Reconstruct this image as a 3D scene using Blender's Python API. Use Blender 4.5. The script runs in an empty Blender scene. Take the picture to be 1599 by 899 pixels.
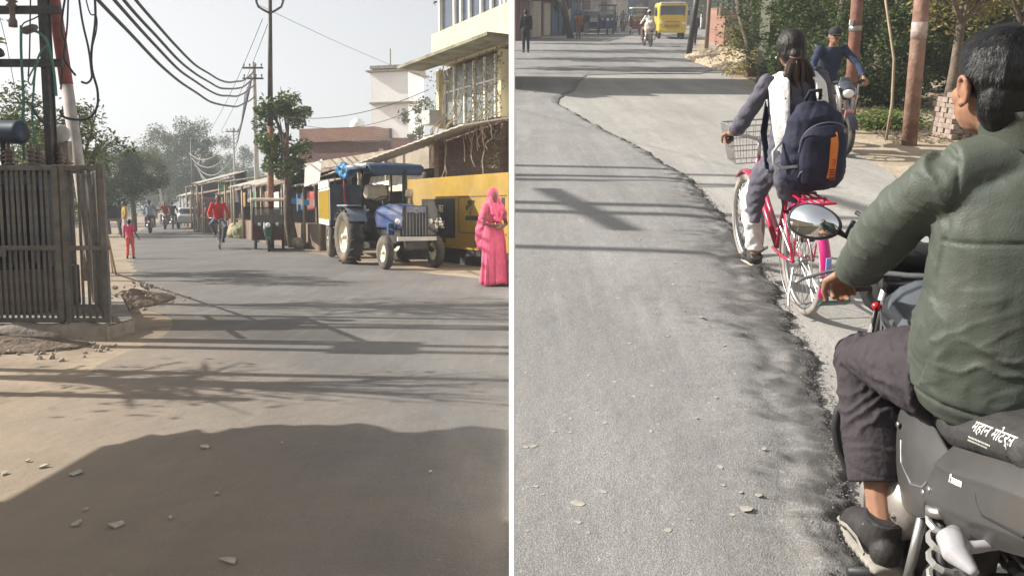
import bpy, bmesh, math, random
from mathutils import Vector, Matrix, Euler, noise
PI = math.pi
rnd = random.Random(7)
sc = bpy.context.scene
col = sc.collection

# ------------------------------------------------------------------ camera, sky, sun, exposure
EYE = Vector((0, 0, 1.30))
PITCH = math.radians(5.47)
cam_d = bpy.data.cameras.new('camera')
cam_d.sensor_width = 36.0
cam_d.lens = 29.27
cam_d.clip_start = 0.05
cam_d.clip_end = 3000
cam = bpy.data.objects.new('camera', cam_d)
col.objects.link(cam)
cam.location = EYE
cam.rotation_euler = (PI / 2 - PITCH, 0, 0)
sc.camera = cam

SUN_E = math.radians(33)
SUN_A = math.radians(6)          # the sun stands to the left, a little ahead
S = Vector((-math.cos(SUN_E) * math.cos(SUN_A), math.cos(SUN_E) * math.sin(SUN_A), math.sin(SUN_E)))
world = bpy.data.worlds.new('World')
sc.world = world
world.use_nodes = True
wn = world.node_tree
for n_ in list(wn.nodes):
    wn.nodes.remove(n_)
sky = wn.nodes.new('ShaderNodeTexSky')
sky.sky_type = 'NISHITA'
sky.sun_disc = False
sky.sun_elevation = SUN_E
sky.sun_rotation = math.atan2(S.x, S.y)
sky.air_density = 1.0
sky.dust_density = 2.0
sky.ozone_density = 1.0
hs = wn.nodes.new('ShaderNodeHueSaturation')
hs.inputs['Saturation'].default_value = 0.18
bg = wn.nodes.new('ShaderNodeBackground')
bg.inputs['Strength'].default_value = 0.082
wo = wn.nodes.new('ShaderNodeOutputWorld')
wn.links.new(sky.outputs[0], hs.inputs['Color'])
wn.links.new(hs.outputs[0], bg.inputs[0])
wn.links.new(bg.outputs[0], wo.inputs[0])
sd = bpy.data.lights.new('sun', 'SUN')
sd.energy = 5.0
sd.angle = math.radians(0.55)
sd.color = (1.0, 0.955, 0.885)
sun = bpy.data.objects.new('sun', sd)
col.objects.link(sun)
sun.rotation_euler = S.to_track_quat('Z', 'Y').to_euler()
sc.view_settings.view_transform = 'Standard'
sc.view_settings.look = 'None'
sc.view_settings.gamma = 1
sc.view_settings.use_curve_mapping = False
sc.view_settings.exposure = 1.0
sc.cycles.use_denoising = True
sc.cycles.max_bounces = 6
sc.cycles.transparent_max_bounces = 8
sc.cycles.volume_bounces = 0

# ------------------------------------------------------------------ the two streets
# The near street is level. The second street, right of the added divider bar, climbs a 13 degree ramp.
RAMP = math.radians(18.48) - PITCH
RW = Matrix.Translation(EYE) @ Matrix.Rotation(RAMP, 4, 'X') @ Matrix.Translation((0, 0, -1.75))
LW = Matrix.Identity(4)
UDIR = Vector((-0.5, 0.866, 0))      # the way the level street runs
NDIR = Vector((0.866, 0.5, 0))       # across it

# ------------------------------------------------------------------ materials
MATS = {}
def mat(name, c, rough=0.7, metal=0.0, var=0.12, scale=6.0, c2=None, bump=0.0, bscale=None, spec=0.4, alpha=None,
        coat=0.0, trans=0.0, dirt=0.0, stretch=None, detail=4.0, sub=0.0):
    if name in MATS:
        return MATS[name]
    m = bpy.data.materials.new(name)
    m.use_nodes = True
    nt = m.node_tree
    b = nt.nodes['Principled BSDF']
    L = nt.links.new
    tc = nt.nodes.new('ShaderNodeTexCoord')
    src = tc.outputs['Object']
    if stretch:
        mp = nt.nodes.new('ShaderNodeMapping')
        mp.inputs['Scale'].default_value = stretch
        L(src, mp.inputs[0]); src = mp.outputs[0]
    ns = nt.nodes.new('ShaderNodeTexNoise')
    ns.inputs['Scale'].default_value = scale
    ns.inputs['Detail'].default_value = detail
    ns.inputs['Roughness'].default_value = 0.65
    L(src, ns.inputs['Vector'])
    rmp = nt.nodes.new('ShaderNodeValToRGB')
    e = rmp.color_ramp.elements
    if c2 is None:
        c2 = tuple(min(1, x * (1 + var)) for x in c)
        c1 = tuple(x * (1 - var) for x in c)
    else:
        c1 = c
    e[0].position = 0.36; e[1].position = 0.64
    e[0].color = (*c1, 1); e[1].color = (*c2, 1)
    L(ns.outputs['Fac'], rmp.inputs[0])
    out = rmp.outputs[0]
    if dirt > 0:
        n2 = nt.nodes.new('ShaderNodeTexNoise')
        n2.inputs['Scale'].default_value = scale * 0.35
        n2.inputs['Detail'].default_value = 6
        L(tc.outputs['Object'], n2.inputs['Vector'])
        mr = nt.nodes.new('ShaderNodeMapRange')
        mr.inputs[1].default_value = 0.45; mr.inputs[2].default_value = 0.72
        mr.inputs[3].default_value = 0; mr.inputs[4].default_value = dirt
        L(n2.outputs['Fac'], mr.inputs[0])
        mx = nt.nodes.new('ShaderNodeMixRGB')
        mx.inputs[2].default_value = (0.30, 0.24, 0.17, 1)
        L(mr.outputs[0], mx.inputs[0]); L(out, mx.inputs[1])
        out = mx.outputs[0]
    L(out, b.inputs['Base Color'])
    b.inputs['Roughness'].default_value = rough
    b.inputs['Metallic'].default_value = metal
    b.inputs['Specular IOR Level'].default_value = spec
    if coat:
        b.inputs['Coat Weight'].default_value = coat
        b.inputs['Coat Roughness'].default_value = 0.15
    if trans:
        b.inputs['Transmission Weight'].default_value = trans
    if alpha is not None:
        b.inputs['Alpha'].default_value = alpha
    if sub:
        b.inputs['Subsurface Weight'].default_value = sub
        b.inputs['Subsurface Scale'].default_value = 0.01
    if bump:
        n3 = nt.nodes.new('ShaderNodeTexNoise')
        n3.inputs['Scale'].default_value = bscale or scale * 4
        n3.inputs['Detail'].default_value = 5
        L(src, n3.inputs['Vector'])
        bp = nt.nodes.new('ShaderNodeBump')
        bp.inputs['Strength'].default_value = min(1, bump)
        bp.inputs['Distance'].default_value = 0.02
        L(n3.outputs['Fac'], bp.inputs['Height'])
        L(bp.outputs[0], b.inputs['Normal'])
    MATS[name] = m
    return m

def leaf_mat(name, c, c2):
    if name in MATS:
        return MATS[name]
    m = bpy.data.materials.new(name); m.use_nodes = True
    nt = m.node_tree; L = nt.links.new
    b = nt.nodes['Principled BSDF']
    g = nt.nodes.new('ShaderNodeNewGeometry')
    rp = nt.nodes.new('ShaderNodeValToRGB')
    rp.color_ramp.elements[0].color = (*c, 1); rp.color_ramp.elements[1].color = (*c2, 1)
    L(g.outputs['Random Per Island'], rp.inputs[0])
    L(rp.outputs[0], b.inputs['Base Color'])
    b.inputs['Roughness'].default_value = 0.6
    b.inputs['Specular IOR Level'].default_value = 0.25
    tr = nt.nodes.new('ShaderNodeBsdfTranslucent')
    L(rp.outputs[0], tr.inputs[0])
    mx = nt.nodes.new('ShaderNodeMixShader'); mx.inputs[0].default_value = 0.3
    o = nt.nodes['Material Output']
    L(b.outputs[0], mx.inputs[1]); L(tr.outputs[0], mx.inputs[2]); L(mx.outputs[0], o.inputs[0])
    MATS[name] = m
    return m

# ------------------------------------------------------------------ mesh helpers
class MB:
    def __init__(s):
        s.v = []; s.f = []; s.sm = []
    def _add(s, vs, fs, smooth=False):
        o = len(s.v)
        s.v += [tuple(p) for p in vs]
        s.f += [tuple(i + o for i in f) for f in fs]
        s.sm += [smooth] * len(fs)
        return s
    def box(s, c, d, rot=None, taper=1.0, tapery=None):
        x, y, z = d[0] / 2, d[1] / 2, d[2] / 2
        ty = taper if tapery is None else tapery
        P = [(-x, -y, -z), (x, -y, -z), (x, y, -z), (-x, y, -z), (-x * taper, -y * ty, z), (x * taper, -y * ty, z), (x * taper, y * ty, z), (-x * taper, y * ty, z)]
        M = Euler(rot).to_matrix() if rot else None
        c = Vector(c)
        P = [c + (M @ Vector(p) if M else Vector(p)) for p in P]
        return s._add(P, [(0, 3, 2, 1), (4, 5, 6, 7), (0, 1, 5, 4), (1, 2, 6, 5), (2, 3, 7, 6), (3, 0, 4, 7)])
    def bbox(s, c, d, r=0.01, rot=None, taper=1.0):      # box with chamfered edges
        bm = bmesh.new()
        bmesh.ops.create_cube(bm, size=1)
        for v in bm.verts:
            k = taper if v.co.z > 0 else 1
            v.co = Vector((v.co.x * d[0] * k, v.co.y * d[1] * k, v.co.z * d[2]))
        bmesh.ops.bevel(bm, geom=list(bm.edges), offset=min(r, min(d) * 0.45), segments=2, affect='EDGES', profile=0.6)
        return s.bm(bm, c, rot)
    def bm(s, bm, c=(0, 0, 0), rot=None, smooth=False):
        M = Euler(rot).to_matrix() if rot else Matrix.Identity(3)
        bm.verts.index_update()
        s._add([Vector(c) + M @ v.co for v in bm.verts], [[v.index for v in f.verts] for f in bm.faces], smooth)
        bm.free(); return s
    def cyl(s, p0, p1, r0, r1=None, n=12, cap=True):
        return s.tube([p0, p1], [r0, r0 if r1 is None else r1], n, cap)
    def tube(s, path, rad, n=10, cap=True, sq=(1, 1), up=None, closed=False):
        path = [Vector(p) for p in path]
        m = len(path)
        if not isinstance(rad, (list, tuple)):
            rad = [rad] * m
        if not isinstance(sq, list):
            sq = [sq] * m
        vs = []; fs = []
        t0 = (path[1] - path[0]).normalized()
        u = Vector(up) if up else (Vector((0, 0, 1)) if abs(t0.z) < 0.9 else Vector((1, 0, 0)))
        for i, p in enumerate(path):
            if closed:
                t = path[(i + 1) % m] - path[i - 1]
            else:
                t = path[min(i + 1, m - 1)] - path[max(i - 1, 0)]
            t.normalize()
            a = u - t * u.dot(t)
            if a.length < 1e-5:
                a = t.orthogonal()
            a.normalize(); b = t.cross(a); u = a
            for k in range(n):
                w = 2 * PI * k / n
                vs.append(p + a * (math.cos(w) * rad[i] * sq[i][0]) + b * (math.sin(w) * rad[i] * sq[i][1]))
        for i in range(m if closed else m - 1):
            j = (i + 1) % m
            for k in range(n):
                q = (k + 1) % n
                fs.append((i * n + k, i * n + q, j * n + q, j * n + k))
        if cap and not closed:
            fs.append(tuple(reversed(range(n)))); fs.append(tuple(range((m - 1) * n, m * n)))
        return s._add(vs, fs, n > 6)
    def ell(s, c, r, rot=None, nu=14, nv=9):
        M = Euler(rot).to_matrix() if rot else Matrix.Identity(3)
        c = Vector(c); vs = []; fs = []
        for j in range(1, nv):
            ph = PI * j / nv
            for k in range(nu):
                w = 2 * PI * k / nu
                vs.append(c + M @ Vector((r[0] * math.sin(ph) * math.cos(w), r[1] * math.sin(ph) * math.sin(w), r[2] * math.cos(ph))))
        a = len(vs); vs.append(c + M @ Vector((0, 0, r[2]))); vs.append(c - M @ Vector((0, 0, r[2])))
        for j in range(nv - 2):
            for k in range(nu):
                q = (k + 1) % nu
                fs.append((j * nu + k, (j + 1) * nu + k, (j + 1) * nu + q, j * nu + q))
        for k in range(nu):
            q = (k + 1) % nu
            fs.append((a, k, q)); fs.append((a + 1, (nv - 2) * nu + q, (nv - 2) * nu + k))
        return s._add(vs, fs, True)
    def lathe(s, prof, c=(0, 0, 0), n=20, rot=None, smooth=True):        # prof: (r, z) about local z
        M = Euler(rot).to_matrix() if rot else Matrix.Identity(3)
        c = Vector(c); vs = []; fs = []
        for r, z in prof:
            for k in range(n):
                w = 2 * PI * k / n
                vs.append(c + M @ Vector((r * math.cos(w), r * math.sin(w), z)))
        for i in range(len(prof) - 1):
            for k in range(n):
                q = (k + 1) % n
                fs.append((i * n + k, i * n + q, (i + 1) * n + q, (i + 1) * n + k))
        return s._add(vs, fs, smooth)
    def torus(s, c, R, r, rot=None, n=36, k=8, sx=1.0):
        M = Euler(rot).to_matrix() if rot else Matrix.Identity(3)
        c = Vector(c)
        pr = [(R + r * math.cos(2 * PI * i / k), r * sx * math.sin(2 * PI * i / k)) for i in range(k + 1)]
        return s.lathe(pr, c, n, rot)
    def prism(s, poly, h, c=(0, 0, 0), rot=None):       # poly in local xy, extruded +-h/2 in z
        M = Euler(rot).to_matrix() if rot else Matrix.Identity(3)
        c = Vector(c); n = len(poly)
        vs = [c + M @ Vector((p[0], p[1], -h / 2)) for p in poly] + [c + M @ Vector((p[0], p[1], h / 2)) for p in poly]
        fs = [tuple(reversed(range(n))), tuple(range(n, 2 * n))] + [(i, (i + 1) % n, n + (i + 1) % n, n + i) for i in range(n)]
        return s._add(vs, fs)
    def loft(s, rings, smooth=True, cap=True):
        n = len(rings[0]); vs = [p for r in rings for p in r]; fs = []
        for i in range(len(rings) - 1):
            for k in range(n):
                q = (k + 1) % n
                fs.append((i * n + k, i * n + q, (i + 1) * n + q, (i + 1) * n + k))
        if cap:
            fs.append(tuple(reversed(range(n)))); fs.append(tuple(range((len(rings) - 1) * n, len(rings) * n)))
        return s._add(vs, fs, smooth)
    def mesh(s, name):
        me = bpy.data.meshes.new(name)
        me.from_pydata(s.v, [], s.f)
        me.polygons.foreach_set('use_smooth', s.sm)
        me.update()
        return me
    def build(s, name, m, parent=None):
        o = bpy.data.objects.new(name, s.mesh(name))
        if m:
            o.data.materials.append(m)
        col.objects.link(o)
        if parent is not None:
            o.parent = parent
        return o

def tag(o, label, cat, group=None, kind=None):
    if label: o['label'] = label
    if cat: o['category'] = cat
    if group: o['group'] = group
    if kind: o['kind'] = kind
    return o
def put(o, W, loc=(0, 0, 0), rz=0.0, s=1.0, rot=None):
    R_ = Euler(rot).to_matrix().to_4x4() if rot else Matrix.Rotation(rz, 4, 'Z')
    o.matrix_world = W @ Matrix.Translation(loc) @ R_ @ Matrix.Scale(s, 4)
    return o
def thing(name, label, cat, W, loc=(0, 0, 0), rz=0.0, group=None, s=1.0, rot=None):
    o = bpy.data.objects.new(name, None)
    o.empty_display_size = 0.1
    col.objects.link(o)
    put(o, W, loc, rz, s, rot)
    return tag(o, label, cat, group)
def share(name, me, parent, loc=None, rot=None, m=None):
    o = bpy.data.objects.new(name, me)
    col.objects.link(o)
    o.parent = parent
    if loc is not None: o.location = loc
    if rot is not None: o.rotation_euler = rot
    return o
KIDS = {}
def dup(root, W, loc, rz, label, group=None, s=1.0):
    def cp(o, par):
        c = o.copy(); col.objects.link(c); c.parent = par
        for ch in o.children:
            cp(ch, c)
        return c
    r = cp(root, None)
    put(r, W, loc, rz, s)
    r['label'] = label
    if group: r['group'] = group
    return r
def struct(name, mb, m, W=LW, parent=None):
    o = mb.build(name, m, parent)
    if parent is None:
        o['kind'] = 'structure'
        o.matrix_world = W.copy()
    return o
def fbm(x, y, z=0.0, o=4):
    return noise.fractal(Vector((x, y, z)), 1.0, 2.0, o)

def organic(name, mb, m, parent, voxel=0.012, smooth=6, disp=None):
    """union of overlapping tubes and ellipsoids, remeshed to one continuous surface"""
    me = mb.mesh(name + '_raw')
    o = bpy.data.objects.new('tmp', me); col.objects.link(o)
    r = o.modifiers.new('r', 'REMESH'); r.mode = 'VOXEL'; r.voxel_size = voxel; r.use_smooth_shade = True
    if smooth:
        q = o.modifiers.new('s', 'SMOOTH'); q.factor = 0.5; q.iterations = smooth
    dg = bpy.context.evaluated_depsgraph_get()
    ne = bpy.data.meshes.new_from_object(o.evaluated_get(dg))
    bpy.data.objects.remove(o); bpy.data.meshes.remove(me)
    ne.name = name
    if disp:
        ne.update()
        nr = [v.normal.copy() for v in ne.vertices]
        for v, n_ in zip(ne.vertices, nr):
            v.co += n_ * disp(v.co, n_)
        ne.update()
    ne.polygons.foreach_set('use_smooth', [True] * len(ne.polygons))
    ne.materials.clear()
    if m: ne.materials.append(m)
    ob = bpy.data.objects.new(name, ne)
    col.objects.link(ob)
    ob.parent = parent
    return ob

def text_mesh(body, size=1.0, depth=0.0, shear=0.0, weight=0.0, align='LEFT'):
    cu = bpy.data.curves.new('t', 'FONT')
    cu.body = body; cu.size = size; cu.extrude = depth; cu.shear = shear; cu.offset = weight; cu.align_x = align
    cu.resolution_u = 3
    o = bpy.data.objects.new('t', cu); col.objects.link(o)
    dg = bpy.context.evaluated_depsgraph_get()
    me = bpy.data.meshes.new_from_object(o.evaluated_get(dg))
    bpy.data.objects.remove(o)
    return me
def text(name, body, m, parent, M, size, depth=0.002, shear=0.0, weight=0.0, align='LEFT'):
    me = text_mesh(body, size, depth, shear, weight, align)
    me.transform(M)
    me.materials.clear(); me.materials.append(m)
    return share(name, me, parent)
# ================================================================== SETTING
def road_material(name, base1, base2, dust, dustfn, ang=0.0, lip=None):
    """asphalt with aggregate speckle, worn patches and blown dust; dustfn builds the dust factor socket"""
    m = bpy.data.materials.new(name); m.use_nodes = True
    nt = m.node_tree; L = nt.links.new; N = nt.nodes.new
    b = nt.nodes['Principled BSDF']
    tc = N('ShaderNodeTexCoord'); P = tc.outputs['Object']
    def nz(scale, det=4, rough=0.6, vec=P):
        q = N('ShaderNodeTexNoise'); q.inputs['Scale'].default_value = scale; q.inputs['Detail'].default_value = det
        q.inputs['Roughness'].default_value = rough; L(vec, q.inputs['Vector']); return q.outputs['Fac']
    def mr(v, a, c, lo=0, hi=1):
        q = N('ShaderNodeMapRange'); L(v, q.inputs[0])
        q.inputs[1].default_value = a; q.inputs[2].default_value = c; q.inputs[3].default_value = lo; q.inputs[4].default_value = hi
        return q.outputs[0]
    def mix(f, c1, c2, t='MIX'):
        q = N('ShaderNodeMixRGB'); q.blend_type = t
        for i, x in ((0, f), (1, c1), (2, c2)):
            if isinstance(x, (int, float)): q.inputs[i].default_value = x
            elif isinstance(x, tuple): q.inputs[i].default_value = (*x, 1)
            else: L(x, q.inputs[i])
        return q.outputs[0]
    big = mr(nz(0.5, 5, 0.65), 0.35, 0.65)
    c = mix(big, base1, base2)
    vor = N('ShaderNodeTexVoronoi'); vor.inputs['Scale'].default_value = 165; L(P, vor.inputs['Vector'])
    agg = mr(vor.outputs['Distance'], 0.1, 0.75, 0.66, 1.40)
    q = N('ShaderNodeVectorMath'); q.operation = 'MULTIPLY'
    cb = N('ShaderNodeCombineXYZ')
    for i in range(3): L(agg, cb.inputs[i])
    L(c, q.inputs[0]); L(cb.outputs[0], q.inputs[1]); c = q.outputs[0]
    spk = mr(nz(55, 2, 0.5), 0.68, 0.74, 0, 0.5)
    c = mix(spk, c, tuple(min(1, 2.2 * x) for x in base2))
    tar = mr(nz(3.0, 6, 0.7), 0.60, 0.72, 0, 0.45)
    c = mix(tar, c, tuple(0.55 * x for x in base1))
    mp = N('ShaderNodeMapping'); mp.inputs['Rotation'].default_value = (0, 0, ang); mp.inputs['Scale'].default_value = (2.2, 0.16, 1); L(P, mp.inputs[0])
    stk = mr(nz(1.0, 6, 0.7, mp.outputs[0]), 0.38, 0.66, 0.0, 0.38)          # wheel-worn streaks along the street
    c = mix(stk, c, tuple(0.62 * x for x in base1))
    mp2 = N('ShaderNodeMapping'); mp2.inputs['Rotation'].default_value = (0, 0, ang + .1); mp2.inputs['Scale'].default_value = (5.0, 0.5, 1); mp2.inputs['Location'].default_value = (3, 7, 0); L(P, mp2.inputs[0])
    c = mix(mr(nz(1.0, 5, 0.7, mp2.outputs[0]), 0.55, 0.75, 0.0, 0.35), c, tuple(min(1, 1.5 * x) for x in base2))
    spot = N('ShaderNodeTexVoronoi'); spot.inputs['Scale'].default_value = 5; L(P, spot.inputs['Vector'])
    c = mix(mr(spot.outputs['Distance'], 0.035, 0.06, 0.55, 0.0), c, tuple(min(1, 1.9 * x) for x in base2))
    d = dustfn(nt, P, nz, mr, N, L)
    c = mix(d, c, dust)
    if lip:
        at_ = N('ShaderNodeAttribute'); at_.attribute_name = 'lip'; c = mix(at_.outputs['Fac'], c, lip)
    L(c, b.inputs['Base Color'])
    b.inputs['Roughness'].default_value = 0.88
    b.inputs['Specular IOR Level'].default_value = 0.25
    bp = N('ShaderNodeBump'); bp.inputs['Strength'].default_value = 0.4; bp.inputs['Distance'].default_value = 0.004
    L(vor.outputs['Distance'], bp.inputs['Height'])
    bp2 = N('ShaderNodeBump'); bp2.inputs['Strength'].default_value = 0.35; bp2.inputs['Distance'].default_value = 0.05
    L(nz(4, 5), bp2.inputs['Height']); L(bp.outputs[0], bp2.inputs['Normal'])
    L(bp2.outputs[0], b.inputs['Normal'])
    return m
def lin_dust(a, bvec, lo, hi, amp=0.9, nscale=1.2):
    """dust grows along direction bvec from offset lo to hi (metres), broken up by noise"""
    def fn(nt, P, nz, mr, N, L):
        dt = N('ShaderNodeVectorMath'); dt.operation = 'DOT_PRODUCT'; dt.inputs[1].default_value = bvec
        L(P, dt.inputs[0])
        ad = N('ShaderNodeMath'); ad.operation = 'MULTIPLY_ADD'
        L(nz(nscale, 6, 0.7), ad.inputs[0]); ad.inputs[1].default_value = a; L(dt.outputs['Value'], ad.inputs[2])
        return mr(ad.outputs[0], lo, hi, 0.06, amp)
    return fn
DUST = (0.35, 0.265, 0.18)
M_GROUND = mat('bare_earth', (0.20, 0.155, 0.11), 0.95, var=0.3, scale=1.5, c2=(0.32, 0.25, 0.175), bump=0.6, bscale=14)
# level street: asphalt, dusty toward its left shoulder
ASPH_L = road_material('asphalt_level_street', (0.100, 0.097, 0.094), (0.145, 0.140, 0.134), DUST,
                       lin_dust(-2.2, (-0.866, -0.5, 0), -3.2, -0.2, 0.85, 1.3), -0.52)
gp = MB()
gp._add([(-240, -50, 0), (240, -50, 0), (240, 420, 0), (-240, 420, 0)], [(0, 1, 2, 3)])
struct('ground', gp, M_GROUND)

def road_sheet(name, left, right, z, m, W, nx=14, rag=0.12, seed=0, thick=0.0):
    """left/right: matching polylines; ragged edges"""
    def samp(pl, n):
        d = [0]
        for a, b in zip(pl, pl[1:]):
            d.append(d[-1] + math.dist(a, b))
        out = []
        for i in range(n):
            s = d[-1] * (i / (n - 1)) ** 1.7
            for k in range(len(pl) - 1):
                if s <= d[k + 1] + 1e-9:
                    t = (s - d[k]) / (d[k + 1] - d[k]); break
            out.append((pl[k][0] + (pl[k + 1][0] - pl[k][0]) * t, pl[k][1] + (pl[k + 1][1] - pl[k][1]) * t))
        return out
    ny = 220
    A, B = samp(left, ny), samp(right, ny)
    vs = []; fs = []
    for i in range(ny):
        for k in range(nx + 1):
            t = k / nx
            x = A[i][0] + (B[i][0] - A[i][0]) * t; y = A[i][1] + (B[i][1] - A[i][1]) * t
            if k == nx or (k == 0 and W is LW):
                x += rag * 2 * fbm(x * 0.9 + seed, y * 0.9, 3) + rag * 0.6 * fbm(x * 5, y * 5, seed)
            vs.append((x, y, z))
    for i in range(ny - 1):
        for k in range(nx):
            a = i * (nx + 1) + k
            fs.append((a, a + 1, a + nx + 2, a + nx + 1))
    mb = MB(); mb._add(vs, fs, True)
    return struct(name, mb, m, W)
road_sheet('road', [(-6, -8), (-3.5, 1), (-3.3, 5.5), (-3.6, 9), (-4.5, 10.5), (-9.2, 20), (-11.9, 26), (-18.3, 40), (-26, 60), (-41.5, 100), (-60, 150)],
           [(1.5, -8), (1.5, 1), (1.5, 8), (0.8, 13.2), (-0.2, 14.7), (-2.6, 17.9), (-6.2, 25), (-11.3, 36), (-22.4, 60), (-38, 100), (-56, 150)], 0.004, ASPH_L, LW, seed=2)

# climbing street -----------------------------------------------------
def dust_r(nt, P, nz, mr, N, L):
    return mr(nz(0.9, 6, 0.7), 0.50, 0.75, 0.05, 0.5)
ASPH_OLD = road_material('asphalt_worn_layer', (0.285, 0.270, 0.250), (0.35, 0.33, 0.30), (0.32, 0.295, 0.26), dust_r)
def dust_o(nt, P, nz, mr, N, L):
    return mr(nz(1.4, 6, 0.75), 0.55, 0.85, 0.0, 0.35)
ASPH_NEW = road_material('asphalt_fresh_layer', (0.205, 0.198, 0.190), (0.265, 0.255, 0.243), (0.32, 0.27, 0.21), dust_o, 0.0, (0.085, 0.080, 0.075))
M_EARTH_R = mat('dry_roadside_earth', (0.30, 0.24, 0.17), 0.95, scale=2.5, c2=(0.44, 0.36, 0.26), bump=0.7, bscale=18)
# ramp body: top sheet of earth with a skirt down to the level street
tb = MB()
X0, X1, Y0, Y1 = 0.006, 200.0, 0.5, 200.0
tb._add([(X0, Y0, -0.006), (X1, Y0, -0.006), (X1, Y1, -0.006), (X0, Y1, -0.006)], [(0, 1, 2, 3)])
struct('terrain', tb, M_EARTH_R, RW)
sk = MB()
pts = [RW @ Vector((X0, Y0, -0.006)), RW @ Vector((X0, Y1, -0.006))]
sk._add([pts[0], pts[1], (pts[1].x, pts[1].y, -2), (pts[0].x, pts[0].y, -2)], [(0, 1, 2, 3)])
M_PLASTER = mat('white_plaster', (0.80, 0.79, 0.77), 0.75, var=0.05, scale=3, bump=0.1)
struct('retaining_wall', sk, M_PLASTER)
road_sheet('road_lower_layer', [(0.006, 0.6), (0.006, 20), (0.1, 36), (1.6, 45), (5, 60), (14, 95), (30, 150)],
           [(3.6, 0.6), (4.0, 8), (4.6, 12), (5.6, 20), (7.2, 34), (9.3, 44), (12.5, 58), (24, 95), (45, 150)], 0.0, ASPH_OLD, RW, seed=5, rag=0.10)
# upper layer: thick fresh asphalt whose ragged edge runs down the middle of the road
EDGE = [(1.02, 0.8), (1.10, 2.1), (1.20, 2.5), (1.36, 2.95), (1.47, 3.4), (1.50, 3.75), (1.58, 4.06), (1.64, 4.6), (1.78, 5.5), (1.86, 7.0), (1.93, 8.8), (1.72, 10.8),
        (1.35, 13.1), (0.90, 16.3), (0.98, 17.5), (1.42, 19.4), (1.65, 21.2), (2.1, 24.0), (4.2, 24.6), (5.4, 24.4), (6.1, 26), (7.0, 34), (9.0, 44), (12.2, 58), (23.6, 95)]
def overlay():
    def samp(step):
        out = []
        for a, b in zip(EDGE, EDGE[1:]):
            L_ = math.dist(a, b); n = max(1, int(L_ / (step if a[1] < 12 else (0.10 if a[1] < 27 else 2.0))))
            for i in range(n):
                t = i / n; out.append((a[0] + (b[0] - a[0]) * t, a[1] + (b[1] - a[1]) * t))
        return out
    ed = samp(0.02)
    # profile across the edge: distance in from the edge -> height
    prof = [(0.0, -0.004), (0.006, 0.012), (0.014, 0.020), (0.024, 0.026), (0.036, 0.030), (0.050, 0.034), (0.066, 0.038), (0.084, 0.042), (0.104, 0.046), (0.126, 0.050), (0.15, 0.053), (0.18, 0.056), (0.22, 0.059), (0.28, 0.060), (0.36, 0.061), (0.45, 0.061)]
    vs = []; fs = []; lips = []; w = len(prof) + 5
    for i, (x, y) in enumerate(ed):
        fade = 1.0 if y < 14 else max(0.35, 1 - (y - 14) / 14)
        j = 0.06 * fbm(x * 3.1, y * 3.1, 1.0) + 0.035 * fbm(x * 11, y * 11, 4.0) + 0.018 * fbm(x * 37, y * 37, 9.0, 2)
        if y > 30: j = 0
        wid = (1.0 + 0.8 * fbm(y * 0.7, 3.3, 0)) * (1.5 if y < 6.5 else 1.0) * (0.5 if y > 9 else 1)
        for d, h in prof:
            xx = x + j - d * wid * 1.6
            k = 1 if 0 < d < 0.44 else 0
            near = 1.35 - 0.35 * max(0, min(1, (y - 5) / 4))
            zz = h * fade * near + k * (0.016 * fbm(xx * 14, y * 14, 2) + 0.017 * fbm(xx * 38, y * 38, 6, 3)) * max(0.05, 1.0 - d * 2.6) * fade
            # a second rut-like fold runs along the slope close to the camera
            zz -= 0.016 * fade * math.exp(-((d * wid - 0.16) / 0.035) ** 2) * (1 if y < 6 else 0.3)
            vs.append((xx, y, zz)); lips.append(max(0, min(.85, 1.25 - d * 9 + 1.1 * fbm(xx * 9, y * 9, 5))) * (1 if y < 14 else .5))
        xl = 0.007
        xs = x + j - prof[-1][0] * wid * 1.6
        for t in (0.15, 0.4, 0.65, 0.85, 1.0):
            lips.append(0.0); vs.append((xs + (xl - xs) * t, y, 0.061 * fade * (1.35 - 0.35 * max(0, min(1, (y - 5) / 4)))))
    for i in range(len(ed) - 1):
        for k in range(w - 1):
            a = i * w + k
            fs.append((a, a + w, a + w + 1, a + 1))
    mb = MB(); mb._add(vs, fs, True)
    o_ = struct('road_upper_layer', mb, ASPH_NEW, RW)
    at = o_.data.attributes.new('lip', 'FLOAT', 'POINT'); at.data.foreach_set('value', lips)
    return o_
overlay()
# slim white flat bar added to part the two streets; none stands there
pw = MB(); pw.box((0, 2.47, 1.2), (0.0215, 0.004, 3.2), rot=(0, 0, -PI / 4))
tag(pw.build('added_divider_bar', M_PLASTER), 'slim white flat bar added as a divider between the two streets', 'post')
# pixel helpers: a picture point on the level street (LG), at a depth (LA); same for the climbing street (RG, RA), in that street's own axes
FP = 1300.0
def _g(px, py, h, th, Z):
    a = th + math.atan((py - 449.5) / FP); Y = (h - Z) / math.tan(a)
    return Vector(((px - 799.5) / FP * (Y * math.cos(th) + (h - Z) * math.sin(th)), Y, Z))
def _a(px, py, Y, h, th):
    a = th + math.atan((py - 449.5) / FP); Z = h - Y * math.tan(a)
    return Vector(((px - 799.5) / FP * (Y * math.cos(th) + (h - Z) * math.sin(th)), Y, Z))
TR = math.radians(18.48)
def LG(px, py, Z=0.0): return _g(px, py, 1.30, PITCH, Z)
def LA(px, py, Y): return _a(px, py, Y, 1.30, PITCH)
def RG(px, py, Z=0.0): return _g(px, py, 1.75, TR, Z)
def RA(px, py, Y): return _a(px, py, Y, 1.75, TR)
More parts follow.
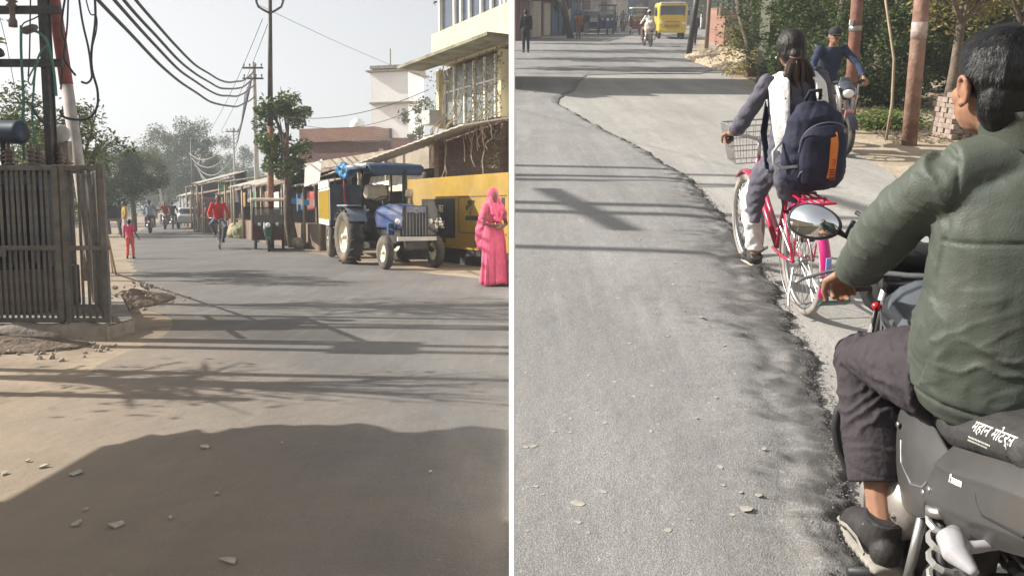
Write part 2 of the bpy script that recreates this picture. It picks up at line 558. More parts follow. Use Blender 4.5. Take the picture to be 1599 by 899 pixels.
# ================================================================== LEVEL STREET: buildings, poles, trees
M_IRON = mat('grey_painted_iron', (0.125, 0.118, 0.108), 0.65, 0.1, var=0.3, scale=9, dirt=0.35, bump=0.15)
M_BLACKIRON = mat('dark_steel', (0.045, 0.042, 0.042), 0.55, 0.3, var=0.3, scale=12, dirt=0.15)
M_CONC = mat('weathered_concrete', (0.25, 0.22, 0.185), 0.9, var=0.25, scale=5, dirt=0.4, bump=0.5, bscale=25)
M_CONCP = mat('pole_concrete', (0.36, 0.34, 0.31), 0.85, var=0.15, scale=4, stretch=(1, 1, 0.2), bump=0.2)
M_REDPAINT = mat('faded_red_paint', (0.23, 0.055, 0.05), 0.6, var=0.25, scale=8, dirt=0.25)
M_RUST = mat('rusty_steel', (0.15, 0.065, 0.04), 0.8, var=0.35, scale=10, c2=(0.27, 0.13, 0.08), bump=0.3)
M_CABLE = mat('black_cable', (0.03, 0.03, 0.032), 0.6, var=0.1)
M_GREENC = mat('green_cable', (0.05, 0.16, 0.12), 0.6, var=0.2)
M_CERAM = mat('brown_ceramic', (0.13, 0.09, 0.075), 0.3, var=0.2)
M_TANK = mat('dark_blue_tank_paint', (0.022, 0.035, 0.06), 0.45, 0.1, var=0.25, dirt=0.2)
M_YELLOW = mat('shade_darkened_yellow', (0.33, 0.20, 0.018), 0.75, var=0.14, scale=1.6, dirt=0.42, bump=0.12)  # yellow darkened so the colour itself stands for shade on the wall
M_BLACKP = mat('black_wall_paint', (0.022, 0.02, 0.02), 0.6, var=0.2, dirt=0.15)
M_PALE = mat('pale_lettering', (0.55, 0.47, 0.36), 0.7, var=0.15)
M_CREAM = mat('cream_render', (0.60, 0.52, 0.32), 0.8, var=0.08, scale=1.2, dirt=0.15, bump=0.1)
M_GLASS = mat('dark_window_glass', (0.05, 0.065, 0.09), 0.08, var=0.2, scale=0.7, spec=0.9)
M_GLASSG = mat('dusty_window_glass', (0.15, 0.17, 0.165), 0.3, var=0.2, scale=1.4, spec=0.6, dirt=0.3)
M_WHITEF = mat('white_frame_paint', (0.74, 0.72, 0.68), 0.6, var=0.06)
M_TIN = mat('old_tin_sheet', (0.36, 0.33, 0.28), 0.6, 0.15, var=0.2, scale=1.5, c2=(0.50, 0.45, 0.38), dirt=0.4)
M_WOOD = mat('weathered_timber', (0.18, 0.13, 0.09), 0.85, var=0.3, scale=5, stretch=(1, 1, 0.15))
M_BAMBOO = mat('bamboo_pole', (0.33, 0.26, 0.17), 0.7, var=0.2, scale=5)
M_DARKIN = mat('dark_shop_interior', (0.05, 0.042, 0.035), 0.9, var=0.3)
M_VINE = mat('dry_vine', (0.30, 0.25, 0.17), 0.9, var=0.3)
def brick_material(name, c1, c2, mortar, sc_=4.2):
    m = bpy.data.materials.new(name); m.use_nodes = True
    nt = m.node_tree; L = nt.links.new; b = nt.nodes['Principled BSDF']
    tc = nt.nodes.new('ShaderNodeTexCoord')
    mp = nt.nodes.new('ShaderNodeMapping'); mp.inputs['Rotation'].default_value = (PI / 2, 0, 0)
    br = nt.nodes.new('ShaderNodeTexBrick')
    br.inputs['Color1'].default_value = (*c1, 1); br.inputs['Color2'].default_value = (*c2, 1); br.inputs['Mortar'].default_value = (*mortar, 1)
    br.inputs['Scale'].default_value = sc_; br.inputs['Mortar Size'].default_value = 0.02; br.inputs['Bias'].default_value = 0
    L(tc.outputs['Object'], mp.inputs[0]); L(mp.outputs[0], br.inputs['Vector'])
    ns = nt.nodes.new('ShaderNodeTexNoise'); ns.inputs['Scale'].default_value = 1.3; ns.inputs['Detail'].default_value = 6
    L(tc.outputs['Object'], ns.inputs['Vector'])
    mx = nt.nodes.new('ShaderNodeMixRGB'); mx.blend_type = 'MULTIPLY'; mx.inputs[0].default_value = 0.7
    L(br.outputs['Color'], mx.inputs[1]); L(ns.outputs['Color'], mx.inputs[2])
    gm = nt.nodes.new('ShaderNodeMixRGB'); gm.blend_type = 'ADD'; gm.inputs[0].default_value = 0.35
    L(mx.outputs[0], gm.inputs[1]); L(br.outputs['Color'], gm.inputs[2])
    L(gm.outputs[0], b.inputs['Base Color']); b.inputs['Roughness'].default_value = 0.9
    bp = nt.nodes.new('ShaderNodeBump'); bp.inputs['Strength'].default_value = 0.6; bp.inputs['Distance'].default_value = 0.02
    L(br.outputs['Fac'], bp.inputs['Height']); bp.invert = True
    L(bp.outputs[0], b.inputs['Normal'])
    return m
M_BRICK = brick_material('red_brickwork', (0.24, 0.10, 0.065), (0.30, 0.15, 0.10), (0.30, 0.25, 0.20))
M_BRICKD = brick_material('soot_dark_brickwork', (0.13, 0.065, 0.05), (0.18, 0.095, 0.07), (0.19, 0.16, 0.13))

# ---------------- foliage
LEAFM = {}
def tree(name, label, W, loc, height, crown_r, crown_z, leaf=0.12, n=9000, clumps=26, mats=None, trunk_r=0.14, group='trees', seed=1,
         sparse=1.0, lean=(0, 0), limbs=7, flat=0.8, cat='tree', bark=None):
    """tapered trunk, forking limbs, leaves scattered in clumps at the limb tips"""
    r = random.Random(seed)
    t = thing(name, label, cat, W, loc, 0, group)
    bark = bark or mat('bark', (0.13, 0.10, 0.075), 0.9, var=0.35, scale=7, bump=0.5)
    tr = MB()
    top = Vector((lean[0], lean[1], crown_z))
    path = [Vector((0, 0, -0.1)), top * 0.3 + Vector((r.uniform(-.1, .1), r.uniform(-.1, .1), 0)), top * 0.62, top]
    tr.tube(path, [trunk_r * 1.25, trunk_r, trunk_r * 0.8, trunk_r * 0.5], 9)
    cl = []
    rz = (height - crown_z) if height > crown_z else crown_r * flat
    for i in range(clumps):
        while True:
            p = Vector((r.uniform(-1, 1), r.uniform(-1, 1), r.uniform(-1, 1)))
            if 0.25 < p.length < 1: break
        p = Vector((p.x * crown_r, p.y * crown_r, p.z * rz)) + top
        cl.append((p, crown_r * r.uniform(0.20, 0.42)))
    for i in range(min(limbs, clumps)):
        p, q = cl[i]
        s0 = path[1] + (path[3] - path[1]) * r.uniform(0.25, 0.95)
        mid = (s0 + p) / 2 + Vector((r.uniform(-.2, .2), r.uniform(-.2, .2), r.uniform(0, .25))) * crown_r * 0.5
        tr.tube([s0, mid, p], [trunk_r * 0.5, trunk_r * 0.3, trunk_r * 0.1], 6)
        for k in range(2):
            e = p + Vector((r.uniform(-1, 1), r.uniform(-1, 1), r.uniform(-.2, 1))) * q * 1.2
            tr.tube([mid, (mid + e) / 2, e], [trunk_r * 0.22, trunk_r * 0.15, trunk_r * 0.05], 5)
    tr.build('trunk', bark, t)
    vs = []; fs = []
    for i in range(int(n * sparse)):
        p, q = cl[i % len(cl)]
        d = Vector((r.gauss(0, 1), r.gauss(0, 1), r.gauss(0, 0.8)))
        d = d.normalized() * (q * r.random() ** 0.45)
        c = p + d
        a = Vector((r.uniform(-1, 1), r.uniform(-1, 1), r.uniform(-0.7, 0.5))).normalized()
        b = a.cross(Vector((r.uniform(-1, 1), r.uniform(-1, 1), r.uniform(-1, 1)))).normalized()
        l = leaf * r.uniform(0.6, 1.3); w = l * 0.42
        k = len(vs)
        vs += [c - a * l * .5, c + b * w * .5 + a * .05 * l, c + a * l * .5, c - b * w * .5 + a * .05 * l]
        fs.append((k, k + 1, k + 2, k + 3))
    m = MB(); m._add(vs, fs)
    m.build('crown', mats or leaf_mat('leaf_green', (0.035, 0.06, 0.018), (0.11, 0.15, 0.045)), t)
    return t

# ---------------- transformer enclosure
GY = 8.3
gx0, gx1 = -6.6, -4.56
pl = thing('concrete_plinth', 'cracked concrete plinth under the grey iron gate', 'plinth', LW, (0, 0, 0))
b = MB()
vs = []; fs = []; NXP = 40
for i in range(NXP + 1):
    x = -7.2 + (3.22) * i / NXP
    for (y, z) in ((GY - 0.22, -0.05), (GY - 0.20, 0.06), (GY - 0.17, 0.125), (GY - 0.13, 0.15), (GY + 0.4, 0.15)):
        vs.append((x + 0.02 * fbm(x * 3, y * 9, z * 9), y + 0.05 * fbm(x * 4, z * 9, 1), z + 0.03 * fbm(x * 5, y * 7, 2)))
for i in range(NXP):
    for k in range(4):
        fs.append((i * 5 + k, (i + 1) * 5 + k, (i + 1) * 5 + k + 1, i * 5 + k + 1))
b._add(vs, fs, True)
b.prism([(-7.2, GY + .38), (-3.99, GY + .38), (-5.3, GY + 2.9), (-7.2, GY + 2.9)], 0.2, (0, 0, 0.048))
b.box((-4.0, GY + 0.1, 0.05), (0.05, 0.6, 0.18))
b.build('block', M_CONC, pl)
BAR = MB().box((0, 0, 0.76), (0.024, 0.014, 1.49)); BARME = BAR.mesh('bar'); BARME.materials.append(M_IRON)
def gate_leaf(label, x0, x1):
    g = thing('iron_gate_leaf', label, 'gate', LW, (x0, GY, 0.17), 0, 'leaves of the transformer gate')
    w = x1 - x0
    for nm, c, d in (('stile', (0.028, 0, 0.77), (0.056, 0.05, 1.57)), ('stile', (w - 0.028, 0, 0.77), (0.056, 0.05, 1.57)),
                     ('top_rail', (w / 2, 0, 1.525), (w - 0.114, 0.045, 0.05)), ('middle_rail', (w / 2, 0, 0.735), (w - 0.114, 0.045, 0.045)), ('bottom_rail', (w / 2, 0, 0.01), (w - 0.114, 0.045, 0.045))):
        MB().bbox(c, d, 0.005).build(nm, M_IRON, g)
    n = int((w - 0.11) / 0.056)
    for i in range(n):
        share('bar', BARME, g, (0.056 + (w - 0.112) * (i + 0.5) / n, 0.028, 0.01), (rnd.uniform(-.006, .006), rnd.uniform(-.006, .006), 0))
    return g
gl = gate_leaf('wide left leaf of the grey iron gate with vertical bars', -5.86, -4.485)
gate_leaf('narrow right leaf of the grey iron gate beside the rubble', -4.465, -4.03)
pm = MB().box((0.79, -0.035, 0.69), (0.085, 0.006, 0.08)).build('latch_plate', M_IRON, gl)
sf = thing('iron_side_fence', 'grey barred side fence behind the narrow gate leaf', 'fence', LW, (-4.06, GY + 0.06, 0.17), math.atan2(0.866, -0.5))
for c, d in (((1.1, 0, 1.525), (2.2, 0.04, 0.05)), ((1.1, 0, 0.735), (2.2, 0.04, 0.04)), ((1.1, 0, 0.02), (2.2, 0.04, 0.04))):
    MB().bbox(c, d, 0.005).build('rail', M_IRON, sf)
for i in range(28):
    share('bar', BARME, sf, (0.06 + i * 0.078, 0.028, 0.01))

# transformer
tf = thing('transformer', 'dark blue transformer with oil drum and ribbed bushings behind the gate', 'transformer', LW, (-5.75, 9.5, 0.15))
MB().bbox((-0.25, 0, 0.24), (1.6, 1.0, 0.48), 0.02).build('masonry_base', mat('dark_masonry', (.075, .058, .046), .95, var=.3, scale=6), tf)
tk = MB().bbox((0, 0, 1.02), (1.25, 0.62, 1.06), 0.03).build('tank', M_TANK, tf)
for i in range(12):
    MB().box((-0.56 + i * 0.1, -0.39, 0.98), (0.02, 0.16, 0.85)).build('cooling_fin', M_TANK, tk)
MB().bbox((0, 0, 1.58), (1.42, 0.8, 0.05), 0.012).build('lid', M_BLACKIRON, tf)
dr = MB(); dr.lathe([(0, -0.55), (0.10, -0.55), (0.128, -0.52), (0.135, -0.49), (0.13, -0.47), (0.13, 0.47), (0.135, 0.49), (0.128, 0.52), (0.10, 0.55), (0, 0.55)], (-0.20, -0.15, 1.985), 20, (0, PI / 2, 0))
dr = dr.build('oil_drum', M_TANK, tf)
for x in (0.1, -0.45): MB().cyl((x, -0.15, 1.6), (x, -0.15, 1.9), 0.025).build('drum_stand', M_BLACKIRON, dr)
BP = [(0.02, 0), (0.05, 0.0)]
for k in range(4):
    BP += [(0.035, 0.02 + k * 0.045), (0.062, 0.032 + k * 0.045), (0.035, 0.048 + k * 0.045)]
BP += [(0.018, 0.20), (0.018, 0.27), (0, 0.27)]
BME = MB().lathe(BP, n=12).mesh('bushing'); BME.materials.append(M_CERAM)
for x, y in ((-0.05, -0.28), (0.2, -0.22), (0.42, -0.05), (0.56, 0.16), (0.47, -0.26), (-0.3, -0.25), (0.3, 0.2)):
    share('bushing', BME, tf, (x, y, 1.60))

# H-frame of steel poles over the transformer
hf = thing('steel_pole_structure', 'dark steel twin-pole frame with cross-arms above the transformer', 'pole structure', LW, (0, 0, 0))
HX, HY = -5.27, 9.62
for x in (HX, HX - 2.3):
    MB().box((x, HY, 3.55), (0.075, 0.10, 7.2)).box((x, HY + 0.035, 3.55), (0.12, 0.012, 7.2)).build('pole', M_BLACKIRON, hf)
for z, y in ((2.92, -0.07), (3.50, -0.07), (3.70, 0.07), (5.2, -0.07), (6.6, -0.07)):
    MB().box((HX - 1.05, HY + y, z), (2.55, 0.05, 0.085)).build('cross_arm', M_BLACKIRON, hf)
MB().tube([(HX - 0.42, HY - 0.12, 3.03), (HX - 0.6, HY - 0.12, 2.98), (HX - 0.85, HY - 0.14, 2.86)], 0.05, 6).build('switch_arm', M_BLACKIRON, hf)
for x, z in ((-0.27, 3.50), (-0.62, 3.50), (-0.95, 3.50), (-0.30, 3.9), (-0.62, 3.9)):
    MB().lathe([(0, 0.16), (0.03, 0.16), (0.035, 0.1), (0.065, 0.08), (0.035, 0.06), (0.06, 0.03), (0.03, 0.01), (0.028, -0.1), (0.045, -0.13), (0.045, -0.2), (0, -0.2)], (HX + x, HY - 0.14, z), 12).build('insulator', M_CERAM, hf)
for x, z, q in ((-0.1, 3.28, 0.4), (-0.75, 3.35, 0.0)):
    MB().lathe([(0, 0.09), (0.02, 0.09), (0.045, 0.05), (0.045, -0.05), (0.02, -0.09), (0, -0.09)], (HX + x, HY - 0.12, z), 10, (0.3, 1.2, q)).build('strain_insulator', M_CERAM, hf)

# red and white pole
rp = thing('red_and_white_pole', 'leaning pole with faded red top and whitewashed foot beside the transformer', 'pole', LW, (-5.27, 10.2, 0))
dx = -0.125
def pz(z): return (dx * (z - 1.9) / 1.0 * 0.8, 0, z)
MB().cyl(pz(-0.1), pz(2.78), 0.072, 0.07, 14).build('lower_pole', mat('whitewashed_steel', (0.42, 0.38, 0.35), 0.8, var=0.2, dirt=0.3), rp)
MB().cyl(pz(2.78), pz(7.2), 0.074, 0.055, 14).build('upper_pole', M_REDPAINT, rp)
cb = thing('fuse_box', 'round white drum and grey fuse box hung on the whitewashed pole', 'fuse box', LW, (-5.32, 9.98, 1.95))
MB().lathe([(0, -0.07), (0.095, -0.07), (0.105, -0.05), (0.105, 0.05), (0.085, 0.06), (0.08, 0.07), (0, 0.07)], (0, -0.05, 0.22), 20, (PI / 2 + 0.1, 0, 0.35)).build('drum', mat('dusty_white_metal', (0.45, 0.43, 0.40), 0.6, var=0.12, dirt=0.3), cb)
MB().bbox((0.0, 0.0, 0.02), (0.17, 0.10, 0.24), 0.01).build('box', M_CONC, cb)
MB().box((-0.12, -0.02, -0.12), (0.42, 0.14, 0.03)).build('shelf', M_RUST, cb)

def cable(name, label, pts, r, m, W=LW, group=None, n=6, sub=6):
    P = [Vector(p) for p in pts]
    out = []
    for i in range(len(P) - 1):
        p0 = P[max(i - 1, 0)]; p1 = P[i]; p2 = P[i + 1]; p3 = P[min(i + 2, len(P) - 1)]
        for k in range(sub):
            t = k / sub
            out.append(0.5 * ((2 * p1) + (p2 - p0) * t + (2 * p0 - 5 * p1 + 4 * p2 - p3) * t * t + (3 * p1 - p0 - 3 * p2 + p3) * t ** 3))
    out.append(P[-1])
    o = MB().tube(out, r, n).build(name, m)
    o.matrix_world = W.copy()
    return tag(o, label, 'cable', group)
G1 = 'loose cables round the transformer poles'
def pxc(name, label, px, Y, r, m, g=G1):
    return cable(name, label, [LA(x, y, Y if not isinstance(Y, list) else Y[i]) for i, (x, y) in enumerate(px)], r, m, LW, g)
pxc('drop_cable', 'black cable looping from the red pole top down to the drum', [(120, -30), (128, 30), (138, 75), (142, 105), (143, 122), (136, 130), (127, 128)], 10.0, 0.013, M_CABLE)
pxc('drop_cable', 'long black cable hanging widest of the loops right of the red pole', [(147, -20), (149, 30), (143, 80), (144, 110), (152, 140), (152, 165), (142, 182), (122, 187), (100, 183), (94, 172)], 9.9, 0.015, M_CABLE)
pxc('drop_cable', 'thin black cable swinging beside the widest loop', [(130, -20), (140, 20), (150, 25), (151, 45), (144, 75), (140, 95)], 9.95, 0.008, M_CABLE)
pxc('drop_cable', 'black cable hanging between the dark pole and the red pole', [(105, -20), (98, 20), (96, 50), (102, 70), (100, 90), (110, 108), (118, 118)], 9.7, 0.013, M_CABLE)
pxc('drop_cable', 'black cable running straight down beside the dark steel pole', [(107, -20), (105, 40), (100, 80), (97, 110), (95, 140)], 9.7, 0.011, M_CABLE)
pxc('drop_cable', 'green cable arching onto the dark pole below the cross-arms', [(52, 48), (62, 52), (72, 62), (78, 80), (84, 110), (88, 150)], 9.45, 0.016, M_GREENC)
pxc('drop_cable', 'green cable falling to the transformer lid at the left edge of the frame', [(33, 40), (33, 80), (35, 120), (37, 160), (36, 195), (38, 250)], 9.4, 0.016, M_GREENC)
pxc('drop_cable', 'grey green cable hanging in the middle of the frame', [(72, 72), (62, 85), (55, 110), (52, 150), (50, 170), (52, 200), (58, 232)], 9.4, 0.013, M_GREENC)
pxc('drop_cable', 'thin black jumper hanging from the insulators to the lower arm', [(48, -20), (47, 40), (46, 90), (44, 120)], 9.4, 0.009, M_CABLE)
pxc('drop_cable', 'dark cable dropping from the lower arm onto a bushing', [(50, 165), (56, 178), (66, 190), (78, 193)], 9.4, 0.014, M_CABLE)
pxc('drop_cable', 'pale insulated cable twisting below the lower arm', [(60, 95), (52, 108), (44, 125), (50, 132), (56, 105)], 9.42, 0.010, mat('pale_green_cable', (0.2, 0.32, 0.28), 0.6))
pxc('drop_cable', 'thin wire slanting across the sky at the far left', [(-5, 10), (8, 60), (18, 110), (26, 150), (36, 180)], 9.8, 0.004, M_CABLE)
pxc('drop_cable', 'coiled black wire curling off the strain insulator', [(74, 12), (66, 22), (52, 30), (38, 36), (33, 44)], 9.45, 0.008, M_CABLE)

# sagging bundled cables to the concrete pole
A0 = Vector((-5.62, 10.2, 0)); A1 = Vector((-11.25, 37.0, 0))
for k, (z0, zm, z1, lb) in enumerate(((5.45, 4.95, 7.2, 'topmost'), (5.15, 4.72, 6.95, 'second from top'), (4.95, 4.5, 6.65, 'third from top'), (4.62, 4.22, 6.15, 'lowest'))):
    pts = []
    for i in range(13):
        t = i / 12
        z = z0 * (1 - t) ** 2 + 2 * t * (1 - t) * (2 * zm - (z0 + z1) / 2 * 1.0 + 0.12) + z1 * t * t
        p = A0.lerp(A1, t); pts.append((p.x, p.y, z + 0.02 * math.sin(i * 2.3 + k)))
    cable('overhead_cable', lb + ' of the four thick black cables sagging over the street', pts, 0.03, M_CABLE, LW, 'thick overhead cables', 6, 5)

# poles down the street
def conc_pole(label, base, h, r, m, arms=1, lean=(0, 0), group='street poles', name='utility_pole'):
    t = thing(name, label, 'pole', LW, base, 0, group)
    MB().cyl((0, 0, -0.1), (lean[0], lean[1], h), r, r * 0.7, 10).build('shaft', m, t)
    for i in range(arms):
        MB().box((lean[0], lean[1] - r, h - 0.25 - i * 0.45), (0.9, 0.06, 0.07)).build('cross_arm', M_BLACKIRON, t)
        for s in (-0.38, -0.13, 0.13, 0.38):
            MB().lathe([(0, 0.14), (0.03, 0.13), (0.045, 0.08), (0.025, 0.05), (0.02, 0)], (lean[0] + s, lean[1] - r, h - 0.2 - i * 0.45), 8).build('insulator', M_CERAM, t)
    return t
conc_pole('grey concrete pole where the four thick cables end', (-11.25, 37.0, 0), 7.6, 0.13, M_CONCP, 2)
p = LA(369, 355, 56); conc_pole('slim pale pole far down the street behind the green sign', (p.x, 56, 0), 6.6, 0.09, M_CONCP, 1)
p = LA(303, 350, 66); conc_pole('thin dark pole with drooping wires before the big far trees', (p.x, 66, 0), 6.8, 0.09, M_BLACKIRON, 1)
p = LA(312, 350, 80); conc_pole('short pale leaning pole beside the far truck', (p.x, 72, 0), 4.2, 0.10, M_CONCP, 0, (-0.5, 0))
p = LA(283, 345, 95); conc_pole('pale far pole among the trees at the street end', (p.x, 95, 0), 6.0, 0.10, M_CONCP, 1)
# tall rusty steel pole with curved arms
sp = thing('steel_pole', 'tall rusty steel pole with two curved insulator arms by the tree', 'pole', LW, (-7.82, 27.0, 0), 0, 'street poles')
MB().cyl((0, 0, -0.1), (0.09, 0, 3.9), 0.11, 0.095, 12).build('lower_shaft', M_RUST, sp)
MB().cyl((0.09, 0, 3.9), (0.2, 0, 8.3), 0.09, 0.06, 12).build('upper_shaft', M_BLACKIRON, sp)
for s in (-1, 1):
    MB().tube([(0.2, -0.08, 7.40), (0.2 + s * 0.2, -0.08, 7.50), (0.2 + s * 0.36, -0.08, 7.60), (0.2 + s * 0.42, -0.08, 7.75)], 0.035, 6).build('arm', M_BLACKIRON, sp)
    MB().lathe([(0, 0.22), (0.03, 0.21), (0.055, 0.14), (0.03, 0.1), (0.05, 0.06), (0.02, 0)], (0.2 + s * 0.42, -0.08, 7.73), 10).build('insulator', M_CERAM, sp)
MB().cyl((0.2, 0, 8.3), (0.2, 0, 8.5), 0.03, 0.01, 8).build('spike', M_BLACKIRON, sp)
def wire(lb, a, b_, sag, r=0.008, g='thin wires over the street', m=None):
    a = Vector(a); b_ = Vector(b_)
    cable('wire', lb, [a.lerp(b_, i / 8) - Vector((0, 0, sag * 4 * (i / 8) * (1 - i / 8))) for i in range(9)], r, m or M_CABLE, LW, g, 5, 3)
pb = LA(369, 220, 56); pc = LA(303, 240, 66)
for i in range(5):
    wire('pale drooping wire between the two far poles', (pb.x + 0.2 * i - .4, 56, 5.9 - i * .35), (pc.x + .2 * i - .4, 66, 5.6 - i * .4), 0.9 + .2 * i, 0.022, 'pale drooping far wires', M_CONCP)
    wire('dark wire of the bundle running on from the concrete pole', (-11.25 - .1 * i, 37, 7.3 - .25 * i), (pb.x - .1 * i, 56, 6.3 - .2 * i), 0.5 + .15 * i, 0.02, 'bundle of wires behind the concrete pole')
wire('thin high wire crossing the sky from the rusty steel pole', (-8.05, 27, 7.7), (-1, 60, 9), .4, .008)
wire('thin wire rising out of frame above the rusty steel pole', (-7.4, 27, 7.9), (-6.2, 5, 8.2), .5, .008)
wire('thin wire from the tree to the cream building', LA(425, 180, 26.8), LA(670, 140, 22), .35, .010)
wire('lower thin wire from the tree to the cream building', LA(425, 180, 26.8), LA(660, 165, 22), .5, .008)
wire('thin wire running along the brick house roof', LA(500, 215, 30), LA(700, 205, 20.5), .2, .012)
for x, y in ((-33, 0),):
    wire('faint far wire slanting over the sky left of the rusty pole', LA(330, 200, 60), LA(410, 30, 30), .3, .012)
    wire('second faint far wire slanting over the sky left of the rusty pole', LA(345, 205, 60), LA(425, 20, 30), .3, .012)

# ---------------- cream building on the right
def ST(s, off, z):        # along the street, out from the house front (towards the road), up
    p = Vector((0, 18.25, 0)) + UDIR * s - NDIR * off
    return Vector((p.x, p.y, z))
HROT = math.atan2(UDIR.y, UDIR.x)      # local x runs along the street away from the camera; local +y points at the road
def house(name, label, cat='building'):
    return thing(name, label, cat, LW, (0, 18.25, 0), HROT)
# in house space: x = along street, y = towards the road (left of x), z up
cbld = house('cream_house', 'tall cream house with white framed windows above the yellow wall')
H = lambda c, d, rot=None: MB().box(c, d, rot)
def tri(x0, y0, x1, z0, z1, mb=None):      # house body between the street front and the lane behind
    mb = mb or MB()
    k = 0.577
    return mb.prism([(x0, y0), (x1, y0), (x1, y0 - (x1 - x0) * k), (x0 + 0.02, y0 - 0.03)][:4], z1 - z0, (0, 0, (z0 + z1) / 2))
tri(0.10, -0.05, 4.23, 4.97, 5.73, tri(0.64, -0.35, 4.23, 5.73, 9.2)).build('upper_wall', M_CREAM, cbld)
slab = MB()
slab.box((2.35, 0.30, 4.93), (4.95, 0.75, 0.07)); slab.build('canopy_slab', mat('mossy_concrete', (0.20, 0.19, 0.13), 0.9, var=0.35, scale=2.5, dirt=0.4), cbld)
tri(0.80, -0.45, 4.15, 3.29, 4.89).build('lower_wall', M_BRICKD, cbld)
WX = [0.60, 0.80, 0.98, 1.42, 1.92, 2.52, 2.98, 3.35, 4.13]
for a, b2 in zip(WX, WX[1:]):
    w = MB().box(((a + b2) / 2, -0.33, 6.62), (b2 - a - 0.075, 0.02, 1.82)).build('window', M_GLASS, cbld)
    MB().box((a + 0.0, -0.29, 6.62), (0.07, 0.08, 1.86)).build('mullion', M_WHITEF, w)
MB().box((2.38, -0.285, 5.735), (3.55, 0.10, 0.06)).box((2.38, -0.29, 7.05), (3.55, 0.07, 0.05)).build('window_rail', M_WHITEF, cbld)
MB().box((4.17, -0.285, 6.6), (0.07, 0.10, 1.9)).build('window_jamb', M_WHITEF, cbld)
# lower windows
for x, wd in ((0.98, 0.16), (4.28, 0.16)):
    MB().box((x, -0.36, 4.12), (wd, 0.26, 1.5)).build('pillar', M_CREAM, cbld)
LX = [1.06, 1.45, 1.98, 2.55, 3.05, 3.62, 4.2]
for a, b2 in zip(LX, LX[1:]):
    w = MB().box(((a + b2) / 2, -0.42, 4.13), (b2 - a - 0.07, 0.02, 1.42)).build('lower_window', M_GLASSG, cbld)
    MB().box((b2 - 0.02, -0.39, 4.13), (0.06, 0.06, 1.45)).build('mullion', M_WHITEF if a > 1 else M_CREAM, w)
    MB().box(((a + b2) / 2, -0.395, 4.28), (b2 - a - 0.07, 0.04, 0.035)).build('transom', M_WHITEF, w)
MB().bbox((4.15, 0.02, 3.62), (0.5, 0.32, 0.36), 0.02).build('air_cooler', mat('grey_cooler', (0.4, 0.38, 0.34), 0.6, dirt=0.3), cbld)
# lean-to tin roof along the ground floor
lr = house('tin_roof_shed', 'long sloping tin roof shed with dark brick wall under the cream house', 'shed')
n = 60; vs = []; fs = []
for i in range(n + 1):
    t = i / n; x = 0.45 + 12.0 * t; z = 3.32 - 0.92 * t
    for k in range(2):
        for (y, dz) in ((-0.25, 0.0), (0.95, -0.22)):
            vs.append((x, y, z + dz + (0.018 if i % 2 else 0) - k * 0.03))
for i in range(n):
    a = i * 4
    fs += [(a, a + 1, a + 5, a + 4), (a + 2, a + 6, a + 7, a + 3), (a + 1, a + 3, a + 7, a + 5)]
fs += [(0, 2, 3, 1), (n * 4, n * 4 + 1, n * 4 + 3, n * 4 + 2)]
m = MB(); m._add(vs, fs); m.build('roof', M_TIN, lr)
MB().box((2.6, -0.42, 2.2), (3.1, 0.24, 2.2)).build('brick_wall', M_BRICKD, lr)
MB().box((4.28, -0.36, 2.55), (0.28, 0.36, 1.1)).build('brick_pier', M_BRICK, lr)
for x in (5.6, 7.8, 10.0, 12.0):
    MB().cyl((x, 0.7, 0), (x, 0.7, 3.05 - 0.92 * (x - .45) / 12), 0.045, 0.04, 8).build('post', M_BAMBOO, lr)
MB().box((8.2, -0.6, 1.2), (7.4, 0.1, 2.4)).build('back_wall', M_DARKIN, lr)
MB().box((6.5, 0.1, 2.0), (4.0, 0.06, 0.5), (0.3, 0, 0)).build('tarpaulin', mat('pale_tarp', (0.5, 0.45, 0.36), 0.8, var=0.2), lr)
# hanging vines
for i in range(26):
    x = rnd.uniform(0.3, 3.9); z0 = rnd.uniform(3.3, 4.9); l = rnd.uniform(0.5, 1.9)
    y = 0.02 if z0 > 3.5 else -0.2
    pts = []
    for k in range(7):
        t = k / 6
        pts.append(ST(x + 0.25 * fbm(x * 3, t * 3, i), 0.04 + 0.12 * fbm(t * 4, i, 2) + (0.95 * max(0, min(1, (3.5 - (z0 - l * t)) * 4)) * 0.3), z0 - l * t))
    cable('vine', 'dry vine hanging over the lower windows of the cream house', pts, 0.013, M_VINE, LW, 'dry vines on the cream house', 5, 3)
vb = MB()
for i in range(1100):
    x = .3 + abs(rnd.gauss(0.0, 0.9)) if i % 3 else rnd.uniform(.3, 4.2); z = rnd.uniform(2.2, 4.8)
    if x > 4.2: continue
    c = ST(x, rnd.uniform(0.0, 0.2), z); a = Vector((rnd.uniform(-1, 1), rnd.uniform(-1, 1), rnd.uniform(-1, .4))).normalized(); q = a.orthogonal().normalized()
    l = rnd.uniform(.02, .05); k = len(vb.v)
    vb._add([c - a * l, c + q * l * .5, c + a * l, c - q * l * .5], [(0, 1, 2, 3)])
tag(vb.build('creeper_leaves', leaf_mat('dry_leaf', (0.13, 0.11, 0.06), (0.22, 0.19, 0.10))), 'sparse dry creeper leaves over the lower windows', 'creeper', kind='stuff')

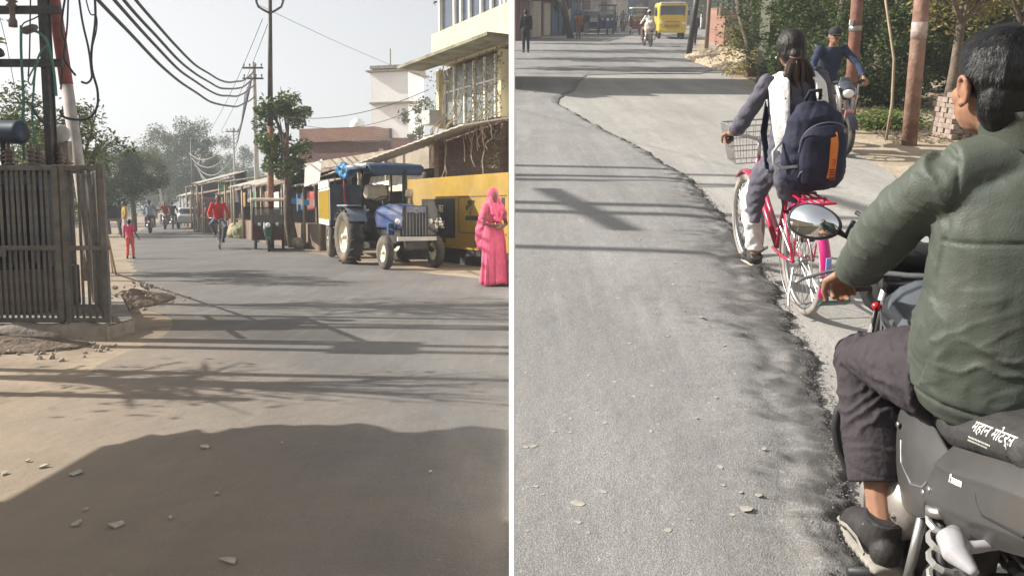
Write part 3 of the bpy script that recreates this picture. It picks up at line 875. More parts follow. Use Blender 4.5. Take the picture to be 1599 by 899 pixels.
# yellow advertisement wall
yw = house('yellow_wall', 'yellow painted wall with a black lettered panel beside the tractor', 'wall')
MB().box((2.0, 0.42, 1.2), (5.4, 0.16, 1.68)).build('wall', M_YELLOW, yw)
MB().box((2.0, 0.40, 0.18), (5.38, 0.14, 0.36)).build('dark_base', mat('black_wall_base', (0.03, 0.027, 0.025), 0.8, var=0.3), yw)  # near-black strip along the wall foot
TX = Matrix.Translation((0, 0.507, 0)) @ Matrix.Rotation(PI, 4, 'Z') @ Matrix.Rotation(PI / 2, 4, 'X')      # text plane, reads along -x
def wtx(x, z): return Matrix.Translation((x, 0.509, z)) @ Matrix.Rotation(PI, 4, 'Z') @ Matrix.Rotation(PI / 2, 4, 'X')
bp_ = MB().box((2.75, 0.503, 1.06), (1.9, 0.008, 0.93)).box((3.0, 0.503, 0.54), (1.3, 0.007, 0.11)).build('black_panel', M_BLACKP, yw)
text('lettering', 'का', M_PALE, yw, wtx(2.70, 1.20), 0.27, 0.002, weight=0.006)
text('lettering', 'सीमेंट', M_PALE, yw, wtx(2.92, 0.82), 0.27, 0.002, weight=0.006)
M_FRAME = mat('dark_red_line_paint', (0.16, 0.045, 0.03), 0.7)
fr = MB()
for c, d in (((0.47, 0.503, 1.56), (2.24, 0.006, 0.022)), ((0.47, 0.503, 0.74), (2.24, 0.006, 0.022)), ((1.6, 0.503, 1.15), (0.022, 0.006, 0.80))):
    fr.box(c, d)
fr.build('painted_frame', M_FRAME, yw)
text('lettering', 'अ', M_BLACKP, yw, wtx(1.26, 1.17), 0.46, 0.002, shear=0.25, weight=0.02)
MB().prism([(1.28, 0), (0.35, 0), (0.40, 0.10), (1.22, 0.10)], 0.006, (0, 0.503, 1.03), (PI / 2, 0, 0)).build('painted_bar', M_BLACKP, yw)
MB().box((-0.5, 0.503, 1.42), (0.14, 0.006, 0.2)).build('painted_bar', M_BLACKP, yw)

# far houses
def simple_block(name, label, c, d, m, rz=HROT, cat='building'):
    t = thing(name, label, cat, LW, c, rz)
    return t
bh = thing('brick_house', 'long dark brick house with grey strip and red parapet behind the tree', 'building', LW, LA(655, 262, 42) * Vector((1, 1, 0)) if False else (-4.8, 42, 0), math.atan2(0.35, -1))
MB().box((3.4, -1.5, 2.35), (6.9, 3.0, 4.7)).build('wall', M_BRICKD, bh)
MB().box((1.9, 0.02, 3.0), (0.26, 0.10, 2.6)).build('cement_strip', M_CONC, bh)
MB().box((4.4, -0.6, 5.05), (4.4, 1.6, 0.7)).build('parapet', M_BRICK, bh)
MB().box((3.4, 0.05, 2.62), (6.9, 0.5, 0.10)).build('sunshade', M_CONC, bh)
M_WTOWER = mat('whitewash', (0.80, 0.79, 0.76), 0.85, var=0.05, scale=0.8, dirt=0.12)
wt = thing('white_tower_house', 'plain white two storey stair tower with thin slabs and water tank', 'building', LW, (-7.75, 60, 0), -0.25)
MB().box((-1.0, 1.6, 5.6), (2.85, 3.2, 10.6)).build('wall', M_WTOWER, wt)
MB().box((-0.9, 1.5, 10.97), (3.5, 3.7, 0.10)).box((-0.9, 1.5, 11.25), (3.0, 3.3, 0.22)).build('roof_slab', M_CONC, wt)
MB().box((-0.75, 0.1, 8.72), (3.3, 0.9, 0.12)).build('middle_slab', M_CONC, wt)
MB().cyl((-1.3, 1, 11.3), (-1.3, 1, 12.7), 0.05, 0.05, 6).build('pipe', M_CONC, wt)
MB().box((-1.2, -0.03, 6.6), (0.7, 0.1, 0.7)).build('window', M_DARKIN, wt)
tkk = MB().lathe([(0, 0), (0.55, 0), (0.55, 0.8), (0.5, 0.95), (0.3, 1.02), (0.3, 1.12), (0, 1.12)], (0, 0, 0), 18).build('water_tank', M_WTOWER)
tag(put(tkk, LW, (-10.4, 57, 6.15)), 'small white round water tank beside the white tower', 'water tank')
tkb = MB().box((0, 0, 2.9), (5.2, 3, 6.3)).build('terrace_house', M_BRICK)
tag(put(tkb, LW, (-10.2, 58.3, 0), 0.2), 'low red brick terrace house under the white tower', 'building')
# ---------------- rubble, stick, ground litter beside the enclosure
M_RUBBLE = mat('rubble_earth', (0.10, 0.075, 0.055), 0.95, scale=7, c2=(0.20, 0.15, 0.11), bump=1.0, bscale=22)
def heap(name, label, W, c, rx, ry, h, m, n=34, seed=0, rough=0.35, kind=None, cat='heap'):
    vs = []; fs = []
    for i in range(n + 1):
        for k in range(n + 1):
            u = i / n * 2 - 1; v = k / n * 2 - 1
            d = math.sqrt(u * u + v * v)
            z = max(0, 1 - d) ** 0.8 * h * (1 + rough * 2 * fbm(u * 2.5 + seed, v * 2.5, seed))
            z += (0.3 * h * rough * fbm(u * 8 + seed, v * 8, 1) + 0.2 * h * rough * fbm(u * 22, v * 22, seed, 2)) * (1 if d < 0.93 else 0)
            if d >= 0.93: z = -0.02
            vs.append((u * rx, v * ry, z))
    for i in range(n):
        for k in range(n):
            a = i * (n + 1) + k
            fs.append((a, a + n + 1, a + n + 2, a + 1))
    mb = MB(); mb._add(vs, fs)
    o = mb.build(name, m)
    put(o, W, c)
    return tag(o, label, cat, kind=kind)
c = LG(205, 480)
heap('rubble_heap', 'heap of dark earth and rubble against the gate corner', LW, (c.x - .22, c.y + 0.45, 0), 0.46, 1.15, 0.20, M_RUBBLE, 80, 3, .11)
heap('earth_bank', 'low trampled earth bank in front of the plinth', LW, (-5.35, 7.75, 0), 1.45, 0.55, 0.15, M_RUBBLE, 60, 8, .2)
ST_ME = []
for k in range(6):
    bm = bmesh.new(); bmesh.ops.create_icosphere(bm, subdivisions=1, radius=1)
    for v in bm.verts: v.co *= 0.75 + 0.5 * rnd.random()
    q = MB(); q.bm(bm); me = q.mesh('stone'); me.materials.append(mat('pale_stone', (0.30, 0.26, 0.21), 0.9, var=0.35, scale=3)); ST_ME.append(me)
STONES = thing('loose_stones', 'scatter of small loose stones and brick bits around the heap by the gate', 'stones', LW, (0, 0, 0))
STONES['kind'] = 'stuff'
for i in range(150):
    a = rnd.random() * 6.28; d = rnd.random() ** 0.6
    x = c.x - .22 + math.cos(a) * 0.7 * d; y = c.y + 0.45 + math.sin(a) * 1.5 * d
    if i > 95: x, y = rnd.uniform(-5.6, -3.7), rnd.uniform(7.0, 7.95)
    s_ = rnd.uniform(0.012, 0.04) * (1.3 if i < 10 else 1)
    dd = math.sqrt(((x - c.x + .22) / .52) ** 2 + ((y - c.y - .45) / 1.2) ** 2)
    o = share('stone', ST_ME[i % 6], STONES, (x, y, 0.01 + max(0, 1 - dd) ** .8 * 0.3)); o.scale = (s_, s_ * rnd.uniform(.6, 1), s_ * .7); o.rotation_euler = (rnd.random() * 6, rnd.random() * 6, 0)
for k, (a, b2, lb) in enumerate(((LA(160, 335, 9.6), LG(181, 428), 'bamboo stick leaning on the gate end above the rubble'), (LA(166, 352, 10.2), LG(176, 425), 'shorter thin stick leaning beside the bamboo stick'))):
    o = MB().cyl(a, b2, 0.02 if k == 0 else 0.012, None, 8).build('leaning_stick', M_BAMBOO); tag(o, lb, 'stick')
# grass tufts by the plinth
gr = MB()
for i in range(900):
    x = rnd.uniform(-5.6, -4.6) if i % 3 else rnd.uniform(-5.6, -5.1); y = rnd.gauss(7.45, 0.14); h = rnd.uniform(0.02, 0.07); a = rnd.random() * 6.28; w = 0.004
    d = Vector((math.cos(a), math.sin(a), 0)); p = Vector((x, y, 0.0)); q = Vector((-d.y, d.x, 0)) * w
    gr._add([p - q, p + q, p + d * h * .5 + Vector((0, 0, h))], [(0, 1, 2)])
tag(gr.build('grass', leaf_mat('grass_leaf', (0.05, 0.075, 0.02), (0.12, 0.14, 0.05))), 'thin green grass growing below the plinth', 'grass', kind='stuff')
# litter on the shaded road: flat chips of stone and paper, each its own
M_CHIP = mat('pale_chip', (0.42, 0.38, 0.31), 0.85, var=0.2, scale=20)
chips = [(320, 700, .07), (120, 741, .07), (181, 823, .085), (119, 821, .05), (360, 878, .085), (440, 694, .035), (265, 811, .03), (672, 739, .03), (70, 730, .05), (338, 774, .03), (134, 799, .035), (45, 722, .03), (5, 742, .05)]
wd = ['beside the shadow edge', 'left of the shadow edge', 'in the left foreground', 'left of the big foreground chip', 'at the bottom edge', 'at the shadow edge, small', 'right of the left foreground chip', 'alone on the right', 'on the sunlit left shoulder', 'in the middle of the shade', 'above the left foreground chip', 'tiny, far left', 'at the left picture edge']
for (px, py, s_), w_ in zip(chips, wd):
    p = LG(px, py); n = 6
    s_ *= .62
    poly = [(s_ * rnd.uniform(.3, 1.35) * math.cos(6.283 * i / n) * .9, s_ * rnd.uniform(.3, 1.35) * math.sin(6.283 * i / n) * .6) for i in range(n)]
    o = MB().prism(poly, 0.007, (0, 0, 0.009), (rnd.uniform(-.2, .2), rnd.uniform(-.2, .2), rnd.random() * 3)).build('stone_chip', M_CHIP)
    put(o, LW, (p.x, p.y, 0.004)); tag(o, 'pale flat stone chip lying on the asphalt ' + w_, 'stone chip', 'stone chips on the level street')

# ---------------- things just left of the picture that shade the street
oh = thing('roadside_house', 'plain cream roadside house just left of the picture', 'building', LW, (0, 0, 0))
MB().box((-6.9, -2.2, 1.25), (4.4, 12.0, 2.5)).build('wall', M_CREAM, oh)
MB().box((-6.85, -2.2, 2.66), (4.5, 12.4, 0.26)).build('roof_slab', M_CONC, oh)
rl = MB()
for i in range(54):
    y = -8.2 + i * 0.225
    rl.box((-4.66, y, 2.93 + 0.05 * fbm(y, 2, 1)), (0.1, 0.23, 0.2 + 0.12 * abs(fbm(y * 1.3, 5, 2))))
rl.build('rough_parapet', M_BRICK, oh)['kind'] = 'stuff'
aw = MB(); vs = []; fs = []
for i in range(31):        # unseen awning added beyond the wall, ragged outline shaped for its shadow edge
    u = i / 30; z = 3.02 - 1.45 * u
    vs += [(-4.66, 3.5, z), (-4.66 + .03 * math.sin(u * 9), 5.26 + .22 * fbm(u * 6, 2, 3) + .09 * fbm(u * 21, 5, 3, 3) - .55 * max(0, (u - .55) / .45) ** 2, z)]
for i in range(30): fs.append((2 * i, 2 * i + 1, 2 * i + 3, 2 * i + 2))
aw._add(vs, fs); o = aw.build('awning', M_TIN, oh); o.modifiers.new('th', 'SOLIDIFY').thickness = .02
for k, (y, h) in enumerate(((7.62, 8.2), (7.95, 8.2))):
    t = thing('wooden_pole', ('nearer' if k == 0 else 'farther') + ' of two timber poles standing left outside the picture', 'pole', LW, (-6.4 + .12 * k, y + .42, 0), 0, 'poles outside the picture')
    MB().cyl((0, 0, -.1), (0, 0, h), 0.085, 0.065, 10).build('shaft', M_WOOD, t)
    if k == 0:
        MB().box((0, 0.2, 3.35), (0.3, 0.7, 0.35)).build('switch_box', M_IRON, t)
        MB().box((0, 0.2, 7.6), (0.1, 2.2, 0.12)).build('cross_arm', M_WOOD, t)
        MB().box((0, 0.2, 5.9), (0.1, 1.6, 0.12)).build('cross_arm', M_WOOD, t)
t = thing('short_post', 'short timber post standing left outside the picture', 'post', LW, (-5.4, 5.95, 0))
MB().cyl((0, 0, -.1), (0, 0, 2.35), 0.07, 0.06, 8).build('shaft', M_WOOD, t)
t = thing('wooden_pole', 'tall timber pole beyond the roadside house left outside the picture', 'pole', LW, (-6.6, 6.9, 0), 0, 'poles outside the picture')
MB().cyl((0, 0, -.1), (0, 0, 7.0), 0.075, 0.05, 8).build('shaft', M_WOOD, t)

# ---------------- trees of the level street
G_OL = leaf_mat('leaf_olive', (0.045, 0.065, 0.022), (0.13, 0.15, 0.055))
G_DK = leaf_mat('leaf_dark', (0.022, 0.045, 0.016), (0.075, 0.11, 0.035))
G_YG = leaf_mat('leaf_yellow_green', (0.07, 0.085, 0.022), (0.19, 0.19, 0.06))
GT = 'trees along the level street'
p = LA(165, 300, 42); tree('broad_tree', 'dense dark green broad tree left of the street behind the child', LW, (p.x, 42, 0), 4.7, 1.75, 2.9, .11, 17000, 40, G_DK, .16, GT, 3)
p = LA(212, 300, 46); tree('broad_tree', 'green broad tree with yellowish top overhanging the street', LW, (p.x - .2, 46, 0), 4.6, 1.65, 3.0, .12, 15000, 36, G_OL, .15, GT, 5)
p = LA(130, 300, 38); tree('broad_tree', 'green tree showing behind the gate corner', LW, (p.x, 38, 0), 4.2, 1.5, 2.5, .10, 10000, 28, G_DK, .14, GT, 8)
p = LA(262, 300, 85); tree('tall_tree', 'tall hazy grey-green tree left of the thin dark pole', LW, (p.x, 85, 0), 9.3, 3.1, 5.4, .22, 16000, 44, G_OL, .3, GT, 11)
p = LA(308, 300, 82); tree('tall_tree', 'tallest hazy tree at the street end behind the wires', LW, (p.x, 82, 0), 9.8, 2.7, 5.6, .22, 18000, 44, G_DK, .3, GT, 12)
p = LA(372, 300, 120); tree('tall_tree', 'faint far tree right of the slim pale pole', LW, (p.x, 120, 0), 11.4, 3.6, 7.0, .3, 9000, 30, G_DK, .3, GT, 14)
p = LA(240, 300, 105); tree('tall_tree', 'faint low tree between the broad trees and the tall hazy trees', LW, (p.x, 105, 0), 8.5, 3.6, 4.6, .28, 9000, 30, G_OL, .3, GT, 15)
p = LA(335, 300, 108); tree('tall_tree', 'faint tree between the tall hazy tree and the slim pole', LW, (p.x, 108, 0), 8.0, 2.8, 4.2, .28, 8000, 28, G_DK, .3, GT, 19)
p = LA(20, 250, 17); tree('thin_tree', 'thin leafed tree behind the transformer at the left edge', LW, (p.x, 17, 0), 3.65, 1.0, 2.5, .10, 2600, 22, G_OL, .08, GT, 21)
p = LA(75, 250, 16); tree('thin_tree', 'thin leafed tree between the dark pole and the transformer drum', LW, (p.x, 16, 0), 3.7, .95, 2.4, .10, 3000, 22, G_OL, .08, GT, 23)
p = LA(128, 250, 15); tree('thin_tree', 'sparse tree with bare twigs behind the red and white pole', LW, (p.x, 15, 0), 3.4, .75, 2.3, .09, 1800, 20, G_OL, .07, GT, 26)
p = LA(458, 300, 27.6); tree('street_tree', 'leafy tree beside the rusty steel pole over the e-rickshaw', LW, (p.x, 27.6, 0), 5.0, 1.05, 3.5, .17, 5200, 30, leaf_mat('leaf_street', (0.04, 0.075, 0.02), (0.13, 0.17, 0.05)), .16, GT, 31, lean=(-.25, 0))
p = LA(655, 200, 55); tree('thin_tree', 'pale thin tree between the white tower and the cream house', LW, (p.x, 55, 0), 8.3, 1.3, 6.6, .2, 1500, 16, G_OL, .1, GT, 33)
for i, (px, Y, hh) in enumerate(((170, 130, 6), (225, 140, 7), (60, 60, 5), (100, 70, 5))):
    p = LA(px, 300, Y); tree('far_tree', ('far hazy tree ' + ['behind the parked cart', 'behind the far motorcycles', 'behind the transformer fence', 'behind the fence bars'][i]), LW, (p.x, Y, 0), hh, hh * .75, hh * .45, .35, 5000, 24, G_DK, .25, GT, 40 + i)

# ---------------- shops, sheds and clutter right of the road
M_BLUE = mat('blue_plastic', (0.04, 0.17, 0.33), 0.6, var=0.2)
M_WHITEP = mat('white_plastic', (0.6, 0.58, 0.53), 0.7, var=0.1, dirt=.2)
def C_(n_, c_): return mat('cloth_' + n_, c_, .85, var=.2, scale=10)
def shed(label, s0, s1, off, zf, zb, m, back=M_DARKIN, depth=2.2, wall=0.0):
    t = thing('roadside_shed', label, 'shed', LW, ST(s0, off, 0), HROT, 'sheds along the level street')
    L_ = s1 - s0; n = int(L_ / .12); vs = []; fs = []
    for i in range(n + 1):
        x = L_ * i / n
        for y, z in ((0.35, zf), (-depth, zb)):
            vs.append((x, y, z + (.02 if i % 2 else 0) + .05 * fbm(x, y, 2)))
    for i in range(n): fs.append((2 * i, 2 * i + 1, 2 * i + 3, 2 * i + 2))
    q = MB(); q._add(vs, fs); q._add([(a, b_, c_ - .03) for a, b_, c_ in vs], fs); q.build('roof', m, t)
    k = max(2, int(L_ / 1.6))
    for i in range(k + 1):
        MB().cyl((L_ * i / k, 0.15, 0), (L_ * i / k, 0.15, zf), .05, .04, 8).build('post', M_BAMBOO, t)
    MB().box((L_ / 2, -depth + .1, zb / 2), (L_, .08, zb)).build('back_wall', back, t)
    MB().box((L_ / 2, -.3, .4), (L_ * .9, .7, .8)).build('counter', M_WOOD, t)
    return t
shed('low shed with pale tin roof behind the blue bunting', 9.2, 12.6, 1.3, 2.0, 2.6, M_TIN)
shed('shed with rusty tin roof right of the steel pole', 12.8, 16.5, 1.5, 2.1, 2.8, mat('rust_tin', (0.24, 0.17, 0.12), .7, var=.3, dirt=.3))
shed('shed with pale awning behind the e-rickshaw', 17, 22, 1.2, 2.2, 2.9, M_TIN)
M_THATCH = mat('grey_thatch', (.20, .165, .12), .95, var=.35, scale=6, bump=.6); M_RTIN = MATS['rust_tin']
for i, (a0, a1, of, zf, zb, m_, lb) in enumerate(((23.5, 26.2, 1.0, 2.5, 2.9, M_THATCH, 'thatched stall beyond the e-rickshaw'), (27.0, 29.2, .5, 2.0, 2.7, M_RTIN, 'low rusty stall beyond the thatched stall'), (30.2, 33, 1.1, 2.6, 3.3, M_TIN, 'taller tin stall near the slim pale pole'),
        (36, 39, .3, 2.1, 2.6, M_RTIN, 'rusty stall beyond the green sign'), (41, 45, -.4, 2.7, 3.3, M_THATCH, 'far thatched stall beyond the green sign'), (47, 52, -1, 2.2, 3.0, M_TIN, 'farthest tin stall before the street bend'))):
    shed(lb, a0, a1, of, zf, zb, m_)
for i, (s_, of, z, m_, lb) in enumerate(((10.2, 1.4, 1.5, C_('hung_red', (.3, .06, .05)), 'red cloth hung under the low shed roof'), (11.4, 1.4, 1.45, C_('hung_blue', (.06, .12, .22)), 'blue cloth hung under the low shed roof'), (13.6, 1.62, 1.5, C_('hung_white', (.5, .48, .44)), 'white cloth hung in the rusty shed'), (14.9, 1.62, 1.55, C_('hung_brown', (.2, .13, .08)), 'brown sacking hung in the rusty shed'), (18.5, 1.3, 1.6, C_('hung_green', (.07, .14, .08)), 'green cloth hung behind the e-rickshaw'), (20.4, 1.3, 1.6, C_('hung_ochre', (.34, .22, .08)), 'ochre cloth hung behind the e-rickshaw'))):
    q = MB(); vs = []; fs = []
    for a in range(9):
        for b_ in range(7): vs.append((a * .1 - .4, .03 * math.sin(a * 1.7 + i) + .02 * fbm(a, b_, i), -.1 * b_ - .02 * math.sin(a * 2)))
    for a in range(8):
        for b_ in range(6): fs.append((a * 7 + b_, a * 7 + b_ + 1, a * 7 + b_ + 8, a * 7 + b_ + 7))
    q._add(vs, fs, True); o = q.build('hung_cloth', m_); o.modifiers.new('th', 'SOLIDIFY').thickness = .01
    put(o, LW, ST(s_, of, z + .35), HROT); tag(o, lb, 'cloth', 'cloths hung in the sheds')
def board(name, label, px, Y, m, th=.04, cat='sign', tilt=0):
    P = [LA(x, y, Y + dy) for x, y, dy in px]
    q = MB(); o = Vector((0, th, 0))
    q._add([*P, *[p + o for p in P]], [(0, 1, 2, 3), (7, 6, 5, 4), (0, 4, 5, 1), (1, 5, 6, 2), (2, 6, 7, 3), (3, 7, 4, 0)])
    b_ = q.build(name, m); return tag(b_, label, cat)
board('white_board', 'dirty white tilted board propped above the shed roof', [(476, 262, .2), (503, 248, -.2), (499, 283, -.2), (475, 292, .2)], 25.5, M_WHITEP)
for i, (x0, x1, m_) in enumerate(((455, 463, M_BLUE), (465, 472, M_WHITEP), (474, 483, M_BLUE), (485, 491, M_WHITEP))):
    board('bunting_flag', ('first blue', 'first white', 'second blue', 'second white')[i] + ' flag of the bunting strung before the low shed', [(x0, 309 + i, 0), (x1, 310 + i, 0), (x1, 319 + i, 0), (x0, 318 + i, 0)], 23.5, m_, .01, 'flag')
board('green_sign', 'green hanging signboard beside a white strip far down the street', [(344, 288, 0), (356, 288, 0), (356, 305, 0), (344, 305, 0)], 50, mat('sign_green', (.03, .25, .11), .6))
board('white_strip_sign', 'narrow white signboard beside the green one', [(341, 272, 0), (344.5, 272, 0), (344.5, 306, 0), (341, 306, 0)], 50, M_WHITEP)
wl = thing('shop_wall', 'plastered shop wall with door behind the low shed', 'building', LW, ST(8, -1.2, 0), HROT)
MB().box((6, -1, 1.6), (14, 2, 3.2)).build('wall', mat('stained_plaster', (.30, .25, .19), .9, var=.25, scale=1, dirt=.4), wl)
MB().box((4, .02, 1.0), (.9, .08, 2)).build('door', M_WOOD, wl)
# sacks and junk heap beside the trailer
for i, (px, py, sx, m_) in enumerate(((478, 375, .5, 'a'), (470, 383, .45, 'b'), (487, 372, .4, 'b'), (484, 384, .5, 'c'), (466, 388, .35, 'a'))):
    p = LG(px, py); cc = {'a': (.5, .46, .36), 'b': (.2, .1, .07), 'c': (.12, .1, .085)}[m_]
    q = MB().ell((0, 0, .16), (sx * .6, .3, .2), (0.1, .1 * i, .3))
    o = organic('sack', q, mat('sack_' + m_, cc, .9, var=.25, bump=.4), None, .03, 2, lambda c_, n_: .03 * fbm(c_.x * 6 + i, c_.y * 6, c_.z * 6))
    put(o, LW, (p.x, p.y, 0)); tag(o, ('pale cloth sack on top of the junk heap', 'brown sack left in the junk heap', 'brown sack right beside the trailer', 'dark sack at the foot of the trailer', 'small pale bundle at the junk heap end')[i], 'sack', 'sacks beside the trailer')
for i, (px, py) in enumerate(((372, 371), (380, 372), (388, 372), (366, 366))):
    p = LG(px, py); q = MB().ell((0, 0, .25), (.5, .4, .4), (0, 0, i))
    o = organic('roadside_bundle', q, mat('bundle_%d' % i, ((.32, .27, .16), (.2, .2, .1), (.12, .11, .1), (.35, .33, .3))[i], .9, var=.3, bump=.4), None, .05, 1, lambda c_, n_: .09 * fbm(c_.x * 4 + i, c_.y * 4, c_.z * 4))
    put(o, LW, (p.x, p.y, 0)); tag(o, ('straw coloured bundle left of the e-rickshaw', 'greenish bundle beside the straw bundle', 'dark bundle touching the e-rickshaw', 'grey bundle at the shop corner')[i], 'bundle', 'bundles left of the e-rickshaw')

# bare tree just left of the picture: its twig shadows cross the road
tree('bare_tree', 'nearly leafless tree standing left outside the picture', LW, (-6.3, 6.55, 0), 4.3, 1.0, 2.9, .10, 500, 34, G_OL, .09, GT, 55, limbs=30)
tree('bare_tree', 'thin leafed tree standing left outside the picture beyond the gate', LW, (-8.2, 11.6, 0), 6.6, 1.3, 4.8, .14, 900, 34, G_OL, .10, GT, 57, limbs=30)
# ================================================================== builders: wheels, figures, vehicles
M_TYRE = mat('tyre_rubber', (0.025, 0.024, 0.023), 0.85, var=0.2, scale=12, dirt=0.25)
M_CHROME = mat('bright_metal', (0.62, 0.61, 0.59), 0.25, 0.9, var=0.05)
M_ALU = mat('brushed_metal', (0.36, 0.35, 0.34), 0.4, 0.8, var=0.1)
M_BLKPL = mat('black_plastic', (0.022, 0.022, 0.023), 0.5, var=0.15, dirt=0.08)
M_LAMP = mat('lamp_glass', (0.75, 0.75, 0.72), 0.08, var=0.03, spec=0.9)
M_SKIN = mat('brown_skin', (0.30, 0.155, 0.095), 0.55, var=0.10, scale=18, sub=0.08, bump=0.05, bscale=120)
M_SKIND = mat('dark_brown_skin', (0.165, 0.085, 0.055), 0.55, var=0.10, scale=18, sub=0.06)
M_HAIR = mat('black_hair', (0.010, 0.009, 0.009), 0.45, var=0.3, scale=60, stretch=(1, 1, .2), bump=0.4, bscale=90)

def wheel(t, c, R, w, rim=0.72, mt=None, mr=None, spokes=0, lugs=0, n=28, name='wheel', disc=False, hub=.1, fine=False):
    mt = mt or M_TYRE; mr = mr or M_ALU
    c = Vector(c); h = w / 2; r = R * rim
    pr = [(r - .01, -h * .8)]
    for i in range(9):
        a = PI * i / 8
        pr.append((r + (R - r) * (0.25 + 0.75 * math.sin(a) ** .6), -h * math.cos(a)))
    pr += [(r - .01, h * .8)]
    rm = MB()
    rm.lathe([(r + .002, -h * .75), (r - .02 * R * 3, -h * .6), (r - .03 * R * 3, 0), (r - .02 * R * 3, h * .6), (r + .002, h * .75)], c, n, (0, PI / 2, 0))
    if disc:
        rm.lathe([(hub * .4, -h * .15), (hub, -h * .5), (r * .55, -h * .1), (r * .8, -h * .35), (r, -h * .5)], c, n, (0, PI / 2, 0))
        rm.lathe([(hub * .4, h * .15), (hub, h * .5), (r * .55, h * .1), (r * .8, h * .35), (r, h * .5)], c, n, (0, PI / 2, 0))
    wob = rm.build(name, mr, t)
    MB().lathe(pr, c, n, (0, PI / 2, 0)).build('tyre', mt, wob)
    hb = MB().cyl(c - Vector((h * .9, 0, 0)), c + Vector((h * .9, 0, 0)), hub * (.5 if disc else 1), None, 12).build('hub', mr, wob)
    if spokes:
        sp_ = MB()
        for i in range(spokes):
            a = 2 * PI * i / spokes; s_ = 1 if i % 2 else -1
            b_ = a + (0.35 if (i // 2) % 2 else -.35) * (1 if fine else 0)
            sp_.tube([c + Vector((s_ * h * .8, math.cos(b_) * hub, math.sin(b_) * hub)), c + Vector((0, math.cos(a) * r * .99, math.sin(a) * r * .99))], .0018 if fine else max(.004, R * .02), 4, False)
        sp_.build('spokes', mr, wob)['kind'] = 'stuff'
    if lugs:
        for i in range(lugs):
            for s_ in (-1, 1):
                a = 2 * PI * (i + (.5 if s_ > 0 else 0)) / lugs
                q = MB().box((s_ * h * .48, 0, R * .985), (h * .95, R * .085, R * .06), (0, 0, s_ * .5))
                M4 = Matrix.Rotation(a, 4, 'X'); q.v = [tuple(c + M4 @ Vector(p)) for p in q.v]
                q.build('lug', mt, wob)
    return wob

def hand(mb, wr, fwd, nrm, side=1, k=1.0, curl=0.9, thumb=True):
    """palm + four fingers + thumb. wr wrist, fwd direction of palm, nrm palm normal (towards palm side); fingers curl towards nrm"""
    wr = Vector(wr); f = Vector(fwd).normalized(); n = Vector(nrm); n = (n - f * n.dot(f)).normalized(); s = f.cross(n) * side
    mb.tube([wr, wr + f * .03 * k, wr + f * .065 * k, wr + f * .09 * k], [.026 * k, .034 * k, .040 * k, .036 * k], 10, True, [(1.0, .8), (.6, 1.0), (.5, 1.08), (.42, 1.1)], up=n)
    for i, (o, l, r) in enumerate(((.029, .078, .0088), (.010, .088, .0092), (-.010, .082, .0088), (-.029, .066, .0078))):
        p = wr + f * (.085 - abs(o) * .25) * k + s * o * k
        d = f.copy(); pts = [p - f * .015 * k, p]; a = 0
        for j, q in enumerate((.45, .32, .23)):
            a += curl * (.95, 1.05, .75)[j]
            d = (f * math.cos(a) + n * math.sin(a))
            p = p + d * l * q * k; pts.append(p)
        mb.tube(pts, [r * k * 1.1, r * k * 1.15, r * k * 1.05, r * k * .95, r * k * .7], 8)
        mb.ell(pts[-1], (r * k * .75,) * 3, None, 8, 6)
    if thumb:
        p = wr + f * .025 * k + s * .03 * k
        q = p + (f * .6 + s * .75 + n * .35).normalized() * .036 * k
        e = q + (f * .55 + n * (.5 + .3 * curl) + s * .1).normalized() * .032 * k
        g = e + (f * .3 + n * .9 - s * .3 * curl).normalized() * .026 * k
        mb.tube([p, q, e, g], [.015 * k, .0125 * k, .0105 * k, .008 * k], 8)
        mb.ell(g, (.008 * k,) * 3, None, 8, 6)

def V(*a): return Vector(a)
def stand_pose(h=1.68, step=0.0, arms=0.0, turn=0):
    k = h / 1.7
    J = dict(pel=V(0, 0, .92), waist=V(0, .01, 1.08), chest=V(0, .0, 1.28), neck=V(0, -.01, 1.46), head=V(0, .02, 1.585))
    for s, n in ((-1, 'L'), (1, 'R')):
        st = step * s
        J['sh' + n] = V(.175 * s, -.01, 1.40); J['el' + n] = V(.225 * s, -.02 - st * .4, 1.13); J['wr' + n] = V(.22 * s, .06 - st * .7 + arms * .1, .90 + arms * .1)
        J['hip' + n] = V(.085 * s, 0, .90); J['kn' + n] = V(.095 * s, .03 + st * .5, .49); J['an' + n] = V(.10 * s, -.02 + st * 1.0 - abs(st) * .1, .09 + (max(0, -st) * .15)); J['to' + n] = V(.12 * s, .12 + st, .03 + max(0, -st) * .03)
    return {a: b_ * k for a, b_ in J.items()}, k
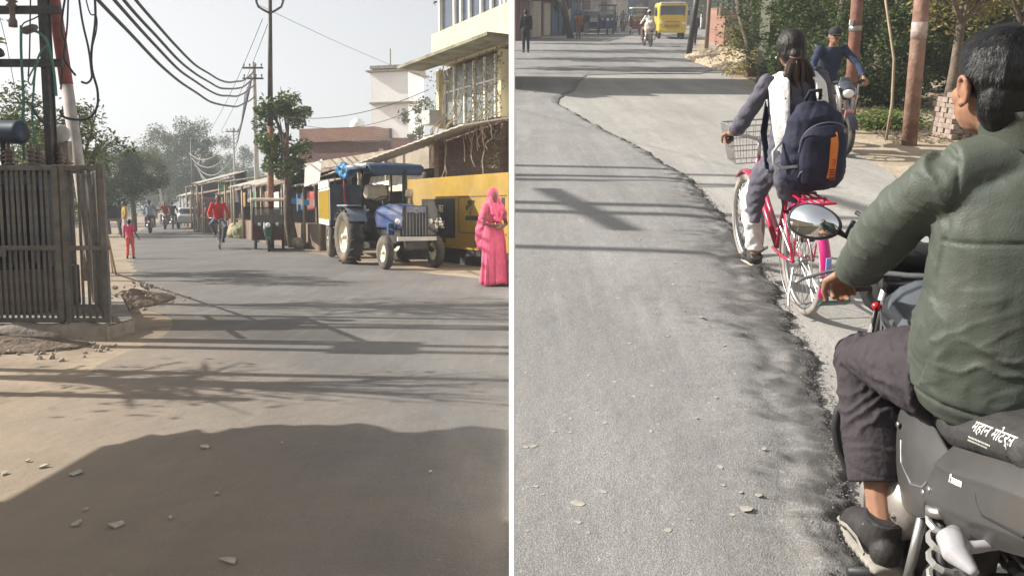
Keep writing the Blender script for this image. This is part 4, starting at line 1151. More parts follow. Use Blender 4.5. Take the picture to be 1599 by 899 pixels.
def ride_pose(seat, bar, peg, k=1.0, knee_out=.17, lean=.12, barw=.30, pegw=.13, up=.0):
    """seated: seat/bar/peg are (y, z) of saddle top, grips, foot rests"""
    y, z = seat
    J = dict(pel=V(0, y, z + .10 * k), waist=V(0, y + lean * .2, z + .27 * k), chest=V(0, y + lean * .7, z + .48 * k), neck=V(0, y + lean, z + .66 * k), head=V(0, y + lean * 1.05 + .03, z + .785 * k))
    for s, n in ((-1, 'L'), (1, 'R')):
        sh = V(.18 * s * k, y + lean * .9, z + .60 * k); wr = V(barw * s, bar[0] - .05, bar[1] + .03)
        mid = (sh + wr) / 2; L_ = (wr - sh).length; ext = math.sqrt(max(.0004, (.29 * k) ** 2 - (L_ / 2) ** 2)) if L_ < .58 * k else .02
        J['sh' + n] = sh; J['wr' + n] = wr; J['el' + n] = mid + V(s * .55, -.05, -.8).normalized() * ext
        hip = V(.09 * s * k, y + .02, z + .08 * k); an = V(pegw * s, peg[0] - .03, peg[1] + .09)
        m2 = (hip + an) / 2; L2 = (an - hip).length; e2 = math.sqrt(max(.0004, (.43 * k) ** 2 - (L2 / 2) ** 2)) if L2 < .86 * k else .02
        dirk = V(s * .25, .85, .5); ax = (an - hip).normalized(); dirk = (dirk - ax * dirk.dot(ax)).normalized()
        J['hip' + n] = hip; J['an' + n] = an; J['kn' + n] = m2 + dirk * e2; J['to' + n] = V(pegw * s, peg[0] + .12, peg[1] + .03)
    return J, k

def figure(t, J, k, shirt, trousers, skin=None, hair=None, shoe=None, voxel=.016, short=False, longhair=False, cap=None, face=True, skirt=None, scarf=None, hair_full=True, bare_feet=False, look=0.0, hands=True):
    skin = skin or M_SKIN; hair = hair or M_HAIR
    b = MB(); g = J; nm = 'body'
    hd = g['head']
    b.ell(hd, (.074 * k, .092 * k, .115 * k), (0, 0, look)); b.ell(hd + V(0, .02, -.055) * k, (.055 * k, .07 * k, .065 * k), (0, 0, look))
    fx = V(-math.sin(look), math.cos(look), 0); rx = V(math.cos(look), math.sin(look), 0)
    b.tube([hd + fx * .08 * k + V(0, 0, .02 * k), hd + fx * .105 * k + V(0, 0, -.02 * k)], [.008 * k, .016 * k], 6)
    for s in (-1, 1): b.ell(hd + rx * s * .076 * k + V(0, 0, -.005 * k), (.012 * k, .022 * k, .034 * k), (0, 0, look))
    b.tube([g['neck'] - V(0, 0, .06 * k), (g['neck'] + hd) / 2, hd - V(0, 0, .03 * k)], [.062 * k, .05 * k, .05 * k], 10)
    b.tube([g['pel'], g['waist'], g['chest'], g['neck'] - V(0, 0, .03 * k)], [.13 * k, .12 * k, .14 * k, .07 * k], 12, True, [(1.05, .75), (1, .75), (1.05, .72), (1.2, .8)], up=(1, 0, 0))
    for n in 'LR':
        b.tube([g['sh' + n], g['el' + n], g['wr' + n]], [.042 * k, .036 * k, .026 * k], 9)
        d = (g['wr' + n] - g['el' + n]).normalized()
        if hands:
            hand(b, g['wr' + n] - d * .01 * k, (d + V(0, .3, -.1)).normalized() if g.get('grip') else d, V(0, .2, -1) if g.get('grip') else V(1 if n == 'L' else -1, .2, 0), 1 if n == 'L' else -1, k, .85 if g.get('grip') else .35)
        b.tube([g['hip' + n], g['kn' + n], g['an' + n]], [.07 * k, .05 * k, .036 * k], 9)
        fd = (g['to' + n] - g['an' + n])
        b.tube([g['an' + n], g['an' + n] + V(0, 0, -.03 * k), g['to' + n] + V(0, 0, .012 * k)], [.034 * k, .042 * k, .028 * k], 8)
    organic(nm, b, skin, t, voxel * .62, 1)
    # shirt
    if shirt:
        q = MB()
        q.tube([g['pel'] + V(0, 0, -.04 * k), g['waist'], g['chest'], g['neck'] - V(0, 0, .075 * k), g['neck'] - V(0, 0, .02 * k)], [.162 * k, .15 * k, .168 * k, .13 * k, .062 * k], 14, True, [(1.05, .78), (1, .78), (1.08, .72), (1.25, .72), (1.05, 1.0)], up=(1, 0, 0))
        for n in 'LR':
            q.ell(g['sh' + n], (.066 * k,) * 3)
            e = g['el' + n] + (g['wr' + n] - g['el' + n]) * (.0 if short else .86)
            if short: e = g['sh' + n] + (g['el' + n] - g['sh' + n]) * .75; q.tube([g['sh' + n], e], [.062 * k, .054 * k], 10)
            else: q.tube([g['sh' + n], g['el' + n], e], [.060 * k, .052 * k, .042 * k], 10)
        organic('shirt', q, shirt, t, voxel, 3, lambda c_, n_: .007 * k * fbm(c_.x * 9, c_.y * 9, c_.z * 13))
    if trousers:
        q = MB()
        q.tube([g['pel'] + V(0, 0, .07 * k), g['pel'], g['pel'] - V(0, 0, .06 * k)], [.145 * k, .16 * k, .14 * k], 12, True, (1.05, .8), up=(1, 0, 0))
        for n in 'LR':
            q.tube([g['hip' + n], g['kn' + n], g['kn' + n] + (g['an' + n] - g['kn' + n]) * .93], [.098 * k, .072 * k, .062 * k], 12)
            q.ell(g['kn' + n], (.07 * k,) * 3)
        organic('trousers', q, trousers, t, voxel, 3, lambda c_, n_: .006 * k * fbm(c_.x * 8, c_.y * 8, c_.z * 15))
    if hair_full:
        q = MB()
        q.ell(hd + V(0, 0, .028 * k) - fx * .016 * k, (.082 * k, .094 * k, .098 * k), (0, 0, look))
        q.ell(hd - V(0, 0, .03 * k) - fx * .05 * k, (.07 * k, .05 * k, .08 * k), (0, 0, look))
        if longhair: q.tube([hd - fx * .08 * k, hd - fx * .12 * k - V(0, 0, .15 * k), hd - fx * .11 * k - V(0, 0, .35 * k)], [.05 * k, .045 * k, .015 * k], 8)
        organic('hair', q, hair, t, voxel * .7, 2, lambda c_, n_: .004 * k * fbm(c_.x * 40, c_.y * 40, c_.z * 20))
    if cap:
        q = MB(); q.ell(hd + V(0, 0, .05 * k), (.09 * k, .102 * k, .085 * k), (0, 0, look)); organic('cap', q, cap, t, voxel * .7, 1)
        q = MB(); P = []
        for i in range(9):
            a = -1.2 + 2.4 * i / 8; P.append((math.sin(a) * .085 * k, math.cos(a) * .085 * k))
        P2 = [(x * 1.05, y + (.075 * k) * max(0, math.cos(x / (.085 * k) * 1.3))) for x, y in P]
        q._add([hd + rx * x + fx * y + V(0, 0, .035 * k) for x, y in P] + [hd + rx * x + fx * y + V(0, 0, .02 * k) for x, y in P2] , [(i, i + 1, 10 + i, 9 + i) for i in range(8)])
        q.build('cap_peak', cap, t)
    if shoe:
        for n in 'LR':
            q = MB(); a = g['an' + n]; o = g['to' + n]
            q.tube([a + V(0, -.03, -.03) * k, a + V(0, .0, -.045) * k, (a + o) / 2 + V(0, 0, -.01) * k, o + V(0, .01, .01) * k], [.045 * k, .05 * k, .045 * k, .035 * k], 10, True, (1, 1))
            q.ell(o, (.04 * k, .05 * k, .032 * k))
            organic('shoe', q, shoe, t, voxel * .8, 1)
    if face:
        for s in (-1, 1):
            MB().ell(hd + fx * .083 * k + rx * s * .03 * k + V(0, 0, .008 * k), (.011 * k, .006 * k, .006 * k), (0, 0, look), 8, 6).build('eye', M_HAIR, t)
        MB().ell(hd + fx * .088 * k - V(0, 0, .052 * k), (.022 * k, .007 * k, .006 * k), (0, 0, look), 8, 6).build('mouth', mat('lips', (.2, .07, .06), .5), t)
    return t

def cloth(name, c, var=.12, **k): return mat('cloth_' + name, c, .85, var=var, scale=14, bump=.25, bscale=60, **k)

def bicycle(label, W, loc, rz, mframe, mtyre=None, mrim=None, basket=False, guards=True, carrier=True, n=40, stand=True, steer=0.0, group=None):
    """roadster: front +y; origin on the ground under the rear axle"""
    t = thing('bicycle', label, 'bicycle', W, loc, rz, group)
    R = .325; WB = 1.06
    mt = mtyre or M_TYRE; mr = mrim or M_CHROME
    wheel(t, (0, 0, R), R, .042, .90, mt, mr, 36, 0, n, hub=.026, fine=True)
    wheel(t, (0, WB, R), R, .042, .90, mt, mr, 36, 0, n, hub=.02, fine=True)
    bb = V(0, .44, .29); seat = V(0, .27, .80); head0 = V(0, .90, .64); head1 = V(0, .86, .80)
    f = MB()
    f.tube([bb, V(0, .36, .52), seat], .017, 10); f.cyl(head0 + V(0, .02, -.05), head1, .02, None, 10)
    f.tube([head1 - V(0, -.01, .07), V(0, .62, .52), V(0, .45, .40), V(0, .40, .42)], .016, 10)
    f.tube([head0, V(0, .66, .45), bb], .019, 10)
    f.build('frame', mframe, t)
    q = MB()
    for s in (-1, 1):
        q.tube([bb + V(s * .03, 0, 0), V(s * .055, .2, .30), V(s * .06, 0, R)], .010, 8); q.tube([V(s * .02, .33, .66), V(s * .055, .15, .5), V(s * .06, 0, R)], .009, 8)
    q.build('rear_stays', mframe, t)
    fk = MB()
    for s in (-1, 1): fk.tube([head0 + V(s * .03, .02, -.06), V(s * .05, .98, .42), V(s * .052, WB, R)], [.013, .012, .009], 8)
    fk.cyl(head0 + V(-.045, .02, -.06), head0 + V(.045, .02, -.06), .014, None, 8); fk.build('fork', mframe, t)
    hb = MB().tube([V(-.27, .62, .98), V(-.27, .72, .985), V(-.22, .80, .985), V(-.08, .86, .95), V(0, .855, .92), V(.08, .86, .95), V(.22, .80, .985), V(.27, .72, .985), V(.27, .62, .98)], .011, 8)
    hb.cyl(head1, V(0, .855, .93), .013, None, 8); hb = hb.build('handlebar', mr, t)
    for s in (-1, 1):
        MB().cyl((s * .27, .60, .98), (s * .27, .71, .985), .017, None, 8).build('grip', M_BLKPL, hb)
    sd_ = MB(); sd_.ell((0, .20, .845), (.10, .09, .035)); sd_.tube([(0, .22, .85), (0, .38, .85), (0, .42, .845)], [.06, .03, .02], 8, True, (.5, 1), up=(0, 0, 1))
    organic('saddle', sd_, M_BLKPL, t, .012, 2); MB().cyl(seat, (0, .25, .84), .013, None, 8).build('seat_post', mr, t)
    if guards:
        for nm, cy, a0, a1 in (('rear_mudguard', 0, -.35, 2.5), ('front_mudguard', WB, .6, 2.35)):
            q = MB(); vs = []; fs = []; N_ = 22
            for i in range(N_ + 1):
                a = a0 + (a1 - a0) * i / N_
                a = PI - a
                for x, dr_ in ((-.032, .012), (-.022, .028), (0, .034), (.022, .028), (.032, .012)):
                    vs.append((x, cy + math.cos(a) * (R + dr_), R + math.sin(a) * (R + dr_)))
            for i in range(N_):
                for j in range(4): fs.append((i * 5 + j, i * 5 + j + 1, i * 5 + j + 6, i * 5 + j + 5))
            q._add(vs, fs, True); q.build(nm, mframe, t)
    if carrier:
        q = MB()
        for x in (-.065, -.02, .02, .065): q.cyl((x, -.22, .72), (x, .22, .72), .007, None, 6)
        for y in (-.22, -.08, .06, .2): q.box((0, y, .722), (.16, .03, .010))
        for s in (-1, 1): q.cyl((s * .075, -.08, .715), (s * .062, 0, R), .006, None, 6)
        q.build('carrier', mframe, t)
    if basket:
        q = MB(); c0 = V(0, 1.04, .88)
        for z, sx, sy in ((-.13, .13, .09), (-.04, .145, .10), (.05, .16, .115), (.13, .175, .13)):
            q.tube([c0 + V(-sx, -sy, z), c0 + V(sx, -sy, z), c0 + V(sx, sy, z), c0 + V(-sx, sy, z)], .004 if z < .1 else .006, 5, False, (1, 1), None, True)
        for i in range(28):
            u = i / 28 * 4; e = int(u); v = u - e
            cs = [(-1, -1), (1, -1), (1, 1), (-1, 1)]; a, b_ = cs[e], cs[(e + 1) % 4]; x = a[0] + (b_[0] - a[0]) * v; y = a[1] + (b_[1] - a[1]) * v
            q.cyl(c0 + V(x * .13, y * .09, -.13), c0 + V(x * .175, y * .13, .13), .0025, None, 4, False)
        for i in range(7): q.cyl(c0 + V(-.13 + i * .043, -.09, -.13), c0 + V(-.13 + i * .043, .09, -.13), .0025, None, 4, False)
        q.build('basket', mr, t)['kind'] = 'stuff'
    ch = MB(); ch.torus(bb + V(.045, 0, 0), .085, .006, (0, PI / 2, 0), 24, 6); ch.lathe([(.02, 0), (.08, 0)], bb + V(.045, 0, 0), 20, (0, PI / 2, 0))
    ch.build('chain_ring', mr, t)
    for s in (-1, 1):
        a = -.5 if s < 0 else PI - .5
        e = bb + V(s * .08, math.cos(a) * .165, math.sin(a) * .165)
        cr = MB().cyl(bb + V(s * .07, 0, 0), e, .010, .008, 8).build('crank', mr, t)
        MB().bbox(e + V(s * .05, 0, 0), (.09, .065, .022), .006).build('pedal', M_BLKPL, cr)
    if stand:
        MB().tube([V(-.05, .02, .28), V(-.10, -.06, .14), V(-.12, -.12, .09)], .007, 6).build('kickstand', mr, t)
    return t

def motorcycle(label, W, loc, rz, mbody, mcowl, group=None, name='motorcycle', scale=1.0, tail=True):
    """commuter motorcycle seen from ahead; front +y, origin on the ground midway"""
    t = thing(name, label, 'motorcycle', W, loc, rz, group, scale)
    R = .30
    wheel(t, (0, -.63, R), R, .10, .72, M_TYRE, M_BLKPL, 10, 0, 26, hub=.05)
    wheel(t, (0, .63, R), R, .085, .74, M_TYRE, M_BLKPL, 10, 0, 26, hub=.05)
    q = MB(); q.tube([V(0, .30, .80), V(0, .18, .45), V(0, -.15, .32)], [.04, .045, .04], 8); q.tube([V(0, .3, .8), V(0, -.2, .72), V(0, -.75, .76)], [.04, .045, .03], 8); q.build('frame', M_BLKPL, t)
    q = MB(); q.bbox((0, .05, .40), (.26, .36, .30), .05); q.cyl((0, .12, .48), (0, .22, .66), .085, .08, 12); q.cyl((-.16, 0, .36), (.16, 0, .36), .10, .10, 14); q.build('engine', M_ALU, t)
    for s in (-1, 1): MB().cyl((s * .09, .42, .84), (s * .085, .62, R), .021, .026, 10).build('fork', M_ALU if s else M_BLKPL, t)
    q = MB(); q.tube([V(0, -.08, .82), V(0, .08, .88), V(0, .26, .90), V(0, .36, .84)], [.09, .14, .15, .09], 14, True, [(.9, .9), (.75, 1), (.75, 1.05), (.7, 1)], up=(0, 0, 1)); organic('tank', q, mbody, t, .016, 3)
    q = MB(); q.tube([V(0, -.05, .80), V(0, -.3, .79), V(0, -.55, .82), V(0, -.82, .85)], [.11, .13, .12, .08], 12, True, (.45, 1), up=(0, 0, 1)); organic('seat', q, M_BLKPL, t, .016, 2)
    q = MB(); q.tube([V(0, -.45, .70), V(0, -.75, .76), V(0, -.95, .80)], [.13, .12, .05], 10, True, (.7, .9), up=(0, 0, 1)); organic('tail_cowl', q, mbody, t, .016, 2)
    q = MB(); q.tube([V(0, .40, .86), V(0, .50, .90), V(0, .58, .88)], [.10, .135, .09], 12, True, [(1, 1), (1, 1), (.8, .9)], up=(0, 0, 1)); q.tube([V(0, .46, .97), V(0, .40, 1.08)], [.12, .07], 10, True, (.25, 1), up=(0, 1, 0)); organic('headlight_cowl', q, mcowl, t, .014, 2)
    MB().ell((0, .59, .87), (.085, .04, .06)).build('headlight', M_LAMP, t)
    for s in (-1, 1): MB().ell((s * .17, .47, .82), (.05, .025, .022)).build('indicator', mat('amber_lens', (.6, .22, .03), .2), t)
    vs = []; fs = []
    for i in range(13):
        a = .35 + 1.9 * i / 12
        for x, dr_ in ((-.06, .02), (0, .035), (.06, .02)): vs.append((x, .63 + math.cos(a) * (R + dr_), R + math.sin(a) * (R + dr_)))
    for i in range(12):
        for j in range(2): fs.append((i * 3 + j, i * 3 + j + 1, i * 3 + j + 4, i * 3 + j + 3))
    q = MB(); q._add(vs, fs, True); q.build('front_mudguard', mbody, t)
    hb = MB().tube([V(-.37, .26, 1.02), V(-.24, .34, 1.03), V(-.12, .39, .98), V(.12, .39, .98), V(.24, .34, 1.03), V(.37, .26, 1.02)], .013, 8).build('handlebar', M_BLKPL, t)
    for s in (-1, 1):
        MB().cyl((s * .25, .335, 1.03), (s * .38, .255, 1.02), .019, None, 8).build('grip', M_BLKPL, hb)
        q = MB(); q.tube([V(s * .24, .34, 1.03), V(s * .28, .34, 1.13), V(s * .33, .33, 1.18)], .006, 6); q.ell((s * .36, .33, 1.19), (.065, .02, .04)); q.build('mirror', M_BLKPL, hb)
    MB().tube([V(.13, .15, .35), V(.15, -.1, .28), V(.17, -.45, .34), V(.18, -.8, .42)], [.025, .03, .05, .05], 10).build('exhaust', M_CHROME, t)
    MB().tube([V(-.25, .2, .33), V(-.27, .25, .55), V(0, .30, .62), V(.27, .25, .55), V(.25, .2, .33)], .013, 8).build('crash_guard', M_BLKPL, t)
    for s in (-1, 1): MB().cyl((s * .1, .1, .33), (s * .26, .1, .33), .015, None, 8).build('footrest', M_BLKPL, t)
    return t

def erickshaw(label, W, loc, rz, mroof, mbody, mcowl, group=None, s=1.0):
    """three wheeled electric rickshaw; front +y, origin on the ground under the front wheel"""
    t = thing('e_rickshaw', label, 'rickshaw', W, loc, rz, group, s)
    wheel(t, (0, 0, .22), .22, .09, .6, M_TYRE, M_ALU, 8, 0, 20, hub=.05)
    for x in (-.42, .42): wheel(t, (x, -1.55, .22), .22, .09, .6, M_TYRE, M_ALU, 8, 0, 20, hub=.05)
    MB().bbox((0, -1.25, .38), (.92, 1.7, .10), .02).build('floor', mbody, t)
    MB().bbox((0, -1.95, .70), (.92, .12, .75), .03).build('rear_panel', mbody, t)
    MB().bbox((0, -.36, .55), (.86, .06, .42), .02).build('front_panel', mbody, t)
    MB().bbox((0, -.75, .68), (.5, .3, .10), .03).build('driver_seat', M_BLKPL, t)
    MB().bbox((0, -1.65, .68), (.84, .4, .12), .04).build('passenger_seat', mcowl, t)
    q = MB(); q.tube([V(0, .02, .42), V(0, -.06, .66), V(0, -.16, .86)], [.10, .16, .15], 12, True, [(.6, 1), (.6, 1), (.5, 1)], up=(0, 1, 0)); organic('front_cowl', q, mcowl, t, .02, 2)
    MB().ell((0, .06, .80), (.075, .05, .075)).build('headlight', M_LAMP, t)
    for x in (-.26, .26): MB().ell((x, -.3, .82), (.05, .03, .05)).build('side_lamp', M_LAMP, t)
    for x in (-1, 1): MB().cyl((x * .05, 0, .22), (x * .06, -.1, .6), .018, None, 8).build('fork', M_ALU, t)
    vs = [(x, math.cos(a) * .25, .22 + math.sin(a) * .25) for a in [.5 + .2 * i for i in range(10)] for x in (-.06, .06)]
    q = MB(); q._add(vs, [(2 * i, 2 * i + 1, 2 * i + 3, 2 * i + 2) for i in range(9)], True); q.build('mudguard', mcowl, t)
    for x in (-.44, .44):
        MB().tube([V(x, -.36, .4), V(x, -.34, 1.1), V(x * .96, -.3, 1.52)], .018, 8).build('post', M_BLKPL, t)
        MB().tube([V(x, -1.95, .4), V(x, -1.97, 1.1), V(x * .96, -1.9, 1.52)], .018, 8).build('post', M_BLKPL, t)
        MB().cyl((x, -1.1, .42), (x, -1.1, 1.5), .014, None, 8).build('post', M_BLKPL, t)
    MB().box((0, -.345, .80), (.86, .02, .03)).box((0, -.32, 1.30), (.86, .02, .03)).build('windscreen_frame', M_BLKPL, t)
    MB().box((0, -.34, 1.05), (.84, .006, .46)).build('windscreen', mat('thin_glass', (.6, .65, .65), .05, var=.02, trans=.95, spec=.5), t)
    q = MB(); q.bbox((0, -1.1, 1.56), (1.0, 1.95, .09), .04); q.bbox((0, -.12, 1.55), (.98, .14, .07), .03); q.build('roof', mroof, t)
    MB().tube([V(-.3, -.35, .98), V(-.2, -.42, 1.0), V(.2, -.42, 1.0), V(.3, -.35, .98)], .012, 8).build('handlebar', M_BLKPL, t)
    return t
# ================================================================== LEVEL STREET: vehicles and people
FACE = math.atan2(-0.5, -0.866)        # heading that points a +y model along (0.5, -0.866)
HD = -(PI - math.atan2(0.5, 0.866)) # rotates +y onto (0.5,-0.866)
# ---- tractor
M_TBLUE = mat('tractor_blue', (0.020, 0.060, 0.18), 0.4, var=0.2, scale=4, dirt=0.5, coat=.2)
M_TGREY = mat('faded_blue_grey', (0.20, 0.23, 0.28), 0.5, var=0.15, dirt=0.4)
M_RIMC = mat('cream_rim_paint', (0.62, 0.56, 0.42), 0.5, var=0.12, scale=5, dirt=0.4)
M_MUDTY = mat('dusty_tyre', (0.055, 0.048, 0.04), 0.9, var=0.3, scale=6, dirt=0.6)
M_ENG = mat('oily_black_metal', (0.028, 0.026, 0.025), 0.55, .3, var=0.3, dirt=.2)
tc_ = (LG(548, 412) + LG(640, 412)) / 2
rearc = LG(548, 412) + Vector((0.866, 0.5, 0)) * 0.62
tr = thing('tractor', 'old blue tractor with canopy and cream wheels parked by the yellow wall', 'tractor', LW, (rearc.x, rearc.y, 0), HD, None, 1.04)
for x in (-.63, .63): wheel(tr, (x, 0, .615), .60, .36, .60, M_MUDTY, M_RIMC, 0, 17, 34, disc=True, hub=.12)
for x in (-.56, .56): wheel(tr, (x, 2.02, .35), .35, .17, .58, M_MUDTY, M_RIMC, 0, 0, 26, disc=True, hub=.08)
q = MB(); q.tube([V(0, .62, 1.08), V(0, 1.0, 1.09), V(0, 1.7, 1.09), V(0, 2.18, 1.07), V(0, 2.27, 1.05)], [.26, .27, .27, .26, .22], 20, True, [(.9, 1), (.95, 1), (.95, 1), (.95, 1), (.95, 1)], up=(0, 0, 1))
hood = organic('bonnet', q, M_TBLUE, tr, .025, 3)
MB().bbox((0, 1.45, 1.0), (.535, 1.6, .34), .05).build('bonnet_side', M_TBLUE, tr)
gr_ = MB().bbox((0, 2.27, .98), (.56, .07, .64), .05).build('grille', M_ENG, tr)
for i in range(7): MB().box((-.21 + i * .07, 2.315, .92), (.012, .02, .46)).build('grille_bar', M_TGREY, gr_)
MB().bbox((0, 2.312, 1.22), (.46, .03, .13), .03).build('nose_panel', M_TBLUE, gr_)
MB().torus((0, 2.335, 1.20), .05, .008, (PI / 2, 0, 0), 20, 6).build('badge', M_ALU, gr_)
bpz = MB().bbox((0, 2.36, .63), (.86, .06, .085), .01).build('bumper_plate', mat('dirty_white_plate', (.5, .48, .43), .6, var=.1, dirt=.4), tr)
MB().bbox((0, 2.3, .50), (.50, .14, .20), .03).build('front_weight', M_ENG, tr)
q = MB(); q.bbox((0, 1.2, .72), (.36, 1.5, .5), .05); q.bbox((0, .3, .75), (.42, .9, .55), .06); q.cyl((-.5, 0, .62), (.5, 0, .62), .13, None, 14); q.build('engine_block', M_ENG, tr)
MB().tube([V(-.5, 2.02, .36), V(-.3, 2.02, .52), V(.3, 2.02, .52), V(.5, 2.02, .36)], .05, 8).build('front_axle', M_ENG, tr)
for x in (-.6, .6):
    vs = []; fs = []
    for i in range(11):
        a = .55 + 2.0 * i / 10
        for dx_ in (-.2, .2): vs.append((x + dx_, math.cos(a) * .70, .60 + math.sin(a) * .70))
    for i in range(10): fs.append((2 * i, 2 * i + 1, 2 * i + 3, 2 * i + 2))
    q = MB(); q._add(vs, fs, True); q.box((x, .05, 1.31), (.40, .7, .035)); q.box((x - .2 * (1 if x > 0 else -1), 0.0, 1.1), (.02, .95, .42)); q.build('fender', M_TGREY, tr)
MB().bbox((0, -.05, 1.18), (.42, .4, .1), .03).bbox((0, -.27, 1.36), (.42, .08, .34), .03).build('seat', M_BLKPL, tr)
sw = MB().torus((0, .48, 1.42), .19, .014, (.5, 0, 0), 28, 8); sw.cyl((0, .48, 1.42), (0, .62, 1.15), .02, None, 8); sw.build('steering_wheel', M_BLKPL, tr)
MB().tube([V(-.16, 1.35, 1.3), V(-.16, 1.35, 1.5), V(-.16, 1.35, 1.98), V(-.2, 1.28, 2.12)], [.035, .055, .05, .035], 10).build('exhaust_pipe', M_BLKPL, tr)
pcq = MB().cyl((-.12, 1.7, 1.3), (-.12, 1.7, 1.5), .025, None, 8); pcq.lathe([(0, 0), (.06, 0), (.085, .03), (.085, .11), (.065, .16), (0, .17)], (-.12, 1.7, 1.48), 14); pcq.build('air_cleaner', mat('sand_plastic', (.42, .36, .24), .6, var=.1), tr)
for x, hx in ((-.36, 1), (.36, -1)): MB().ell((x, 2.22, .98), (.06, .07, .06)).build('headlight', M_LAMP, tr)
MB().tube([V(.26, 1.9, .82), V(.4, 1.85, .84), V(.42, 2.1, .8), V(.3, 2.25, .75)], .012, 6).build('steering_rod', M_ENG, tr)
MB().bbox((.37, 1.85, .82), (.14, .1, .24), .02).build('tool_box', M_TBLUE, tr)
# canopy
q = MB(); q.bbox((0, .32, 2.17), (1.28, 1.75, .07), .03); q.build('canopy_roof', mat('dull_white_blue_roof', (.42, .44, .47), .6, var=.1, dirt=.3), tr)
q = MB(); q.tube([V(0, 1.16, 2.18), V(0, 1.30, 2.12), V(0, 1.34, 1.95)], [.64, .64, .56], 16, True, [(1, .06), (1, .06), (1, .05)], up=(1, 0, 0)); q.bbox((0, .3, 2.11), (1.3, 1.8, .05), .02); q.build('canopy_lining', mat('navy_canopy_cloth', (.025, .045, .085), .7, var=.2), tr)
for x, y, m_ in ((.56, -.42, mat('red_post_paint', (.30, .03, .025), .5)), (-.56, -.42, M_BLKPL), (-.5, .62, mat('yellow_post_paint', (.62, .45, .05), .5)), (.5, .55, M_BLKPL)):
    MB().tube([V(x, y, 1.28), V(x * 1.02, y * 1.02, 1.8), V(x, y * 1.0, 2.14)], .026, 8).build('canopy_post', m_, tr)
q = MB(); q.ell((.62, -.42, 2.12), (.10, .28, .16)); q.ell((.64, -.2, 2.06), (.06, .26, .18)); q.ell((.45, -.55, 2.1), (.22, .08, .15))
organic('blue_tarp', q, mat('blue_tarpaulin', (.03, .15, .30), .5, var=.25), tr, .025, 1, lambda c_, n_: .06 * fbm(c_.x * 8, c_.y * 8, c_.z * 8))
q = MB(); q.bbox((-.05, -.1, 1.62), (.5, .25, .34), .08); organic('cloth_bundle', q, mat('cream_bundle', (.52, .47, .36), .9, var=.15), tr, .03, 2, lambda c_, n_: .05 * fbm(c_.x * 6, c_.y * 6, c_.z * 6))
# ---- trailer
tl = thing('trailer', 'yellow slatted farm trailer with blue headboard hitched behind the tractor', 'trailer', LW, (-3.92, 21.55, 0), -(PI - math.atan2(.30, .95)))
M_TYEL = mat('trailer_yellow', (0.55, 0.36, 0.03), 0.6, var=0.15, dirt=0.3)
M_TNAVY = mat('trailer_navy', (0.03, 0.045, 0.075), 0.6, var=0.2, dirt=0.25)
MB().bbox((0, -1.6, .92), (1.5, 3.2, .10), .02).build('bed', M_TNAVY, tl)
MB().bbox((0, -.02, 1.42), (1.5, .05, .95), .01).build('headboard', M_TNAVY, tl)
for s in (-1, 1):
    sd_ = MB().bbox((s * .745, -1.6, 1.40), (.03, 3.15, .90), .008).build('side_board', M_WHITEP, tl)
    for i in range(16): MB().box((s * .77, -.1 - i * .2, 1.38), (.025, .045, .78)).build('slat', M_TYEL, sd_)
    MB().box((s * .77, -1.6, 1.93), (.03, 3.2, .18)).build('top_band', M_WHITEP, sd_)
    MB().box((s * .77, -1.6, .93), (.03, 3.2, .14)).build('bottom_band', M_WHITEP, sd_)
for s in (-1, 1): wheel(tl, (s * .66, -.75, .5), .49, .24, .58, M_MUDTY, M_RIMC, 0, 0, 26, disc=True, hub=.1)
MB().box((0, .5, .62), (.12, 1.4, .1)).build('drawbar', M_ENG, tl)
MB().box((0, -1.6, .78), (.9, 3.0, .16)).build('chassis', M_ENG, tl)
MB().bbox((.7, -3.25, .9), (.12, .05, .16), .02).build('tail_lamp', mat('red_lens', (.3, .02, .03), .3), tl)
# ---- e-rickshaw
M_ROOFC = mat('cream_roof', (.66, .58, .46), .6, var=.08, dirt=.25)
p = LG(420, 393)
er = erickshaw('dark red e-rickshaw with cream roof parked facing the street', LW, (p.x, p.y, 0), PI + .27, M_ROOFC, mat('maroon_paint', (.055, .012, .014), .4, var=.2, dirt=.2), mat('dark_green_cowl', (.02, .06, .045), .4, var=.2), 'e-rickshaws')
q = MB()
# ---- woman in a pink sari
M_SARI = mat('pink_sari', (.62, .105, .185), .8, var=.15, scale=5, bump=.15, bscale=40)
p = LG(771, 446); sw_ = thing('person', 'woman in a bright pink sari with covered head walking past the yellow wall', 'person', LW, (p.x, p.y, 0), PI + .55)
J, k = stand_pose(1.60, .12); J['elR'] = V(.21, .06, 1.04); J['wrR'] = V(.05, .20, 1.02); J['elL'] = V(-.21, .06, 1.03); J['wrL'] = V(-.02, .22, .99)
figure(sw_, J, k, None, None, M_SKIND, voxel=.014, hair_full=True, shoe=None)
vs = []; N_ = 72
rings = []
for j in range(15):
    u = j / 14; z = 1.02 * (1 - u) + .035
    rx_ = .155 + .05 * math.sin(min(1, u * 2.6) * PI / 2) + .05 * u * u; ry_ = .125 + .03 * math.sin(min(1, u * 2.6) * PI / 2) + .07 * u * u
    ring = []
    for i in range(N_):
        a = 2 * PI * i / N_; f_ = .012 * math.sin(a * 9 + 3 * u) * u + .02 * u * u * math.sin(a * 15 + 1.3)
        front = max(0, math.sin(a)); f_ += .014 * u * math.sin(a * 26) * front
        ring.append(V((rx_ + f_) * math.cos(a), (ry_ + f_) * math.sin(a) + .03 * u, z - (.02 * math.sin(a * 3) if j == 14 else 0)))
    rings.append(ring)
MB().loft(rings).build('sari_skirt', M_SARI, sw_)
q = MB()
